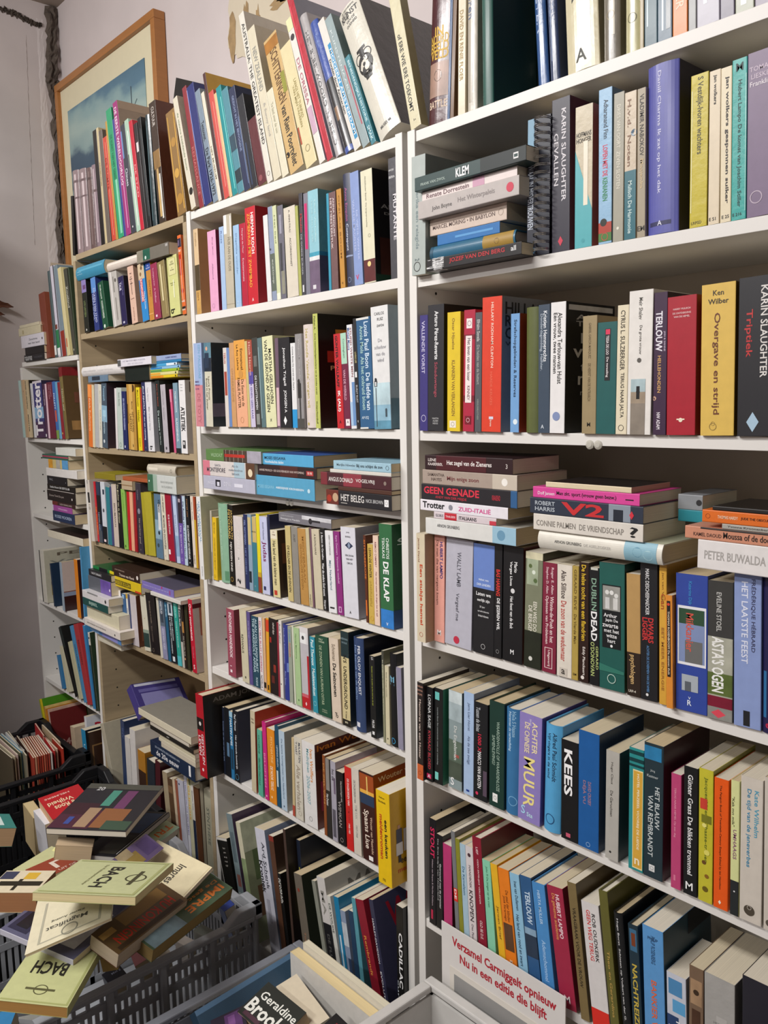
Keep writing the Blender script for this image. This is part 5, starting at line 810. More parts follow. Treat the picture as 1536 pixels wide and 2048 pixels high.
U,-2.1452,-.002,1.7723,-.0804,.0358,.11,.148|94304f||pocket_book|B2|raspberry paperback|T De ondergang van de kerk@d8a0b4 .08 .4 .4 .24; T A. Hoffman@d8a0b4 .44 .7 .45 .24; R e8d0d8 .92 .96 .25 .5
U,-2.1014,-.002,1.7723,-.1057,.0396,.11,.1482|8a7a50|g|pocket_book|B2|bronze shiny paperback|R d8cca0 .05 .7 .3 .5; R b0a070 .1 .95 .7 .8
U,-2.0551,-.002,1.7723,-.0522,.0544,.11,.1539|cccd88|g|pocket_book|B2|pale yellow-green paperback with framed title|R a09858 .04 .32 .12 .85; R d8d49c .045 .315 .15 .82; H ELIZE@4a4420 .1 .5 .026; H BOWENS@4a4420 .14 .5 .026; H DE@4a4420 .2 .5 .016; H GROTE MENS@4a4420 .235 .5 .016; H Verhaald door@6a6a3c .45 .45 .02; H een van de@6a6a3c .48 .45 .02; T b@2a2a1c .88 .96 .3 .4; R f0f0d0 .4 .7 .52 .6
U,-1.9891,-.002,1.7723,-.0519,.0176,.1318,.1997|d8672c|g|paperback_book|B2|orange and red tall paperback, rightmost|R 2c2438 .04 .15; R 6a5a78 .06 .13 .1 .5; H Vier@f4e0d0 .19 .4 .04; R c03020 .24 .5 .1 .7; D b82c1c .7 .5 .7; R f4dccc .3 .82 .44 .54; H vertaald@f4e0d0 .83 .5 .03; R 2a1c18 .9 .93; H ROMAN@f0f0e0 .94 .5 .02
U,-2.6494,-.002,1.4132,.0983,.0294,.1317,.1996|e0742c||paperback_book|B3|orange paperback, leftmost|T Erich Rademann@f4c8a0 .22 .74 .5 .4; R f0944c .0 .2 .0 .9
U,-2.6184,-.002,1.4119,.0963,.0168,.1313,.199|d8cca8||paperback_book|B3|thin cream paperback beside orange|
U,-2.5992,-.002,1.4135,.1143,.0278,.1326,.2009|b4b4b4||paperback_book|B3|pale grey paperback|
U,-2.569,-.002,1.4126,.1051,.0223,.1313,.1989|d8d4c4||paperback_book|B3|ivory paperback with tiny script title|T Mijn moeder@a8a48a .1 .3 .6 .3; T Kroniek van een jeugd@8a8668 .4 .72 .6 .3
U,-2.543,-.002,1.4137,.0889,.0378,.1338,.2028|4a5a68/3a2a34|g|paperback_book|B3|steel-blue paperback with foggy light, dark cover|R 8ab0c8 .35 .6; R a8d0e4 .42 .52 .2 .8; T Tweespalt@9ac0d8 .05 .28 .5 .4; T Een weerzien@b8d4e0 .5 .78 .5 .3; D d8e0e4 .9 .4 .3; F GELT@c8c4c8 .08 .32 .7 .95; Q 5a3c48 .8 1. .2 .9
U,-2.4441,-.002,1.4111,.0628,.0125,.1211,.1835|e0d8d8||pocket_book|B3|thin white paperback|
U,-2.4281,-.002,1.4119,.0461,.0348,.1216,.1842|bcc8c0||pocket_book|B3|pale mint paperback|T Roem Bentley@6a7a70 .08 .3 .5 .3; O 5a7a68 .93 .5 .4
U,-2.3906,-.002,1.4112,.0329,.0281,.1141,.1728|232a5c||pocket_book|B3|navy slim paperback|T EEN VERZAMELING IN VERANDERING@b0b8e0 .12 .66 .5 .36; R d8dce8 .93 .97 .3 .5
U,-2.3551,-.002,1.4122,.0348,.054,.1267,.192|b88c40/a07828||paperback_book|B3|antique-gold paperback HET GOUDEN LABYRINT|D 4a3010 .06 .75 .4; R d0a85c .0 1. .3 .7; T HET GOUDEN@5a3c14 .42 .72 .65 .22; T LABYRINT@5a3c14 .45 .72 .4 .22; T Matthijs@6a4820 .26 .38 .6 .18; R 6a4c20 .3 .6 .02 .12; H b@2a1c10 .93 .6 .05
U,-2.2896,-.002,1.4105,.0101,.0227,.1204,.1824|e4cc20||pocket_book|B3|pure yellow slim paperback|T Mort Smeets@6a6010 .04 .3 .5 .46; T Helden@6a6010 .36 .54 .5 .46; T RAINBOW@8a7c18 .8 .94 .5 .3
U,-2.2663,-.002,1.4106,.0283,.0094,.1181,.179|b03a24||slim_paperback|B3|thin rust-red booklet|
U,-2.2538,-.002,1.4106,.0131,.0229,.1304,.1976|2a2f58||paperback_book|B3|dark navy paperback with white italics|T JELLE ZIJLSTRA@e0e4f0 .06 .4 .5 .4; T Per slot van rekening@e0e4f0 .42 .84 .5 .4; H 2@c8cce0 .95 .5 .02
U,-2.2273,-.002,1.4103,-.0035,.0387,.1299,.1968|dcdade/a8a8b0||paperback_book|B3|white paperback with small logo at foot|T Tessa Gerard@a0a0a8 .08 .28 .4 .22; T Mijn vriend Harry@8a8a94 .36 .7 .45 .24; T b@1c1c1e .92 .98 .5 .4
U,-2.159,-.002,1.4103,-.0376,.0221,.1304,.1976|1f2726||paperback_book|B3|black-green paperback titled De oesters|T Karin van Ranema@a85040 .05 .36 .5 .28; T De oesters@b8c8c4 .42 .7 .45 .44; T van Nam Kee@b8c8c4 .72 .9 .5 .24
U,-2.1311,-.002,1.4103,-.0285,.0285,.1227,.186|b4aeb4/2a2424||pocket_book|B3|grey-lilac paperback, black photo cover|T Gaston Frayeau@8a848a .1 .3 .45 .2; T De kinderen@8a848a .34 .52 .45 .2; D 4a464a .94 .5 .3; Q 6a605c .3 .7 .2 .8
U,-2.0746,-.002,1.4103,-.0593,.011,.1136,.1721|d05a80||pocket_book|B3|thin pink paperback|R e08ca4 .0 .2 .0 .8
U,-2.0607,-.002,1.4103,-.0182,.0246,.1243,.1883|7a98a8||pocket_book|B3|blue-grey paperback with dark foot|T MOSES ISEGAWA@e8eef0 .12 .42 .5 .3; T SLANGENKUIL@e8eef0 .5 .84 .5 .34; R 1c2024 .93 1.
U,-2.0329,-.002,1.4106,.0104,.0331,.1284,.1945|e4e2e2/c4bcb4||paperback_book|B3|white paperback titled ATLETIEK in black|H Annet@b0b0b0 .06 .45 .02; H Schaap@b0b0b0 .1 .45 .02; H Sipkema@b0b0b0 .14 .45 .02; T ATLETIEK@141414 .36 .7 .5 .62; R 3a3a3a .82 .93 .3 .75; R e4e2e2 .84 .88 .4 .6; F E@6a5a50 .02 .16 .1 .8
U,-2.6533,-.012,1.1023,-.0754,.025,.1329,.2013|d4ccc0/b8b0a4||paperback_book|B4|off-white tall hardback, leftmost|R 2a2a2a .2 .37 .15 .75; R 8a8a8a .0 .06 .3 .5; T I O@5a5a5a .4 .48 .4 .4
U,-2.6277,-.002,1.1023,-.0373,.0129,.1301,.1972|c41c2c||paperback_book|B4|red slim paperback with yellow lettering|T KIJK VAN EUROPA@e8a830 .42 .88 .6 .6
U,-2.6138,-.002,1.1023,-.0111,.0261,.1307,.198|2c3a50||paperback_book|B4|blue and black paperback|R 17181c .22 .7; T NEDERLAND@8a98a8 .5 .8 .4 .4; R 4a5058 .8 1.
U,-2.5813,-.002,1.1023,-.0015,.0312,.132,.2|d0d4dc||paperback_book|B4|white-headed black paperback|R 15161a .72 1.; R 2a3444 .12 .2 .5 .9; D 4a4a50 .46 .5 .4; R f0d8dc .93 .97 .2 .7
U,-2.5454,-.002,1.1027,.0164,.0274,.1225,.1857|2f7c88||pocket_book|B4|teal slim paperback|
U,-2.5172,-.002,1.1027,.03,.0132,.1243,.1883|4a4a78||pocket_book|B4|thin slate-violet paperback|
U,-2.4994,-.002,1.1026,.0076,.0335,.1297,.1966|cdbfb2||paperback_book|B4|beige-pink paperback|T ERDUMANCH@4a3c34 .3 .68 .5 .28
U,-2.4629,-.002,1.1025,.0064,.0299,.1331,.2017|161615||paperback_book|B4|black paperback with cream lettering|T De dochter van de dictator@c8c0a0 .02 .62 .4 .34; R c8c0a0 .1 .12 .2 .5
U,-2.4285,-.002,1.1023,-.0131,.0279,.1229,.1862|8cbc58||pocket_book|B4|apple-green paperback|T Kruiden@6a9a38 .06 .36 .5 .3; D 4a6a28 .95 .4 .3
U,-2.3956,-.002,1.1028,.0263,.018,.1194,.1809|c02024||pocket_book|B4|red slim paperback beside peach|
U,-2.3761,-.002,1.1028,.0226,.02,.1202,.1821|e4a884||pocket_book|B4|peach slim paperback|
U,-2.354,-.002,1.1031,.0494,.0162,.1209,.1832|a01c24||pocket_book|B4|dark red slim paperback beside peach|
U,-2.3301,-.002,1.1026,.0096,.0339,.1394,.2113|36303c||paperback_book|B4|slate-violet paperback Het verloren goed|T Leo Janssen@8a8490 .1 .24 .4 .24; D 8a8894 .4 .5 .5; T Het verloren goed@a89c90 .5 .86 .5 .34; H n@a8a08c .95 .5 .02
U,-2.2867,-.002,1.1023,-.0401,.0202,.1218,.1846|a89c28|h|hardback_book|B4|olive-yellow cloth volume, narrower of the pair|
U,-2.2644,-.002,1.1023,-.049,.0455,.1236,.1873|b0a430/989020|h|hardback_book|B4|olive-yellow cloth volume, wider of the pair|
U,-2.2135,-.002,1.1028,.0136,.0398,.1231,.1865|5a7890/98a8b8|g|pocket_book|B4|blue-grey photo book with thistle|R 8aa8b8 .4 .7; D 26343c .6 .6 .3; D 3a4a50 .8 .4 .3; R d8e0e4 .15 .55 .55 .95; T VIEMARS@2a2c2c .08 .28 .75 .3
U,-2.1661,-.002,1.1023,-.025,.0251,.128,.1939|d8d0bc||paperback_book|B4|cream paperback Moeders en dochters|T HAS MEIJERET@3a3430 .06 .3 .5 .4; T MOEDERS EN DOCHTERS@3a3430 .34 .84 .5 .4; H 2@3a3430 .94 .4 .02
U,-2.1354,-.002,1.1023,-.0519,.0348,.1284,.1945|9c1630/7a1024||paperback_book|B4|wine-red hardback with white square|T RUB WORTMAN@e8d0d4 .32 .6 .45 .28; R f0e8e8 .83 .9 .0 .34; O 9c1630 .865 .17 .16
U,-2.0993,-.002,1.1023,-.0563,.006,.1275,.1932|5a4068||slim_paperback|B4|thin violet paperback|
U,-2.0908,-.002,1.1023,-.0527,.0191,.1269,.1923|b8c8e4||paperback_book|B4|misty-blue paperback|T Een kamer in Rome@7a88a8 .3 .55 .5 .3; R 8aa8c8 .6 .9
U,-2.0693,-.002,1.1023,-.0092,.0213,.1268,.1921|6a50a0||paperback_book|B4|purple paperback De IJzeraren|R 2c2430 0 .4; R b8a8b0 .05 .1 .2 .7; T De IJzeraren@d0c0e4 .44 .84 .5 .44; O c8b8e0 .93 .5 .4
U,-2.0457,-.002,1.1023,-.0008,.0163,.1264,.1916|b8ccdc||paperback_book|B4|white and blue patterned paperback|T De Ronde van@2a3a58 .08 .45 .4 .5; T Nederland@2a3a58 .5 .9 .4 .4
U,-2.0259,-.002,1.1023,-.0168,.0195,.1286,.1949|15161a||paperback_book|B4|black paperback De achterkant van Nederland|T POETER JAN@a8784c .05 .3 .5 .36; T DE ACHTERKANT VAN NEDERLAND@e8e8e8 .42 .9 .5 .46; D c8c8c8 .95 .5 .2
U,-1.9973,-.002,1.1023,-.0118,.0147,.1286,.1949|dccfc0||paperback_book|B4|cream slim paperback beside rust one|T Guus Kuijer@6a6058 .08 .35 .5 .3; T VAN OORSCHOT@4a4440 .82 .95 .5 .4
U,-1.9815,-.002,1.1023,-.0156,.01,.128,.1939|a44424||slim_paperback|B4|half rust, half gold paperback|R c09a20 .32 1.
U,-2.4842,-.002,.8003,-.0564,.0145,.11,.161|dcd8d4/2c2a30||pocket_book|B5|white tall thin book beside the lying pile|
U,-2.4674,-.002,.8003,-.0251,.0278,.11,.1542|2c5a8c||pocket_book|B5|blue paperback with white sailing emblem|R 8ab0d0 .02 .1 .2 .7; R a8b8c0 .68 .9 .0 .5; R 3a78b0 .4 .6
U,-2.4366,-.002,.8003,-.0247,.0119,.11,.1591|d8d8d4||pocket_book|B5|thin white and yellow paperback|R c8a030 .0 .1; T Het eiland@2a3a6a .3 .6 .5 .5
U,-2.4233,-.002,.8003,-.0156,.0133,.11,.1588|33406c||pocket_book|B5|thin slate-blue paperback|
U,-2.4056,-.002,.8003,-.0408,.0418,.11,.1597|c4bcc0/5a3424||pocket_book|B5|pale lilac-white paperback, brown photo cover|Q 3a2018 .3 .5 .2 .9; Q 7a4a34 .6 .9 .1 .8
U,-2.3255,-.002,.8003,-.0865,.0372,.1139,.1726|d0ccb8||pocket_book|B5|cream paperback fading to dark green trees|R 8a9a8a .62 .7; R 243c38 .68 .93; D b8a068 .42 .5 .12
U,-2.2826,-.002,.8003,-.1157,.0559,.1224,.1854|1a1517/15100f||pocket_book|B5|black thick paperback|T De koning van de honden@8a7a6a .14 .5 .4 .2; T Een roman@6a5c54 .55 .8 .4 .16; O 8a7a6a .94 .3 .2; F H@6a6a6a .12 .2 .5 .9
U,-2.2224,-.002,.8003,-.0681,.0144,.1182,.1791|c8c4b4||pocket_book|B5|thin cream paperback left of grey|
U,-2.2054,-.002,.8003,-.0804,.0282,.1203,.1823|5a6878||pocket_book|B5|grey-blue photo paperback|R 3a4450 .2 .4 .2 .8; R 8a8aa8 .46 1.; T UNSETTLED@d8dce4 .03 .26 .5 .4; T EDDI VAN VLIET@c8c8d8 .5 .84 .5 .34
U,-2.1731,-.002,.8003,-.0624,.0152,.1165,.1765|1f5a7a||pocket_book|B5|petrol-blue slim paperback|T EEN VERLOREN@a8d0e4 .05 .25 .5 .5
U,-2.1553,-.002,.8003,-.067,.0349,.118,.1788|12191f||pocket_book|B5|black paperback De vergetene|R c8d4dc .0 .22 .1 .9; R 3a4a58 .03 .18 .3 .7; T DAVID HEWSON@d0d8dc .24 .62 .66 .2; T DE VERGETEN MOORDEN@d0d8dc .24 .84 .34 .2; R d0d8dc .89 .97 .3 .7
U,-2.1167,-.002,.8003,-.0759,.0232,.1251,.1896|2a9a8c||pocket_book|B5|turquoise paperback with pale lettering|T DIVERSEN@a8e0d8 .06 .26 .5 .4; T KATIJNE DE BOLOVER@b8e8e0 .32 .72 .5 .3; R 4ab0b8 .85 1.
U,-2.0897,-.002,.8003,-.0576,.0121,.1238,.1875|b8b4ac||pocket_book|B5|black and white slim paperback|R 17181c .1 .6 .2 1.; T Kees Sarah@e8e8e8 .12 .36 .5 .5
U,-2.0753,-.002,.8003,-.0598,.0131,.1244,.1884|241a14||pocket_book|B5|dark brown and gold photo paperback|R a8783c .28 .45 .1 .9; D c8986a .85 .4 .5; T Het beloofde land@c8c0b0 .5 .8 .5 .4
U,-2.0597,-.002,.8003,-.0243,.0154,.1247,.1889|33301c||pocket_book|B5|dark olive slim paperback|
U,-2.0314,-.002,.8003,-.0475,.0232,.2,.2072|b81830/c8b8b0||paperback_book|B5|raspberry-red paperback Over voornamen, photo cover|T Over voornamen@f4e4e4 .06 .56 .45 .5; T Noordhoff@d88090 .64 .8 .5 .2; H S@f4f0ec .92 .5 .06; Q 5a1c24 .06 .12 .0 .95; Q a86450 .12 .5 .1 .96; Q 6a3c3c .3 .56 .4 .96; Q 8a5a50 .56 .82 .2 .9
U,-2.9995,.004,1.7093,-.0779,.054,.1484,.2248|7a3c2c/8a4834|h|hardback_book|W1|brick-brown bare hardback|
U,-2.9032,.004,1.7093,-.0619,.022,.1917,.2905|5a6a6c||paperback_book|W1|slim blue-grey speckled book|R 2c3a3e .0 1. .3 .5; R e0e0dc .86 .97 .1 .9
U,-2.8766,.004,1.7093,-.0754,.0346,.1997,.3025|d0ccd8||paperback_book|W1|tall book edged in black and white stripes|R 1c1c20 0 1. .0 .14; R 1c1c20 0 1. .84 1.; R 2f7a4c .7 .9 .1 .8; R e8e8e8 .9 .98 .1 .8; R 7a4438 .64 .69 .1 .6
U,-2.8335,.004,1.7093,-.1022,.0318,.1979,.2999|7a8a94||paperback_book|W1|dull blue tall book with red foot|R 8c3024 .72 1.
U,-2.7951,.004,1.7093,-.1206,.0262,.1908,.2891|d4c898||paperback_book|W1|cream-yellow tall book|R c05a40 .8 .9 .2 .5
U,-2.7649,.004,1.7093,-.1237,.0185,.1877,.2844|b0a474||paperback_book|W1|thin khaki tall book|
U,-2.7426,.004,1.7093,-.1354,.0242,.1847,.2799|44443a||paperback_book|W1|dark olive tall book with white lettering|T Zoutland@c8c8b8 .2 .45 .5 .5; D a8a890 .94 .4 .3
U,-2.7157,.004,1.7093,-.1013,.0096,.1855,.2811|34402c||slim_paperback|W1|thin dark green tall book|
U,-3.2071,-.02,1.4323,-.0579,.0161,.1383,.2095|a8c4c0||paperback_book|W2|thin pale-mint book, leftmost|
U,-3.1906,-.016,1.4323,-.0478,.0221,.1391,.2107|b89c7c||paperback_book|W2|tan worn paperback|D 8a4a30 .2 .8 .2
U,-3.1681,-.012,1.4323,-.0478,.02,.1386,.21|cbb894||paperback_book|W2|cream paperback with black slab lettering|T KRONIEK VAN GREUNEVELD@1c1814 .02 .5 .6 .6; T MEESTER@1c1814 .6 .9 .6 .5
U,-3.1476,-.004,1.4323,-.0478,.0094,.13,.2097|1a1816/17140f||slim_paperback|W2|thin black paperback|
U,-3.1378,-.004,1.4323,-.026,.0249,.1302,.1973|d8d8dc||paperback_book|W2|thin white paperback beside travel guide|T ontdekkers@8a8a90 .1 .4 .4 .3
U,-3.1112,-.004,1.4323,-.0325,.0873,.1341,.2031|3c3c78/2a2440||paperback_book|W2|travel guide with huge white letters|R 8ab0d0 .46 .66; R 4a3050 .72 1.; B Trotter@f0ecf0 .02 .96 .45 .8; R d8d0d8 .0 .04
U,-3.0203,-.004,1.4323,-.0088,.0225,.1266,.1919|4a2a48||paperback_book|W2|thin plum paperback|T VAKTHEMA@c8b8c8 .1 .4 .5 .4; R e8e8e8 .92 .97 .1 .5
U,-2.9954,-.004,1.4323,-.0135,.0151,.1262,.1912|e0c0cc||paperback_book|W2|thin white-pink booklet|
U,-2.9771,-.004,1.4323,-.028,.053,.1289,.1953|6a2236||paperback_book|W2|burgundy wide paperback|T VAN DE MARTA@b8808c .04 .26 .7 .2; T DER RUIJSE@b8808c .04 .3 .4 .2
U,-2.9164,-.004,1.4323,-.0654,.0243,.1296,.1964|3c6cb0||paperback_book|W2|bright blue slim paperback with red knight|T FOLLETT@d8e4f4 .2 .48 .4 .5; R c85a3c .5 .7 .2 .8; R 7a9a4c .85 1.
U,-2.889,-.004,1.4323,-.0635,.018,.1287,.1949|6aa4c4||paperback_book|W2|light blue slim paperback|
U,-2.8679,-.004,1.4323,-.065,.0223,.1275,.1932|8a2430||paperback_book|W2|dark crimson slim book|D d8c060 .9 .4 .3
U,-2.8397,-.004,1.4323,-.0881,.0277,.17,.2421|7a6a3c/5a4428|h|hardback_book|W2|tall book with brown leaf-patterned cover|R 7a1c20 0 .13; T Nachtegaal@c8c0a0 .3 .6 .5 .5; R 6a6a50 .2 .95 .1 .3; Q 7a1c20 .0 .12 0 1; D 8a6a3c .5 .5 .3; Q 9a7848 .15 .3 .3 .8; Q 6a4030 .35 .5 .2 .7; Q a88450 .55 .65 .3 .7; Q 9a7444 .75 .88 .1 .6; Q b0a88c .25 .72 .55 .98; Q 5a5848 .28 .7 .62 .9
U,-3.1732,-.004,.8103,-.0322,.0476,.2,.1982|d4d0c4/c0bca8|h|hardback_book|W4|black-edged white art book with PET on cover|R 16161a 0 1. .0 .2; F PET@6a6050 .06 .12 .25 .95; F Ve@8a8a80 .2 .27 .1 .6; Q 5a3c28 .6 .66 .1 .9; Q a89030 .66 .86 .1 .9
U,-3.0611,-.004,.8103,-.0956,.0118,.17,.1606|1c3048/1c3048|h|hardback_book|W4|dark blue cloth hardback in front of white one|Q 8a5058 .55 .62 .6 .8
U,-2.9756,-.004,.8103,-.0193,.0227,.19,.179|9aaab8/8a5c4c|g|pocket_book|W4|glossy biography with figure on brown cover|Q c8b8b0 .0 .6 .0 .4; Q 6a3428 .1 .55 .5 .95; Q 8a98b0 .62 .7 .0 1; Q 301414 .7 1. 0 1; F Me@e0d8d8 .75 .82 .55 .95
U,-2.8377,-.004,.8103,-.0181,.03,.16,.207|d8801c/3a1c18||paperback_book|W4|orange-spined book before dark red cover|Q 8a2418 .2 .5 .2 .8; Q 5a2418 .6 .8 .1 .6
U,-2.7179,-.03,.8104,.0086,.0091,.12,.2675|4c8cb8/4a90bc|h|hardback_book|W4b|blue hardback wedged by the wood-grain bookcase|R 3a7aa8 0 .1; D d0dce8 .5 .5 .2
U,-3.0344,-.006,.5003,-.2487,.0208,.11,.1268|3a78a8||pocket_book|W5|thin blue book leaning beside paper pile|
U,-2.986,-.006,.5003,-.261,.0367,.1127,.1708|c8c4a8||pocket_book|W5|cream folder leaning on black binder|
U,-2.9071,-.006,.5003,-.4737,.0237,.2,.2642|1c2826/10100f||paperback_book|W5|tall dark green-black binder|R 10100f .3 1.
U,-2.8742,-.006,.5003,-.3432,.0338,.1386,.21|bcb898||paperback_book|W5|pale khaki slim book|
U,-2.8294,-.006,.5003,-.3212,.0251,.1827,.2768|4a88b4||paperback_book|W5|blue tall book left of red|T NATUURKUNDE@1c3048 .25 .6 .7 .4
U,-2.7978,-.006,.5003,-.2886,.0405,.1901,.2881|a83438|h|hardback_book|W5|red tall hardback between two blue ones|T PROCESSEN@5a1c20 .2 .5 .5 .3
U,-2.7504,-.006,.5003,-.1598,.0176,.1926,.2919|3a80b4||paperback_book|W5|blue tall book right of red|
U,-2.7242,-.006,.5003,-.1128,.015,.15,.2738|d8d4c8/2a3c28||paperback_book|W5|white-labelled book with dark green cover|R 1c2a1c .16 1.; T T@1c1c1c .02 .12 .5 .6
U,-1.8646,-.012,.1303,-.2799,.0577,.2,.2346|14130f||art_book|M8|black album with white border and white lettering|R d8d4cc 0 .03; R d8d4cc 0 1. .0 .06; H De F@c8c4bc .12 .6 .02; H geest@c8c4bc .17 .6 .02; H van de@c8c4bc .22 .6 .02; H moed@c8c4bc .27 .6 .02; H uur@c8c4bc .32 .6 .02
U,-1.8,-.012,.1303,-.2147,.0283,.22,.3247|76868a/4c3c50||art_book|M8|mottled grey-teal tall art book|R 8a5a50 .5 .6 .3 .9; R 5a6a70 .15 .4 .2 .8; R 9aa4a4 .65 .8 .1 .6
U,-1.7544,-.012,.1303,-.2163,.0217,.24,.3175|cdc8ac/8a9070||art_book|M8|worn landscape art book with torn corner|R 8a9a70 .3 .8; Q b8bca0 .0 .25 .0 1; Q 5a6a44 .25 .5 .1 .9; Q 6a4c34 .55 .8 .1 .9; Q c04038 .05 .08 .7 .8
U,-1.6716,-.012,.1303,-.173,.0452,.2,.3363|d4d4e0/8c98b0||art_book|M8|white paperback titled Kroniek, skater biography|T Ard Schenk@3a3c48 .1 .46 .66 .3; T DE BIOGRAFIE@7a7a84 .2 .4 .45 .12; T Kroniek@1a1a1c .25 .5 .2 .34; R b0b0bc .54 .72 .3 .6
U,-1.6189,-.012,.1303,-.142,.0214,.18,.3382|5a3a28/3c2a20||art_book|M8|brown book with red page edge|R 8a3428 0 .04
U,-1.5919,-.012,.1303,-.1616,.0129,.18,.2511|131211/17140f||art_book|M8|black book with heavy white lettering|T SOSHA@e8e4dc .05 .3 .66 .4; T LE LUPOG@e8e4dc .05 .3 .3 .3
U,-1.5707,-.012,.1303,-.0821,.0101,.2,.3781|4a3830/241c18||art_book|M8|dark brown slim tall book|
U,-1.5602,.014,.1303,-.0665,.0142,.24,.3477|1b2233/191e2a||art_book|M8|navy book with yellow SATELL lettering|R b0a838 .2 .6 .3 .6; F SATELL@b0b030 .3 .42 .1 .98
U,-1.514,-.012,.1303,-.1686,.032,.22,.2837|6c6458/2a3024||art_book|M8|taupe-spined art book, dark olive cover|T Toulouse Lautrec@a8785c .5 .9 .5 .24; D 8a4030 .14 .4 .3
U,-1.4254,-.012,.1303,-.216,.0144,.2,.2983|8a8c80||art_book|M8|thin stone-grey book|
U,-1.4078,-.012,.1303,-.1939,.03,.22,.3172|d0ccc8/a8a49c||art_book|M8|white-topped grey art book with thin MART lettering|R 17171a .34 1.; T MA@8a8880 .1 .28 .5 .4; T DE FLUWELEN@5a5a58 .42 .8 .5 .3; F MART@5a5650 .08 .2 .3 .98
U,-1.3738,-.012,.1303,-.2043,.0132,.2,.2852|d4d4cc||art_book|M8|thin white book reading De Woude|T DE WOUDE@26262a .06 .3 .5 .5; T Q8@5a5a5a .6 .68 .5 .5
U,-1.358,-.012,.1303,-.1657,.0176,.2,.2937|1f7ca8||art_book|M8|turquoise-blue slim book with white script|R c8dce8 .3 .9 .3 .6
U,-1.338,-.012,.1303,-.1692,.0184,.2,.2705|8a98b0||art_book|M8|cloudy blue-grey photo book|R c8d0dc .1 .3; R 3a4c6c .4 .9 .5 1.
U,-1.3172,-.012,.1303,-.1267,.0161,.2,.2827|26405c||art_book|M8|steel-navy slim book|
U,-1.2988,-.012,.1303,-.1328,.0137,.2,.3194|5a9aa8||art_book|M8|pale teal slim book|
U,-1.2412,-.012,.1303,-.2642,.0282,.22,.3313|8a1c2c/8a1c2c||art_book|M8|deep red art book with orange lettering|T Rembrandt@d89040 .24 .5 .4 .3; R b85040 .6 .8 .3 .4
U,-1.209,-.012,.1303,-.21,.0136,.22,.3474|34344c/4a4a68||art_book|M8|blue-violet photo book with red cover lettering|T HARLEY-DAVIDSON@d8d4d8 .12 .4 .3 .4; T EVOLUTION@d8d4d8 .45 .7 .3 .4; F WUN@b02438 .05 .22 .15 .9; F DE@3a3444 .25 .33 .5 .8
U,-1.1921,-.012,.1303,-.0045,.0211,.2,.3683|141312||art_book|M8|black book with tall white capitals|T CADILLAC@f0f0f0 .16 .5 .6 .5; T een legende@8a8a88 .54 .86 .6 .36; T curtain design@b8c0c8 .46 .94 .16 .24
U,-3.1347,-.03,.1603,-.34,.0149,.17,.2709|a8b020/4c8c1c||paperback_book|W6|green picture book with yellow spine|Q d8c020 .0 1. .0 .04
U,-3.1096,-.03,.1603,-.2801,.0152,.15,.2491|c8903c/c07c28||paperback_book|W6|amber picture book behind black crate|Q e0b870 .0 .04 0 1
U,-3.0848,-.03,.1603,-.2155,.0153,.14,.2439|d0b0a0/6a2020||paperback_book|W6|dark red picture book behind black crate|Q c8a090 .0 .04 0 1; F 1944@b89088 .5 .6 .1 .6
U,-2.8964,-.03,.1603,-.0783,.0353,.16,.2379|bca68c||paperback_book|W6|beige paperback behind black crate handle|
U,-2.8606,.01,.1603,-.0783,.0179,.2,.2726|d8d8dc/d8d8dc||paperback_book|W6|white book with red BOOK lettering|F BOOK@c02030 .1 .24 .15 .9; Q c8c8d0 .3 .34 .1 .6; Q d0d0d8 .4 .5 .2 .9
U,-2.7908,-.03,.1603,-.087,.0364,.17,.2572|2a88b4/1c1c20||paperback_book|W6|cyan-blue paperback behind black crate|T Uitgeverij@d8e8f0 .2 .6 .5 .4
U,-2.7466,-.03,.1603,-.045,.0132,.17,.2604|17130f/3a2418||paperback_book|W6|black-spined book, brown gilt cover|Q 8a6840 .18 .2 .05 .95; Q 8a6840 .18 .9 .05 .08; Q a88c60 .4 .5 .4 .6
U,-2.5949,-.02,.2603,-.317,.0281,.24,.2245|b4ac98/a8a08c|h|hardback_book|GA|big plain beige portfolio leaning|
U,-2.5547,.002,.2608,.0176,.0275,.2,.2543|2a3c60/24345a|h|hardback_book|GA|navy hardback beside the portfolio|T INV@5a6c98 .1 .24 .6 .4
U,-2.5257,.002,.2607,.0126,.0356,.1368,.2073|d0ccc8||paperback_book|GA|thick white paperback|
U,-2.4866,.002,.261,.0177,.0383,.162,.2454|d8d4d0||paperback_book|GA|tall white binder|
U,-2.4311,.002,.2604,.0022,.0505,.1259,.1908|b07828||paperback_book|GA|worn orange book with tape|R 3a2418 .35 .7 .0 1.
U,-2.3753,.002,.2627,.0479,.0502,.1173,.1778|2a3038|h|hardback_book|GA|charcoal cloth hardback|
U,-2.3218,.002,.2624,.0675,.0318,.1266,.1919|4a1c22/3c161c|h|hardback_book|GA|burgundy hardback|
U,-2.2469,.002,.2003,-.0801,.0304,.153,.2319|a8987c||paperback_book|GB|pale tan paperback, first of front row|
U,-2.2151,.002,.2003,-.0838,.0286,.1458,.2209|5c4430/8a7a5c|h|hardback_book|GB|dark brown hardback|R 7a5c40 .1 .2
U,-2.184,.002,.2003,-.0795,.0141,.1521,.2305|d0bca0||paperback_book|GB|thin cream paperback|
U,-2.1686,.002,.2003,-.0683,.0129,.1525,.231|9a5844||paperback_book|GB|thin terracotta paperback|
U,-2.1534,.002,.2003,-.0666,.0346,.1582,.2397|b8b8c4||paperback_book|GB|pale grey-lilac paperback|D 3a3a5a .06 .3 .2
U,-2.1164,.002,.2003,-.0432,.0148,.1827,.2768|d0d0d8||paperback_book|GB|white paperback with violet lettering|T WEERSPIEGELING VAN LEVEN@4a4098 .1 .7 .5 .4
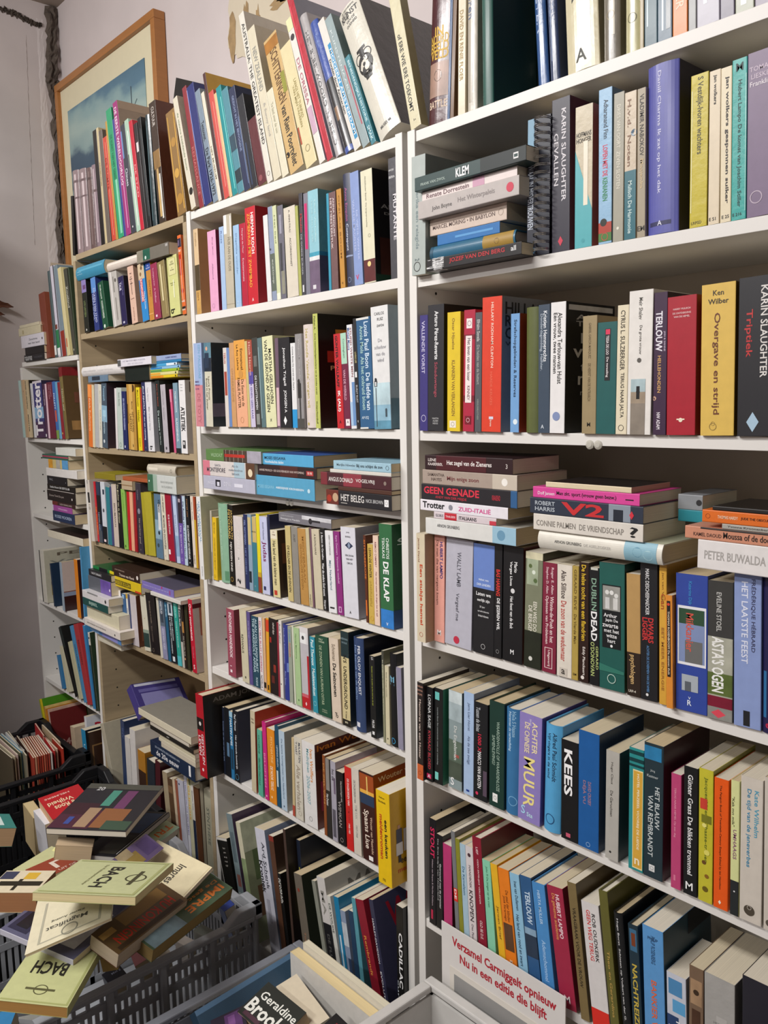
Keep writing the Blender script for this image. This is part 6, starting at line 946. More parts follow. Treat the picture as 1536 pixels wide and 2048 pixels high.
U,-2.0994,.002,.2003,-.0377,.0202,.1791,.2713|ccc8a8||paperback_book|GB|cream paperback with orange lettering|T COLINDIS@d8a038 .04 .5 .4 .4; R 6a6a44 .0 .1 .5 1.
U,-2.077,.002,.2003,-.0451,.0144,.1625,.2463|d8d4cc||paperback_book|GB|thin white paperback with dark foot|R 232c44 .42 1.; T Meester Kees@5a5a5a .06 .3 .5 .3
U,-2.0604,.002,.2003,-.0525,.0305,.1643,.249|5c3a24||paperback_book|GB|chestnut-brown paperback|
U,-2.0276,.002,.2003,-.0267,.0161,.1836,.2782|8a8270|h|hardback_book|GB|grey-brown slim hardback|
U,-2.0083,.002,.2003,-.0113,.0368,.174,.2636|aaa690||paperback_book|GB|grey-white paperback reading SYNTHESE|T SYNTHESE@6a7064 .2 .62 .5 .4
S,-.8537,-.028,1.7624,0,.0198,.1305,.2104|1c1a1c/1c1a1c||paperback_book|R2s|black paperback with red title, lowest|H Francis@d8d8d8 .1 .62 .2; H Jonckheere@d8d8d8 .13 .32 .2; T JOZEF VAN DEN BERG@c02c34 .26 .84 .55 .46; T all@e0e0e0 .9 .95 .6 .4
S,-.8815,-.01,1.7826,0,.0248,.1195,.1927|2c6480|hr|hardback_book|R2s|worn blue and gold leather volume|R a08038 .64 .98; R 1c4c64 .0 .04; D 7a5c28 .8 .5 .4
S,-.9172,-.005,1.8078,0,.0182,.11,.1424|2a70b0||pocket_book|R2s|bright blue paperback, spine upside down|R 5a9ad0 .3 .9 .4 .6
S,-.9025,-.005,1.8265,0,.0279,.11,.1753|d0beb0||pocket_book|R2s|pinkish-cream paperback IN BABYLON|T MARCEL MÖRING • IN BABYLON@5a4640 .04 .86 .5 .3; O a89888 .93 .5 .4
S,-.8619,-.024,1.8547,0,.0299,.1398,.2255|b8b0ac||paperback_book|R2s|thick grey-white paperback in the pile|T John Boyne@5a5452 .15 .36 .4 .3; T Het Winterpaleis@8a8280 .42 .78 .5 .34; D c83850 .92 .5 .5
S,-.8689,-.02,1.885,0,.0156,.1317,.2124|e0d4d0||paperback_book|R2s|thin white and pink paperback|T Renate Dorrestein@6a4a50 .05 .52 .4 .5; R c89ab0 .56 .68
S,-.8435,-.03,1.9011,0,.0233,.1525,.2459|26403f/1a2224||paperback_book|R2s|dark green paperback titled KLEM, topmost|R 1a2424 .62 1.; T FRANK VAN ZWOL@a8b8b0 .06 .3 .4 .2; T KLEM@f0f0f0 .4 .52 .5 .62; R e0e0e0 .9 .94 .3 .7; R 26403f .905 .935 .4 .6
S,-.8698,-.02,1.294,0,.0297,.132,.2129|dcdcd8/c8c4b8||paperback_book|R4a|white paperback with watercolour blot, lowest|T ARNON GRUNBERG@4a4a4a .14 .4 .6 .2; R 9ac0d4 .76 1.; D 6a98b4 .85 .5 .6
S,-.9126,-.02,1.3241,0,.0125,.11,.1484|d8ccd0||pocket_book|R4a|thin white booklet titled ITALIAANS|T GLOBUS@5a5a64 .03 .16 .5 .4; R c02434 .18 .38; T TAALGIDS@f0d8dc .2 .36 .5 .3; T ITALIAANS@3a343c .42 .7 .5 .5; R c83c4c .9 1. .0 .6
S,-.8872,-.02,1.337,0,.0201,.1295,.2089|e8e4ea||paperback_book|R4a|white travel guide ZUID-ITALIË|T Trotter@131316 .03 .3 .55 .6; T ZUID-ITALIË@d84890 .46 .82 .5 .46; D 8a8a94 .37 .5 .5
S,-.8675,-.02,1.3575,0,.0287,.1396,.2252|232126||paperback_book|R4a|black paperback titled GEEN GENADE|T GEEN GENADE@d83448 .03 .63 .62 .46; T ANDY VAN DER MEIJDE@c03444 .16 .5 .2 .2; T KRAKEND@c03444 .76 .84 .5 .3; R 2c5c8c .94 1.
S,-.8675,-.02,1.3866,0,.0259,.1373,.2215|a8988c||paperback_book|R4a|dusty mauve-grey paperback|T SAMANTHA@5c4c44 .06 .25 .68 .22; T HAYES@5c4c44 .1 .22 .36 .22; T Mijn enige zoon@7a4040 .28 .62 .45 .36; R c8bcac .76 1.; D f0ece4 .88 .5 .5
S,-.8774,-.02,1.4129,0,.0265,.1271,.205|2a1216||paperback_book|R4a|dark maroon-black paperback, topmost|R 4a141c .14 .72; T LENE@e0d4d0 .04 .14 .68 .2; T KAABERBØL@e0d4d0 .04 .22 .4 .2; T Het zegel van de Zieneres@f0e8e4 .27 .78 .5 .4; T 3@c8c0bc .93 .95 .5 .3
S,-.6053,-.02,1.2963,0,.0303,.1361,.2195|dcd8cc/c8ccb0|hr|hardback_book|R4b|thick white hardback with red endpaper|T ARNON GRUNBERG@3a3a38 .15 .38 .5 .16; T DE ASIELZOEKER@b8b4ac .4 .62 .5 .14; R 8ab4c4 .72 .96; D 5a90a8 .82 .5 .5; D a8ccd4 .9 .4 .5
S,-.6356,-.02,1.327,0,.026,.1227,.198|dcd6cc||paperback_book|R4b|ivory paperback titled DE VRIENDSCHAP|T CONNIE PALMEN  DE VRIENDSCHAP@8a847c .03 .84 .45 .36; T ?@1c1c1c .89 .96 .5 .6
S,-.6362,-.02,1.3535,0,.0256,.1269,.2046|2c3444||paperback_book|R4b|slate paperback with huge red V2|R 8a94a0 .72 .9; T ROBERT@b8c0c8 .05 .24 .68 .26; T HARRIS@b8c0c8 .05 .24 .32 .26; T V2@c82c30 .3 .68 .5 .76; R 1c2430 .76 .84 .0 .7; E d03040 .91 .45 .5
S,-.6424,-.02,1.3795,0,.0175,.1193,.1924|d84898||paperback_book|R4b|hot-pink paperback|T Dolf Jansen@f0d8e4 .05 .22 .4 .4; T Man zkt. sport (vrouw geen bezw.)@2a141c .24 .8 .5 .44; R 2a141c .88 .95 .4 .5
S,-.656,-.02,1.3974,0,.0086,.11,.1534|dcccac/1c1714||slim_paperback|R4b|slim cream paperback, topmost|
S,-.4456,-.02,1.3015,0,.0399,.11,.1057|e4e0de||pocket_book|R4c|thick white paperback, lowest|T PETER BUWALDA@a8a4a0 .09 .88 .5 .3
S,-.4468,-.02,1.3418,0,.017,.11,.124|cc8c70||pocket_book|R4c|dusty-pink paperback with black flame edge|T KAMEL DAOUD@4a2c24 .1 .42 .4 .3; T Moussa of de dood@2a1c18 .44 .98 .5 .5; R 1c1412 .18 1. .86 1.
S,-.4473,-.02,1.3592,0,.0069,.11,.071|a8a49c||slim_paperback|R4c|thin grey paperback with italics|T Yvonne Kroonenberg@4a4844 .1 .9 .5 .5
S,-.4478,-.02,1.3665,0,.0166,.11,.0987|dc6c20||pocket_book|R4c|orange paperback below dark one|O 8a3c10 .08 .5 .4; T THOMAS HARDY@f0d4b8 .22 .5 .5 .26; T JUDE THE OBSCURE@3a1c10 .54 .94 .5 .26
S,-.4483,-.02,1.3835,0,.0057,.11,.084|1c1816/17130f||slim_paperback|R4c|thin black book, topmost|
S,-.5795,.07,1.3499,0,.0178,.11,.0512|2a8a98||pocket_book|R4d|teal paperback set back in shadow|
S,-.5928,.07,1.368,0,.0226,.11,.0386|8c9094||pocket_book|R4d|grey paperback with dark round logo|D 2a2a2c .86 .5 .4
S,-1.6452,-.024,1.3274,0,.0338,.1481,.2389|b4b4c4||paperback_book|M4a|thick lavender-grey paperback, lowest|R 24242c .25 .35 .25 .75; R d0d0dc .28 .33 .3 .6; T NICCI@d8d8e4 .1 .22 .5 .2; T DENK@d0d0dc .42 .56 .5 .3; R d8d8e4 .62 .78 .35 .6
S,-1.6446,-.024,1.3616,0,.038,.1472,.2374|d4ccc8||paperback_book|M4a|pastel paperback, pink to blue|R d07888 0 .14; R a8c0cc .62 .82; R 5a3c28 .84 1.; D e0d0b0 .92 .4 .5; T SANTA@8a8a90 .24 .36 .72 .16; T MONTEFIORE@5a545c .08 .45 .42 .3; T Als de@8a9098 .58 .7 .75 .16; T rododendron@8a9098 .52 .78 .5 .16; T bloeit@8a9098 .58 .72 .26 .16
S,-1.6142,-.024,1.4,0,.0285,.1555,.2508|5c8048||paperback_book|M4a|green-brown paperback with railings picture|R 4a3a30 .34 .76; R b8b0a0 .38 .385; R b8b0a0 .45 .455; R b8b0a0 .52 .525; R b8b0a0 .6 .605; R b8b0a0 .68 .685; R b83428 .36 .72 .4 .66; R a4a0ac .76 1.; T WILDSCHUT@a8c898 .1 .32 .5 .3
S,-1.4199,-.02,1.3274,0,.0467,.1433,.2311|54a0c4||paperback_book|M4b|thick cerulean paperback, lowest|T MOSES ISEGAWA@8ac4dc .05 .34 .45 .16; T ABESSIJNSE KRONIEKEN@e8f0f4 .37 .83 .45 .13; D c0dce8 .91 .45 .2
S,-1.4115,-.02,1.3745,0,.0249,.1401,.2259|2a181a||paperback_book|M4b|dark plum paperback in blue pile|R 4a2420 .4 .7; T ANNIE PROULX • DE GOUVERNEUR VAN WYOMING@c8b8b0 .03 .8 .5 .2; R b03838 .84 .95 .3 .7; T PB 1990@f0d8d0 .86 .93 .5 .24
S,-1.4213,-.02,1.3997,0,.0257,.1226,.1978|52a4d0/3c5ca0||paperback_book|M4b|sky-blue paperback Voorbedachte daden, topmost|T MOSES ISEGAWA@1c2c40 .06 .48 .62 .26; T Voorbedachte daden@e0f0f8 .06 .44 .28 .24
S,-1.171,-.024,1.3274,0,.0305,.1261,.2034|1b1b20||paperback_book|M4c|black paperback titled HET BELEG, lowest|R 6a2c20 0 .2; D c0a080 .15 .5 .6; D a83424 .05 .4 .5; T HET BELEG@d8d4d0 .24 .6 .55 .46; T NICK BROWN@b8b8b8 .63 .88 .5 .24; R c8c4bc .24 .34 .16 .2; R f0f0f0 .9 .96 .25 .7; O 1c1c1c .93 .48 .24
S,-1.171,-.024,1.3583,0,.0084,.11,.1631|4c2c20||slim_paperback|M4c|thin brown paperback|
S,-1.171,-.024,1.3671,0,.0265,.1368,.2206|451c24||paperback_book|M4c|burgundy paperback titled VOGELVRIJ|R 8c3440 .34 .6; R 7a2c34 0 .1; T ANGUS DONALD@e0d8d4 .12 .48 .5 .34; T VOGELVRIJ@e0d8d4 .52 .78 .5 .34; D 8a7a70 .92 .5 .3
S,-1.171,-.024,1.3941,0,.0072,.1168,.1884|d4d0c8||slim_paperback|M4c|thin white booklet in the pile|
S,-1.171,-.024,1.4016,0,.0178,.11,.1764|9cc0d0||pocket_book|M4c|light blue paperback, topmost|T Marijke Höweler@5a6a74 .06 .4 .5 .36; T Bij ons schijnt de zon@1c2830 .42 .86 .5 .44; O 3a4a54 .94 .5 .5
S,-1.3911,0,1.2673,0,.0214,.1216,.1961|77757c||paperback_book|M5s|grey photo paperback lying flat|T Judith Koelemeijer@b0b0b4 .04 .3 .7 .2; T Bewegen in Mandela@d0d0d4 .04 .42 .35 .26; R c8c8cc .46 1. .6 1.; D 242226 .62 .5 .6; R 2a282c .6 .8 .45 .65
S,-2.4361,-.01,1.9343,0,.0401,.13,.2097|3e8cac|r|paperback_book|B2s|big sky-blue jacketed hardback|T moderne@9ac8dc .05 .2 .6 .12; T encyclopedie@9ac8dc .05 .24 .4 .12; R 5aa4c0 .1 .95 .6 .75
S,-2.2112,-.01,1.9344,0,.0233,.1265,.2041|d4c8bc|hr|hardback_book|B2t|cream-white jacketed hardback|R e8dcd0 .02 .98 .6 .8
S,-2.0276,-.012,1.9292,0,.0321,.1145,.1846|6f6a60||pocket_book|B2u|grey hardback with green picture|R 8a8474 .0 .2; R 1f5a48 .2 .42 .1 1.; D c8d8d0 .28 .3 .3; R a8a4a0 .9 .97 .7 .9
S,-2.0292,-.005,1.6141,0,.0075,.11,.1575|dcc020||slim_paperback|B3s|yellow thin pocket guide, lowest|R e08a20 .0 .5 .1 .9; T 150 KLEINE@a85a10 .05 .4 .5 .4; T 1@3a3a1c .92 .96 .5 .6
S,-2.0241,-.005,1.622,0,.0081,.11,.1676|d8d090||slim_paperback|B3s|cream and yellow pocket guide|R e0a030 .02 .4 .2 .8; T 1@3a3a1c .9 .94 .5 .6
S,-2.0179,-.005,1.6305,0,.007,.11,.1655|98b82c||slim_paperback|B3s|lime-green pocket guide|R 4a8a5c .02 .4 .2 .8; T 1@3a3a1c .92 .96 .5 .6
S,-2.0108,-.005,1.6378,0,.007,.11,.1707|8ab8d8||slim_paperback|B3s|light blue pocket guide|R 2a80c0 .02 .4 .2 .8; T 1@2a3a4c .92 .96 .5 .6
S,-2.0281,-.005,1.6452,0,.008,.11,.1477|4aa0d0||slim_paperback|B3s|azure pocket guide|R d8e4ec .6 1. .1 .9; T 1@2a3a4c .9 .95 .5 .6
S,-2.0039,-.005,1.6536,0,.0064,.11,.1732|2f7cac||slim_paperback|B3s|mid-blue slim paperback|
S,-2.0038,-.005,1.6604,0,.0138,.11,.1735|94a4c8||pocket_book|B3s|lavender paperback, topmost of thin pile|T AUBREY MORRIS@3a3a78 .5 .86 .5 .3
S,-2.4536,-.01,1.6159,0,.0197,.11,.1482|6a8298/4a5a68||pocket_book|B3t|blue-grey photo paperback under white one|R 2a3440 .2 .6 .3 .9
S,-2.3415,-.01,1.6361,0,.0294,.1925,.3104|dcd8d6|hr|hardback_book|B3t|long white hardback|T ISABELLA HEIJTENMEKER@b8b4b4 .05 .36 .5 .16; T VAN HET WITTE HUIS@c8c4c4 .4 .76 .5 .16
S,-2.1817,-.01,1.6105,0,.042,.11,.1522|16201c/1a241f||pocket_book|B3u|dark green-black box file|
S,-2.1434,-.02,1.653,0,.0219,.1332,.2149|dcd8e0||paperback_book|B3u|white paperback topmost above dark file|R 5a5a5a 0 .1 .1 .9; T HET MASKER MIJN RODDEL@b0acbc .16 .84 .66 .24; T WAT IK VERLOOR@c8c4d0 .3 .76 .3 .22
S,-2.3304,-.01,1.2897,0,.0279,.12,.0732|b8a488/a04c2c||pocket_book|B4s|tan page block showing, brown cover|R 8a6a48 .0 1. .45 .55
S,-2.2406,-.004,1.318,0,.0109,.11,.1649|a85a34/b0643c|h|hardback_book|B4o|rust-brown leather volume resting on uprights|
S,-2.4591,-.004,1.3117,0,.019,.13,.1553|8a7c20/a09428||pocket_book|B4q|olive-yellow folder with curled edges|
S,-2.7065,-.02,1.0782,0,.0262,.13,.3182|d8d0bc/2a1c18||paperback_book|W4s|cream block with dark cover poking out|
S,-2.0572,-.01,1.2968,0,.0491,.16,.1701|c8ccc8||pocket_book|B4t|green and white thick paperback|R 3f6a50 0 .2; R 9ab0a0 .2 .34; D e0e8e0 .06 .6 .12; T VAN DE VERTELKUNST@a8aca8 .46 .9 .62 .12; T DE KLASSIEKEN@a8aca8 .5 .86 .36 .12
S,-2.0601,-.01,1.3463,0,.0272,.16,.1678|c0b8a8|hr|hardback_book|B4t|ivory hardback on green and white one|R d8d0c0 .05 .4 .4 .7; O 4a463c .86 .5 .36
S,-2.4638,-.016,.7696,0,.0331,.14,.1782|cfc8b4||pocket_book|B5a|crumpled cream papers, lowest|
S,-2.4109,-.039,.8031,-.0349,.0223,.1581,.255|5a88c0||paperback_book|B5a|blue and lilac paperback|R 8a8ac8 .4 .9; R 7aa4d4 .0 .3
S,-2.3914,-.049,.8259,0,.0247,.1702,.2745|dcd4cc||paperback_book|B5a|white thick paperback with small print|T GEDACHTENISLEER VAN DE GESCHIEDENIS@6a6460 .08 .62 .5 .18; D 3a3a3a .86 .4 .3
S,-2.4183,-.038,.851,0,.0435,.1526,.2462|cfc8ac||paperback_book|B5a|stack of yellowed loose booklets|
S,-2.4707,-.049,.8949,0,.0245,.1217,.1963|1f4c48||paperback_book|B5a|dark green paperback reading BIJBEL|T BIJBEL@a8c4b8 .26 .6 .5 .5
S,-2.461,-.049,.9197,0,.0237,.1278,.2061|d8d4d4||paperback_book|B5a|white paperback with grey cover picture|D 2a2a2a .88 .5 .5; R 8a8a8a .2 .6 .8 1.
S,-2.4912,-.026,.9438,0,.0452,.11,.1762|5c6068||pocket_book|B5a|grey and violet photo paperback|R 6a50a0 .55 1.; D e0d8f0 .94 .4 .2
S,-2.4931,-.023,.9893,0,.0207,.11,.1745|232226||pocket_book|B5a|black paperback with boxed white lettering|R 5a5a5a .1 .6 .3 .8; R 232226 .12 .58 .36 .74; T NACHT OVERGAVE@d8d8d8 .14 .56 .5 .3
S,-2.4985,-.01,1.0105,0,.01,.11,.1624|1f7a3c/1c5a30||slim_paperback|B5a|green, black and yellow paperback, topmost|R 16161a .3 .7; R d8c820 .8 1.
S,-2.3113,-.01,.9765,0,.0318,.1282,.2067|d8bc1c||paperback_book|B5b|yellow paperback lettered in black, lowest|R 2a2410 .08 .66 .2 .7; T HANDBOEK BOULIGAN@d8bc1c .1 .64 .45 .4; R c84020 .8 1. .0 .2
S,-2.317,-.01,1.0088,0,.0316,.1197,.1931|33221a/3a281e||paperback_book|B5b|dark brown photo paperback, topmost|T JOHN VERMEULEN@b09a88 .1 .46 .7 .16; T Tranen van René@d8c8b8 .26 .8 .3 .26; D e8e0d8 .92 .5 .4
S,-2.0479,-.02,.9918,0,.0108,.1121,.1807|d4d0c8||slim_paperback|B5c|white paperback, lower of two|
S,-2.0944,-.015,1.003,0,.0219,.1222,.197|7c70b4/5a5668||paperback_book|B5c|violet paperback with red dot, upper of two|T Geraldine Gerrits  Een ander jaar dan dit@b8b0d8 .04 .84 .5 .22; D c02050 .64 .85 .3; R b03060 .87 .89 .2 .8
S,-2.9792,-.004,1.7094,0,.0225,.125,.2015|1a1a1e||paperback_book|W1s|black paperback with white lettering, lowest|T PASCAL DE ROUX@e0e0e0 .03 .4 .62 .3; T WITTE@e0e0e0 .05 .4 .25 .3; T ROOD BLOED@5a5a60 .5 .9 .5 .3
S,-2.9772,-.004,1.7323,0,.0255,.117,.1888|17171a||pocket_book|W1s|plain black hardback in the pile|
S,-2.9703,-.004,1.7582,0,.0432,.1423,.2294|d8d4dc||paperback_book|W1s|white thick paperback with two printed lines|T Zomerbries@6a6a72 .35 .72 .62 .16; T van het land@6a6a72 .3 .8 .32 .16; D 2a2a2a .92 .55 .2
S,-2.9982,-.004,1.8018,0,.0281,.137,.221|cbc2a4|h|hardback_book|W1s|cream-yellow cloth hardback|R a89c74 .18 .23 .2 .7
S,-3.0056,-.004,1.8303,0,.0103,.1246,.2009|cfc6aa||slim_paperback|W1s|thin cream paperback, topmost|
S,-2.7519,-.025,1.1464,0,.0346,.1213,.1956|1f3050||paperback_book|W3|navy paperback, lowest|T ROSSE MOOREN@a8b8d0 .1 .86 .5 .3
S,-2.7685,-.025,1.1814,0,.0204,.1114,.1797|9c4c94||pocket_book|W3|purple paperback|R c8c0d0 0 .06; T Wendela@d8b0d4 .3 .76 .5 .3
S,-2.7399,-.025,1.2022,0,.0132,.1267,.2044|3a2420||paperback_book|W3|brown-black slim paperback|R 6a2c28 0 .24; T LIZA MARKLUND@b8a8a0 .34 .86 .5 .4
S,-2.7324,-.025,1.2158,0,.0407,.1586,.2559|1d1614||paperback_book|W3|dark brown thick paperback|T Donna Tartt De put@a89c94 .08 .6 .45 .22; D d8d0c8 .88 .4 .2; R d0c8c0 .0 .96 .92 .96
S,-2.7288,-.025,1.2569,0,.0174,.157,.2532|17140f||paperback_book|W3|black paperback with white lettering|T Saskia Noort DE EETCLUB@d8d8d8 .1 .8 .5 .4
S,-2.7962,-.025,1.2747,0,.0281,.1131,.1823|17171c||pocket_book|W3|black thick paperback under white one|T NRC@8a8a90 .12 .3 .6 .24; D c8c8c8 .93 .4 .1
S,-2.7065,-.025,1.3031,0,.028,.1706,.2751|dcd8d4||paperback_book|W3|clean white thick paperback|
S,-2.7772,-.025,1.3315,0,.0306,.1104,.178|c8b478||pocket_book|W3|cream and yellow picture paperback|R d8982c .0 .22; R a8a49c .4 .6; R 5a98c8 .7 1.
S,-2.773,-.025,1.3625,0,.0161,.1473,.2376|2c5c4c||paperback_book|W3|green booklet with red stripe|R a84058 .0 1. .4 .7
S,-2.7065,-.025,1.379,0,.0252,.11,.1724|d4d4cc||pocket_book|W3|white paperback with dark cover, topmost|
S,-1.98,-.04,.5045,0,.045,.1644,.2652|1e2c44/1c2840|h|hardback_book|GS|navy volume lettered De 20e eeuw, lowest|T DE COMPLETE GESCHIEDENIS VAN@a8b4c4 .12 .68 .76 .14; T de 20e eeuw@e4e4e8 .14 .66 .4 .36; R e8e8e8 .88 .92 .2 .9
S,-1.9715,-.04,.5499,0,.0151,.1249,.2014|c8beaa||paperback_book|GS|grey-cream paperback on navy volume|
S,-1.9715,-.04,.5654,0,.0097,.1333,.215|d0c8b0||slim_paperback|GS|cream paperback with fuzzy page edges|
S,-1.9715,-.04,.5754,0,.0145,.1287,.2076|c8c0a4||paperback_book|GS|yellowed booklet bundle|
S,-1.9715,-.045,.5903,0,.0128,.13,.2574|24221e||paperback_book|GS|thin black paperback|R a8a49c .4 .46 .4 .6
S,-1.9944,-.045,.6035,0,.0152,.1439,.2321|ccc4b4||paperback_book|GS|cream magazine|
S,-1.9715,-.05,.6191,0,.021,.14,.3194|d4ccb4/8c877c||paperback_book|GS|cream landscape-format magazine, topmost|
F,-2.4474,.0182,.5347,.9201,-.0384,-.3863,.0526,.035,.1797,.1153|453c7c|h|hardback_book|F0|violet book tipped with its back cover showing|Q c8c8d8 .02 .1 .05 .9; Q 6a64a0 .2 .3 .1 .9; Q 8a86b8 .34 .9 .12 .92; Q 38306c .0 .02 0 1
F,-1.5955,-.4731,.4075,.2988,.669,-.2251,.6422,.022,.1356,.1881|b8b87c/c3c690|kb88a4a|paperback_book|F1|lower sage-green music score near the frame corner|F BACH@26241c .42 .62 .3 .8; O 5a5838 .2 .5 .2; Q 5a5838 .19 .22 .3 .72; Q a8ac70 .02 .04 .04 .96; Q a8ac70 .02 .98 .02 .05
F,-1.5624,-.5493,.4321,.725,.1547,-.6538,.1519,.014,.234,.1953|c8c8d4/5a5a74||paperback_book|F1|photo book with violet mountain pictures|Q 2c2c44 .04 .3 .05 .5; Q 3a3a58 .04 .3 .55 .95; Q a8a8c0 .36 .6 .1 .9; Q c8c8d8 .66 .9 .1 .6; Q 44445c .66 .92 .6 .95; Q 16161f .1 .25 .1 .3; Q d8d8e4 .4 .5 .5 .7
F,-1.6652,-.4052,.5328,.0633,.6706,-.2747,.6862,.006,.1712,.1708|d8d0b8/d8d0b4||booklet|F1|cream score of the Magnificat with garland frame|F Magnificat@4a4840 .26 .36 .3 .8; Q a8a490 .08 .1 .15 .85; Q a8a490 .08 .85 .13 .16; Q a8a490 .08 .85 .84 .87; F Klavier Auszug@6a6858 .4 .45 .35 .75; O 8a8878 .15 .5 .2
F,-1.7133,-.4649,.5448,.1762,-.6266,-.3218,-.6876,.016,.1985,.209|b4b880/c4c898|kd0c090|paperback_book|F1|upper sage-green music score on the cream one|F BACH@26241c .42 .56 .2 .8; F Das Wohltemperierte Klavier@7a7850 .62 .66 .15 .75; O 4a4830 .2 .5 .22; Q 4a4830 .18 .22 .3 .7; Q a8ac74 .03 .06 .04 .96; Q a8ac74 .03 .97 .03 .06; Q a8ac74 .03 .97 .94 .97
F,-1.8262,-.6338,.4601,.6304,-.2756,-.6716,-.2749,.045,.1149,.0935|c8b890/d8ccb0|k9a6a44|paperback_book|F1|thick old book with tree-branch cover|Q d0a838 .1 .4 .5 .75; Q 3a3c54 .05 .4 .02 .3; Q 2a2418 .5 .7 .1 .95; Q 2a2418 .4 .9 .45 .52
F,-1.8646,-.5022,.4521,.7039,.0459,-.7059,.0637,.01,.0986,.0724|8a3c24/94402a||paperback_book|F1|rust-red booklet with white curl|Q e0d0c0 .2 .3 .5 .9; Q e0d0c0 .3 .7 .5 .6; F UIT DE@d8b8a8 .8 .92 .5 .95
F,-1.835,-.4888,.4442,.7027,.1235,-.6967,.0746,.008,.1077,.1462|b8b884/c0c090||booklet|F1|pale green score edge under rust booklet|
F,-1.9868,-.4319,.4529,.7059,-.3514,-.2302,-.5703,.006,.0963,.0274|c8c480/d0cc88||booklet|F1|pale yellow booklet with printed lines|F Handel for the Clavier@5a5a30 .2 .4 .3 .9
F,-1.7977,-.2414,.4821,.1882,-.7026,.0726,-.6824,.008,.0894,.2036|d8c8a4/dcd0ac||booklet|F1|cream catalogue beginning Impres|F Impres@3a342c .3 .46 .3 .9; Q c8b890 .02 .03 .05 .95
F,-1.7133,-.3962,.5305,.6746,-.5113,-.4917,-.2043,.006,.0562,.1193|6a5878/5c4c70||booklet|F1|purple mineral picture book|Q 8a7438 .5 .9 .3 .9; Q 4c3c68 .05 .4 .1 .8; Q 9a8a6a .6 .95 .0 .4
F,-1.6518,-.1938,.4165,.0984,-.7806,-.1271,-.6041,.032,.2511,.0698|5a6a50/4a6048|k8a7444|paperback_book|F1|thick landscape book with orange IMPRE lettering|F IMPRE@d87c38 .2 .46 .05 .5; F De gesc@d89048 .55 .72 .04 .4; Q 7a94a0 .0 1. .6 .98; Q 3c5230 .75 .98 .0 .5
F,-1.6536,-.3153,.4411,.1084,-.7815,-.1309,-.6003,.035,.2033,.0781|5a2c1c/5a4428|kb8a890|paperback_book|F1|brown and gold book with red lettering|F HU KONINGIN@b02818 .2 .5 .1 .9; Q 8a6a38 .55 .95 .1 .7; Q 3a2818 .04 .18 .05 .95; Q a88448 .6 .8 .8 .98
F,-1.8781,-.4788,.561,.645,-.2898,-.645,-.2898,.014,.1929,.2292|1a1918/26242a|kd0c8b8|paperback_book|F1|black art book with coloured patches, topmost|Q 4a2434 .6 .98 .0 .5; Q 3a2028 .45 .7 .0 .4; Q 8a5a38 .55 .95 .5 .85; Q 4a8a78 .15 .5 .4 .52; Q 6a3c60 .15 .55 .6 .74; Q 4c4c44 .0 .12 .0 1.; Q 3c5040 .8 .98 .65 .98; Q a08468 .55 .95 .3 .46; F 20@c8c8c8 .08 .16 .16 .26; Q 3c4c90 .75 .9 .15 .22
F,-2.2763,-.2465,.4299,.0039,.7032,-.0672,.7078,.04,.1117,.1521|a01820/b41c24|kd0a880|paperback_book|F1|red paperback Roos en Vrijheid, upside down|F HELMERS@e8c8b8 .8 .86 .3 .9; F De Roos@e8d8b0 .28 .46 .2 .8; F Vrijheid@e8d8b0 .5 .7 .3 .9
F,-1.8897,-.1793,.4634,.1263,-.7876,-.1721,-.578,.02,.0838,.0417|b0c0a0/b8c8a0||paperback_book|F1|pale green paperback reading TRI|F TRI@d86c28 .3 .7 .1 .8; Q a0c0a8 .0 .2 0 1
F,-1.9547,-.2254,.4881,.187,-.6498,-.1695,-.717,.012,.2205,.1021|16161a/1c1c20|ka8a49c|paperback_book|F1|black picture book below the topmost art book|Q 2a5080 .1 .6 .05 .5; Q 3a3830 .1 .6 .55 .95; Q c8c4bc .04 .06 .0 .95
F,-1.8462,-.4772,.5107,.6961,-.2442,-.6649,-.1172,.035,.0815,.0387|c0a888/c8b090|kc8b08c|paperback_book|F1|fat page block under the black art book|
F,-2.208,-.527,.4125,.7035,-.1499,-.6918,.0627,.05,.0672,.0955|3a8078/3c8880|kc8a47c|paperback_book|F1|teal-covered thick paperback at the frame edge|Q d8e8e4 .2 .8 .2 .6
F,-1.675,-.1089,.1941,.6971,.0669,-.7043,-.1161,.12,.0292,.0365|2c4488/3048a0||paperback_book|F1|deep blue box-like book at crate corner|D 6a84c8 .3 .5 .3
F,-1.6908,-.3518,.2219,.6862,.0297,-.7029,-.1849,.05,.0333,.0452|c87c80/d08a90||paperback_book|F1|salmon-pink small paperback in crate|
F,-1.72,-.2869,.1974,.7853,.0671,-.6118,-.0667,.05,.0267,.0206|b8b0a0/c0b8a8||paperback_book|F1|small grey-white paperback in crate|
F,-1.6852,-.2382,.21,.7021,.0839,-.7021,.0839,.05,.0267,.0426|a8a098/b0a8a0||paperback_book|F1|small pale paperback, middle of crate side|
F,-1.6622,-.1872,.2201,.706,.1099,-.6981,.0461,.05,.0275,.0587|8a8a80/6a7068||paperback_book|F1|small green-grey paperback in crate|
F,-1.6845,-.4207,.2109,.7032,.0567,-.705,-.0733,.05,.041,.0482|1c2030/1f2434||paperback_book|F1|dark navy paperback in crate|F Met g@a8b0c8 .3 .5 .4 .9
F,-1.5665,-.4567,.3754,.591,.3167,-.6907,.2709,.03,.0688,.0323|a88c48/c0a870|kb8986c|paperback_book|F1|tan small book under red-lettered one|
F,-1.5736,-.7006,.34,.6716,-.1694,-.6858,-.2237,.03,.0315,.0496|2a6a9a/2f78a8||paperback_book|F1|blue paperback in crate at the frame corner|
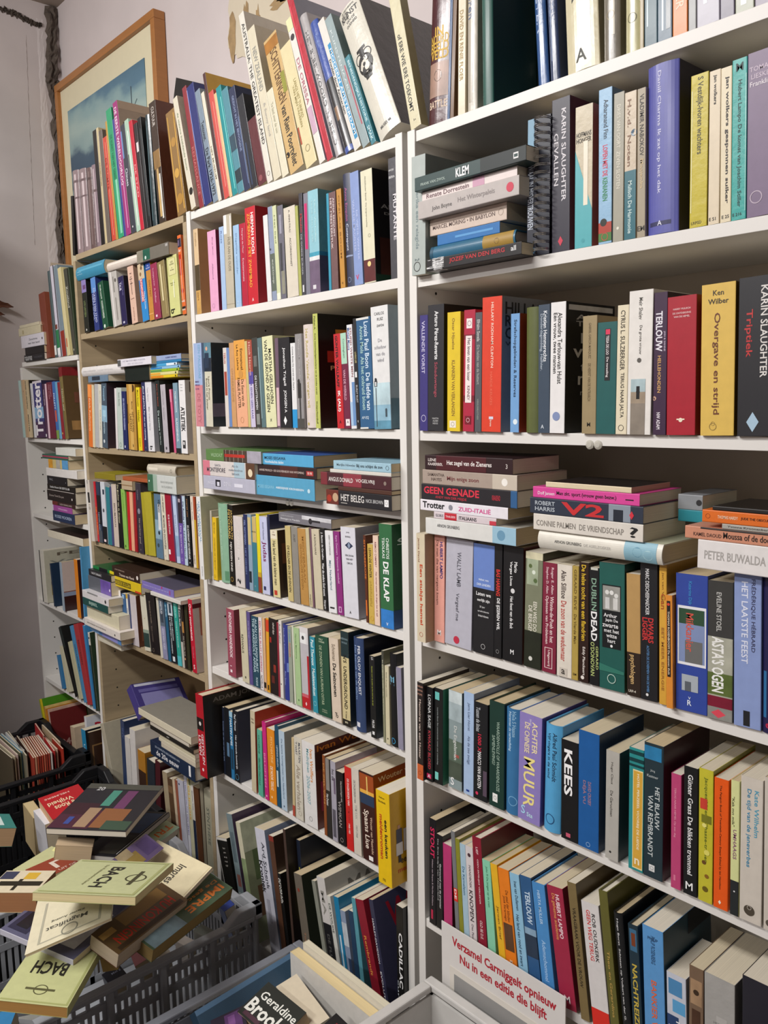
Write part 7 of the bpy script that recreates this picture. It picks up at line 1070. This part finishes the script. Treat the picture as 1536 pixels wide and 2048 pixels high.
F,-1.6317,-.6386,.2708,.7053,-.1168,-.6967,.0592,.03,.0405,.0413|8a8a88/94948f||paperback_book|F1|grey paperback in crate at the frame corner|
F,-2.4762,-.3142,.25,.6776,0,0,-.7354,.03,.116,.12|b09c70/b8a47c|kc8b488|paperback_book|F2|small cream book standing on its edge|
F,-2.1826,-.3754,.3102,.706,-.0013,-.7073,-.0358,.12,.0512,.1036|d0d0d4/d4d4d8||paperback_book|F2|white booklet under the red paperback|
F,-1.416,-.3579,.2465,.9253,.011,-.3781,.0268,.03,.2502,.0525|2c4458/2f4a60||paperback_book|F3|big blue cloth atlas lying flat|Q 5a7c9c .0 .2 0 1.
F,-1.4031,-.1138,.145,.7065,0,0,-.7077,.024,.2814,.2|c8b890/d4d0c8|kdcc898|paperback_book|F3|large cream album standing along crate end|
F,-1.3909,-.0954,.16,.7053,0,0,-.7089,.016,.2732,.2|c8c0a8/d0ccc0|kd8d0b8|paperback_book|F3|second cream album behind the first|
F,-1.3532,-.297,.2937,.5748,-.418,-.4337,-.5539,.03,.1259,.082|1c2220/20241f|kc0a888|paperback_book|F3|dark paperback with large white cover lettering|F Geraldine@e4e4dc .2 .42 .1 .98; F Brooks@e4e4dc .46 .84 .04 1.; Q 4a2a38 .84 .95 .1 .5
F,-1.3876,-.3416,.2832,.4275,-.5143,-.33,-.6662,.02,.0676,.0691|2a2430/2c2434||paperback_book|F3|dark book with purple grape picture|Q 5a3868 .1 .6 .1 .8; Q 7a5088 .3 .5 .2 .6
F,-1.2164,-.227,.3028,.6949,.0073,-.7061,-.136,.012,.0495,.152|d0c4ac/d4c8b0||paperback_book|F3|loose cream cover pointing into the crate|
F,-1.191,-.2279,.3208,.6104,-.5325,-.4625,-.3605,.02,.0316,.052|17282c/1a1a1e||paperback_book|F3|dark teal-edged book at crate end|Q b02838 .3 .7 .5 .9
F,-2.8254,-.2638,.185,.6981,0,0,.716,.005,.1912,.19|5a5040/4a3a30||booklet|F4|dark olive thin children's booklet|
F,-2.8337,-.2533,.185,.7033,0,0,.7109,.005,.1902,.19|c4b898/c0b090||booklet|F4|cream thin children's booklet|
F,-2.844,-.2409,.185,.7094,0,0,.7048,.005,.2195,.19|c8b0a8/c8b8a8||booklet|F4|pinkish-beige thin children's booklet|
F,-2.8534,-.2286,.185,.7072,0,0,.707,.005,.2206,.19|6a6a50/6a6a58||booklet|F4|khaki thin children's booklet|
F,-2.8637,-.2197,.185,.7076,0,0,.7066,.005,.2154,.19|8ab8d0/d0dce0||booklet|F4|sky-blue and white thin children's booklet|
F,-2.8641,-.2133,.185,.723,0,0,.6909,.005,.217,.19|d0d4d8/90b8d0||booklet|F4|white and blue thin children's booklet|
F,-2.8153,-.2212,.185,.7414,0,0,.6711,.005,.2724,.19|8a8470/7a7058||booklet|F4|putty-coloured thin children's booklet|
F,-2.8382,-.206,.185,.7462,0,0,.6657,.005,.181,.19|4a3028/5a4030||booklet|F4|dark brown thin children's booklet|
F,-2.7775,-.2102,.185,.7503,0,0,.6611,.005,.2051,.19|a84030/c89880||booklet|F4|brick-red spined thin children's booklet|
F,-2.777,-.2034,.185,.7515,0,0,.6598,.005,.2052,.19|c89070/c8a088||booklet|F4|tan spined thin children's booklet|
F,-2.7775,-.1963,.185,.753,0,0,.658,.005,.2065,.19|b05038/c8a088||booklet|F4|rust spined thin children's booklet|
F,-2.7765,-.1889,.185,.7532,0,0,.6578,.005,.207,.19|8a3428/c8a088||booklet|F4|oxblood spined thin children's booklet|
F,-2.777,-.1818,.185,.7537,0,0,.6572,.005,.2051,.19|b84834/c8a088||booklet|F4|vermilion spined thin children's booklet|
F,-2.7781,-.174,.185,.753,0,0,.658,.005,.2014,.19|c86a50/c8a088||booklet|F4|coral spined thin children's booklet|
F,-2.7773,-.1669,.185,.7523,0,0,.6589,.005,.1974,.19|9a3c2c/c8a088||booklet|F4|maroon spined thin children's booklet|
F,-2.7784,-.159,.185,.7493,0,0,.6623,.005,.1946,.19|b85040/c8a088||booklet|F4|terracotta spined thin children's booklet|
F,-2.778,-.1509,.185,.7462,0,0,.6657,.005,.1967,.19|d0c8c0/c8a088||booklet|F4|chalk-white spined thin children's booklet|
F,-2.7869,-.1379,.185,.7546,0,0,.6562,.005,.3086,.19|c83838/d0ccc8||booklet|F4|tall white and red thin children's booklet|
F,-2.7951,-.1256,.185,.729,0,0,.6845,.005,.1547,.19|c8a890/c8a890||booklet|F4|pale tan thin children's booklet|
F,-2.8475,-.0959,.185,.7314,0,0,.6819,.005,.2132,.19|c0a888/2c5c30||booklet|F4|dark green covered tall thin children's booklet|
F,-2.7826,-.1102,.185,.7347,0,0,.6784,.005,.1242,.19|b03828/c0b8a8||booklet|F4|crimson spined thin children's booklet|
F,-2.5088,.2531,2.2709,.699,-.1338,.1321,-.69,.012,.1679,.2788|1c1a18/201e1c||paperback_book|F5|black-framed flat folder|
F,-3.4426,.2037,1.8193,.7166,-.0635,.0613,-.6918,.01,.1934,.2953|a89880/b0a088||paperback_book|F5|blank beige board above the low bookcase|
'''
PLACES = {}
for l in PLACES_TXT.strip().split('\n'):
    k, p, g = l.split(':'); PLACES[k] = (p, g)
LINES = BOOKS_TXT.strip().split('\n')
_st = set()
for l in LINES:
    for ft in l.split('|')[6].split(';'):
        ft = ft.strip()
        if ft[:2] in ('T ', 'H ', 'F ', 'B '): _st.add(ft[2:].rsplit('@', 1)[0].strip())
_st |= {'Verzamel Carmiggelt opnieuw', 'Nu in een editie die blijft'}
collect_letters(_st)
for l in LINES: make_book(l, PLACES)

# ---------------------------------------------------------------- crates
def crate(label, x0, x1, y0, y1, z1, col, raised=0.0, solid=False, wall=.006):
    r = tag(empty('plastic_crate', (x0, y0, 0)), label, 'crate')
    m = mat(col, .5, .12, 25, bump=.05)
    w, d = x1 - x0, y1 - y0
    b = MB(); b.box((.01, .01, .004), (w - .01, d - .01, .012), m); b.build('base', r)
    sides = [((0, 0), (w, 0)), ((w, 0), (w, d)), ((w, d), (0, d)), ((0, d), (0, 0))]
    for (ax, ay), (bx, by) in sides:
        L = math.hypot(bx - ax, by - ay); ux, uy = (bx - ax) / L, (by - ay) / L; nx, ny = -uy, ux   # inward normal
        b = MB()
        def bar(s0, s1, z0, zz, t0=0.0, t1=wall):
            ps = []
            for s, t in ((s0, t0), (s1, t0), (s1, t1), (s0, t1)):
                ps.append((ax + ux * s + nx * t, ay + uy * s + ny * t))
            b.add([(x, y, z0) for x, y in ps] + [(x, y, zz) for x, y in ps], [(3, 2, 1, 0), (4, 5, 6, 7), (0, 1, 5, 4), (1, 2, 6, 5), (2, 3, 7, 6), (3, 0, 4, 7)], m)
        if solid:
            bar(0, L, 0, z1 - .02)
            k = int(L / .09)
            for i in range(k + 1): bar(max(0, L * i / k - .004), min(L, L * i / k + .004), .02, z1 - .03, -.006, 0)
        else:
            for zz, hh in ((0.0, .03), (z1 * .36, .018), (z1 * .68, .018), (z1 - .055, .016)): bar(0, L, zz, zz + hh)
            k = int(L / .016)
            for i in range(k):
                s = L * (i + .5) / k
                bar(s - .0046, s + .0046, .02, z1 - .045, .001, wall - .001)
            k = max(3, int(L / .12))
            for i in range(k + 1):
                s = L * i / k; bar(max(0, s - .006), min(L, s + .006), 0, z1 - .01, -.012, wall)
            k = int(L / .03)
            for i in range(k):
                s = L * (i + .5) / k; bar(s - .004, s + .004, z1 - .04, z1 - .012)
        b.build('side_wall', r)
    b = MB(); t = .016
    def rimbox(xa, ya, xb, yb, za, zb): b.box((xa, ya, za), (xb, yb, zb), m)
    rimbox(-t, -t, w + t, .006, z1 - .014, z1); rimbox(-t, d - .006, w + t, d + t, z1 - .014, z1)
    rimbox(-t, .006, .006, d - .006, z1 - .014, z1); rimbox(w - .006, .006, w + t, d - .006, z1 - .014, z1)
    if raised:
        for (cx, sx) in ((0, 1), (w, -1)):
            for (cy, sy) in ((0, 1), (d, -1)):
                q = [(cx - sx * t, cy), (cx + sx * .006, cy)]
                for (xa, xb, dy) in ((cx - sx * t, cx + sx * .006, sy),):
                    pr = [(cy - dy * t, z1 - .002), (cy - dy * t, z1 + raised), (cy + dy * .05, z1 + raised), (cy + dy * .09, z1 - .002)]
                    vs = [(xa, y, z) for y, z in pr] + [(xb, y, z) for y, z in pr]
                    b.add(vs, [(0, 1, 2, 3), (7, 6, 5, 4), (0, 4, 5, 1), (1, 5, 6, 2), (2, 6, 7, 3), (3, 7, 4, 0)], m)
                pr = [(cx - sx * t, z1 - .002), (cx - sx * t, z1 + raised), (cx + sx * .05, z1 + raised), (cx + sx * .09, z1 - .002)]
                ya, yb = cy - sy * t, cy + sy * .006
                vs = [(x, ya, z) for x, z in pr] + [(x, yb, z) for x, z in pr]
                b.add(vs, [(0, 1, 2, 3), (7, 6, 5, 4), (0, 4, 5, 1), (1, 5, 6, 2), (2, 6, 7, 3), (3, 7, 4, 0)], m)
    b.build('rim', r, bevel=.003)
    return r
crate('grey slatted plastic crate heaped with old books and scores', -2.06, -1.632, -.70, -.085, .306, 'a0a3a8', raised=.026)
crate('black plastic crate with the red paperback, left of the grey one', -2.60, -2.17, -.66, -.06, .33, '17171a', raised=.028)
crate('black plastic crate full of thin booklets in the corner', -3.16, -2.74, -.66, -.05, .33, '151518', raised=.028)
crate('blue-grey plastic crate with the blue atlas and cream albums', -1.462, -1.10, -.69, -.075, .30, '787b83', solid=True)
crate('white plastic crate below the red-lettered card', -1.05, -.62, -.66, -.052, .42, 'c6c4c0', solid=True)

# ---------------------------------------------------------------- card
def card():
    A, Bp, z0 = Vector((-1.0506, -0.0220, 0.5359)), Vector((-0.7602, -0.0220, 0.5384)), .20
    yv = -.022
    r = tag(empty('display_card', (A.x, yv, z0)), 'white card with red Dutch lettering and a pencil drawing, hung on the right bookcase', 'card')
    L = Bp.x - A.x; h = A.z - z0
    b = MB(); b.box((0, 0, 0), (L, .002, h), mat('d8d4d0', .6, .04, 30)); red = mat('b02030', .6, .05, 60)
    for txt, zc, x0, x1, hh in (('Verzamel Carmiggelt opnieuw', h - .03, .028, .272, .024), ('Nu in een editie die blijft', h - .058, .048, .252, .024)):
        V, F, _ = LETTERS[txt]
        b.add([(x0 + (x1 - x0) * u, -.0003, zc + hh * (v - .5)) for u, v in V], F, red)
    b.build('board', r)
    b = MB(); b.box((.022, -.0012, .0), (L - .002, -.0004, h - .082), mat('d8d2c8', .6, .04, 30)); b.box((.034, -.0018, .0), (L - .012, -.0012, h - .094), mat('8e8d8b', .7, .25, 9))
    dk = mat('3a3836', .8)
    for k in range(5):
        b.tube([(.15 + (.03 + .012 * k) * math.cos(a), -.0022, .07 + (.022 + .008 * k) * math.sin(a)) for a in [(-.6 + .25 * q) * (1 + .1 * k) for q in range(12)]], .0007, dk, 5)
    b.build('pencil_drawing', r)
card()

# ---------------------------------------------------------------- dry leaf
def leaf():
    m = mat('5a3420', .7, .4, 40, bump=.3)
    b = MB()
    for (p0, p1, w, s) in (((-3.415, -.075, 1.955), (-3.36, .03, 1.925), .017, 1), ((-3.415, -.07, 1.915), (-3.37, .0, 1.895), .012, 2)):
        a, c = Vector(p0), Vector(p1); rnd = random.Random(s); vs = []; n = 12
        for i in range(n + 1):
            t = i / n; q = a.lerp(c, t); ww = w * math.sin(math.pi * min(1, t * .85 + .12)) * rnd.uniform(.7, 1.1)
            vs += [tuple(q + Vector((.004 * math.sin(t * 9), 0, ww))), tuple(q + Vector((.012 * math.sin(t * 6 + 1), 0, 0))), tuple(q + Vector((0, 0, -ww)))]
        fs = []
        for i in range(n):
            for k in (0, 1): fs.append((3 * i + k, 3 * i + k + 1, 3 * i + k + 4, 3 * i + k + 3))
        b.add(vs, fs, m)
    b.tube([(-3.415, -.2, 1.97), (-3.414, -.12, 1.96), (-3.412, -.07, 1.935)], .003, m, 6)
    o = b.build('dried_leaf'); md = o.modifiers.new('t', 'SOLIDIFY'); md.thickness = .0012
    tag(o, 'curled brown dried leaf against the left wall', 'leaf')
leaf()
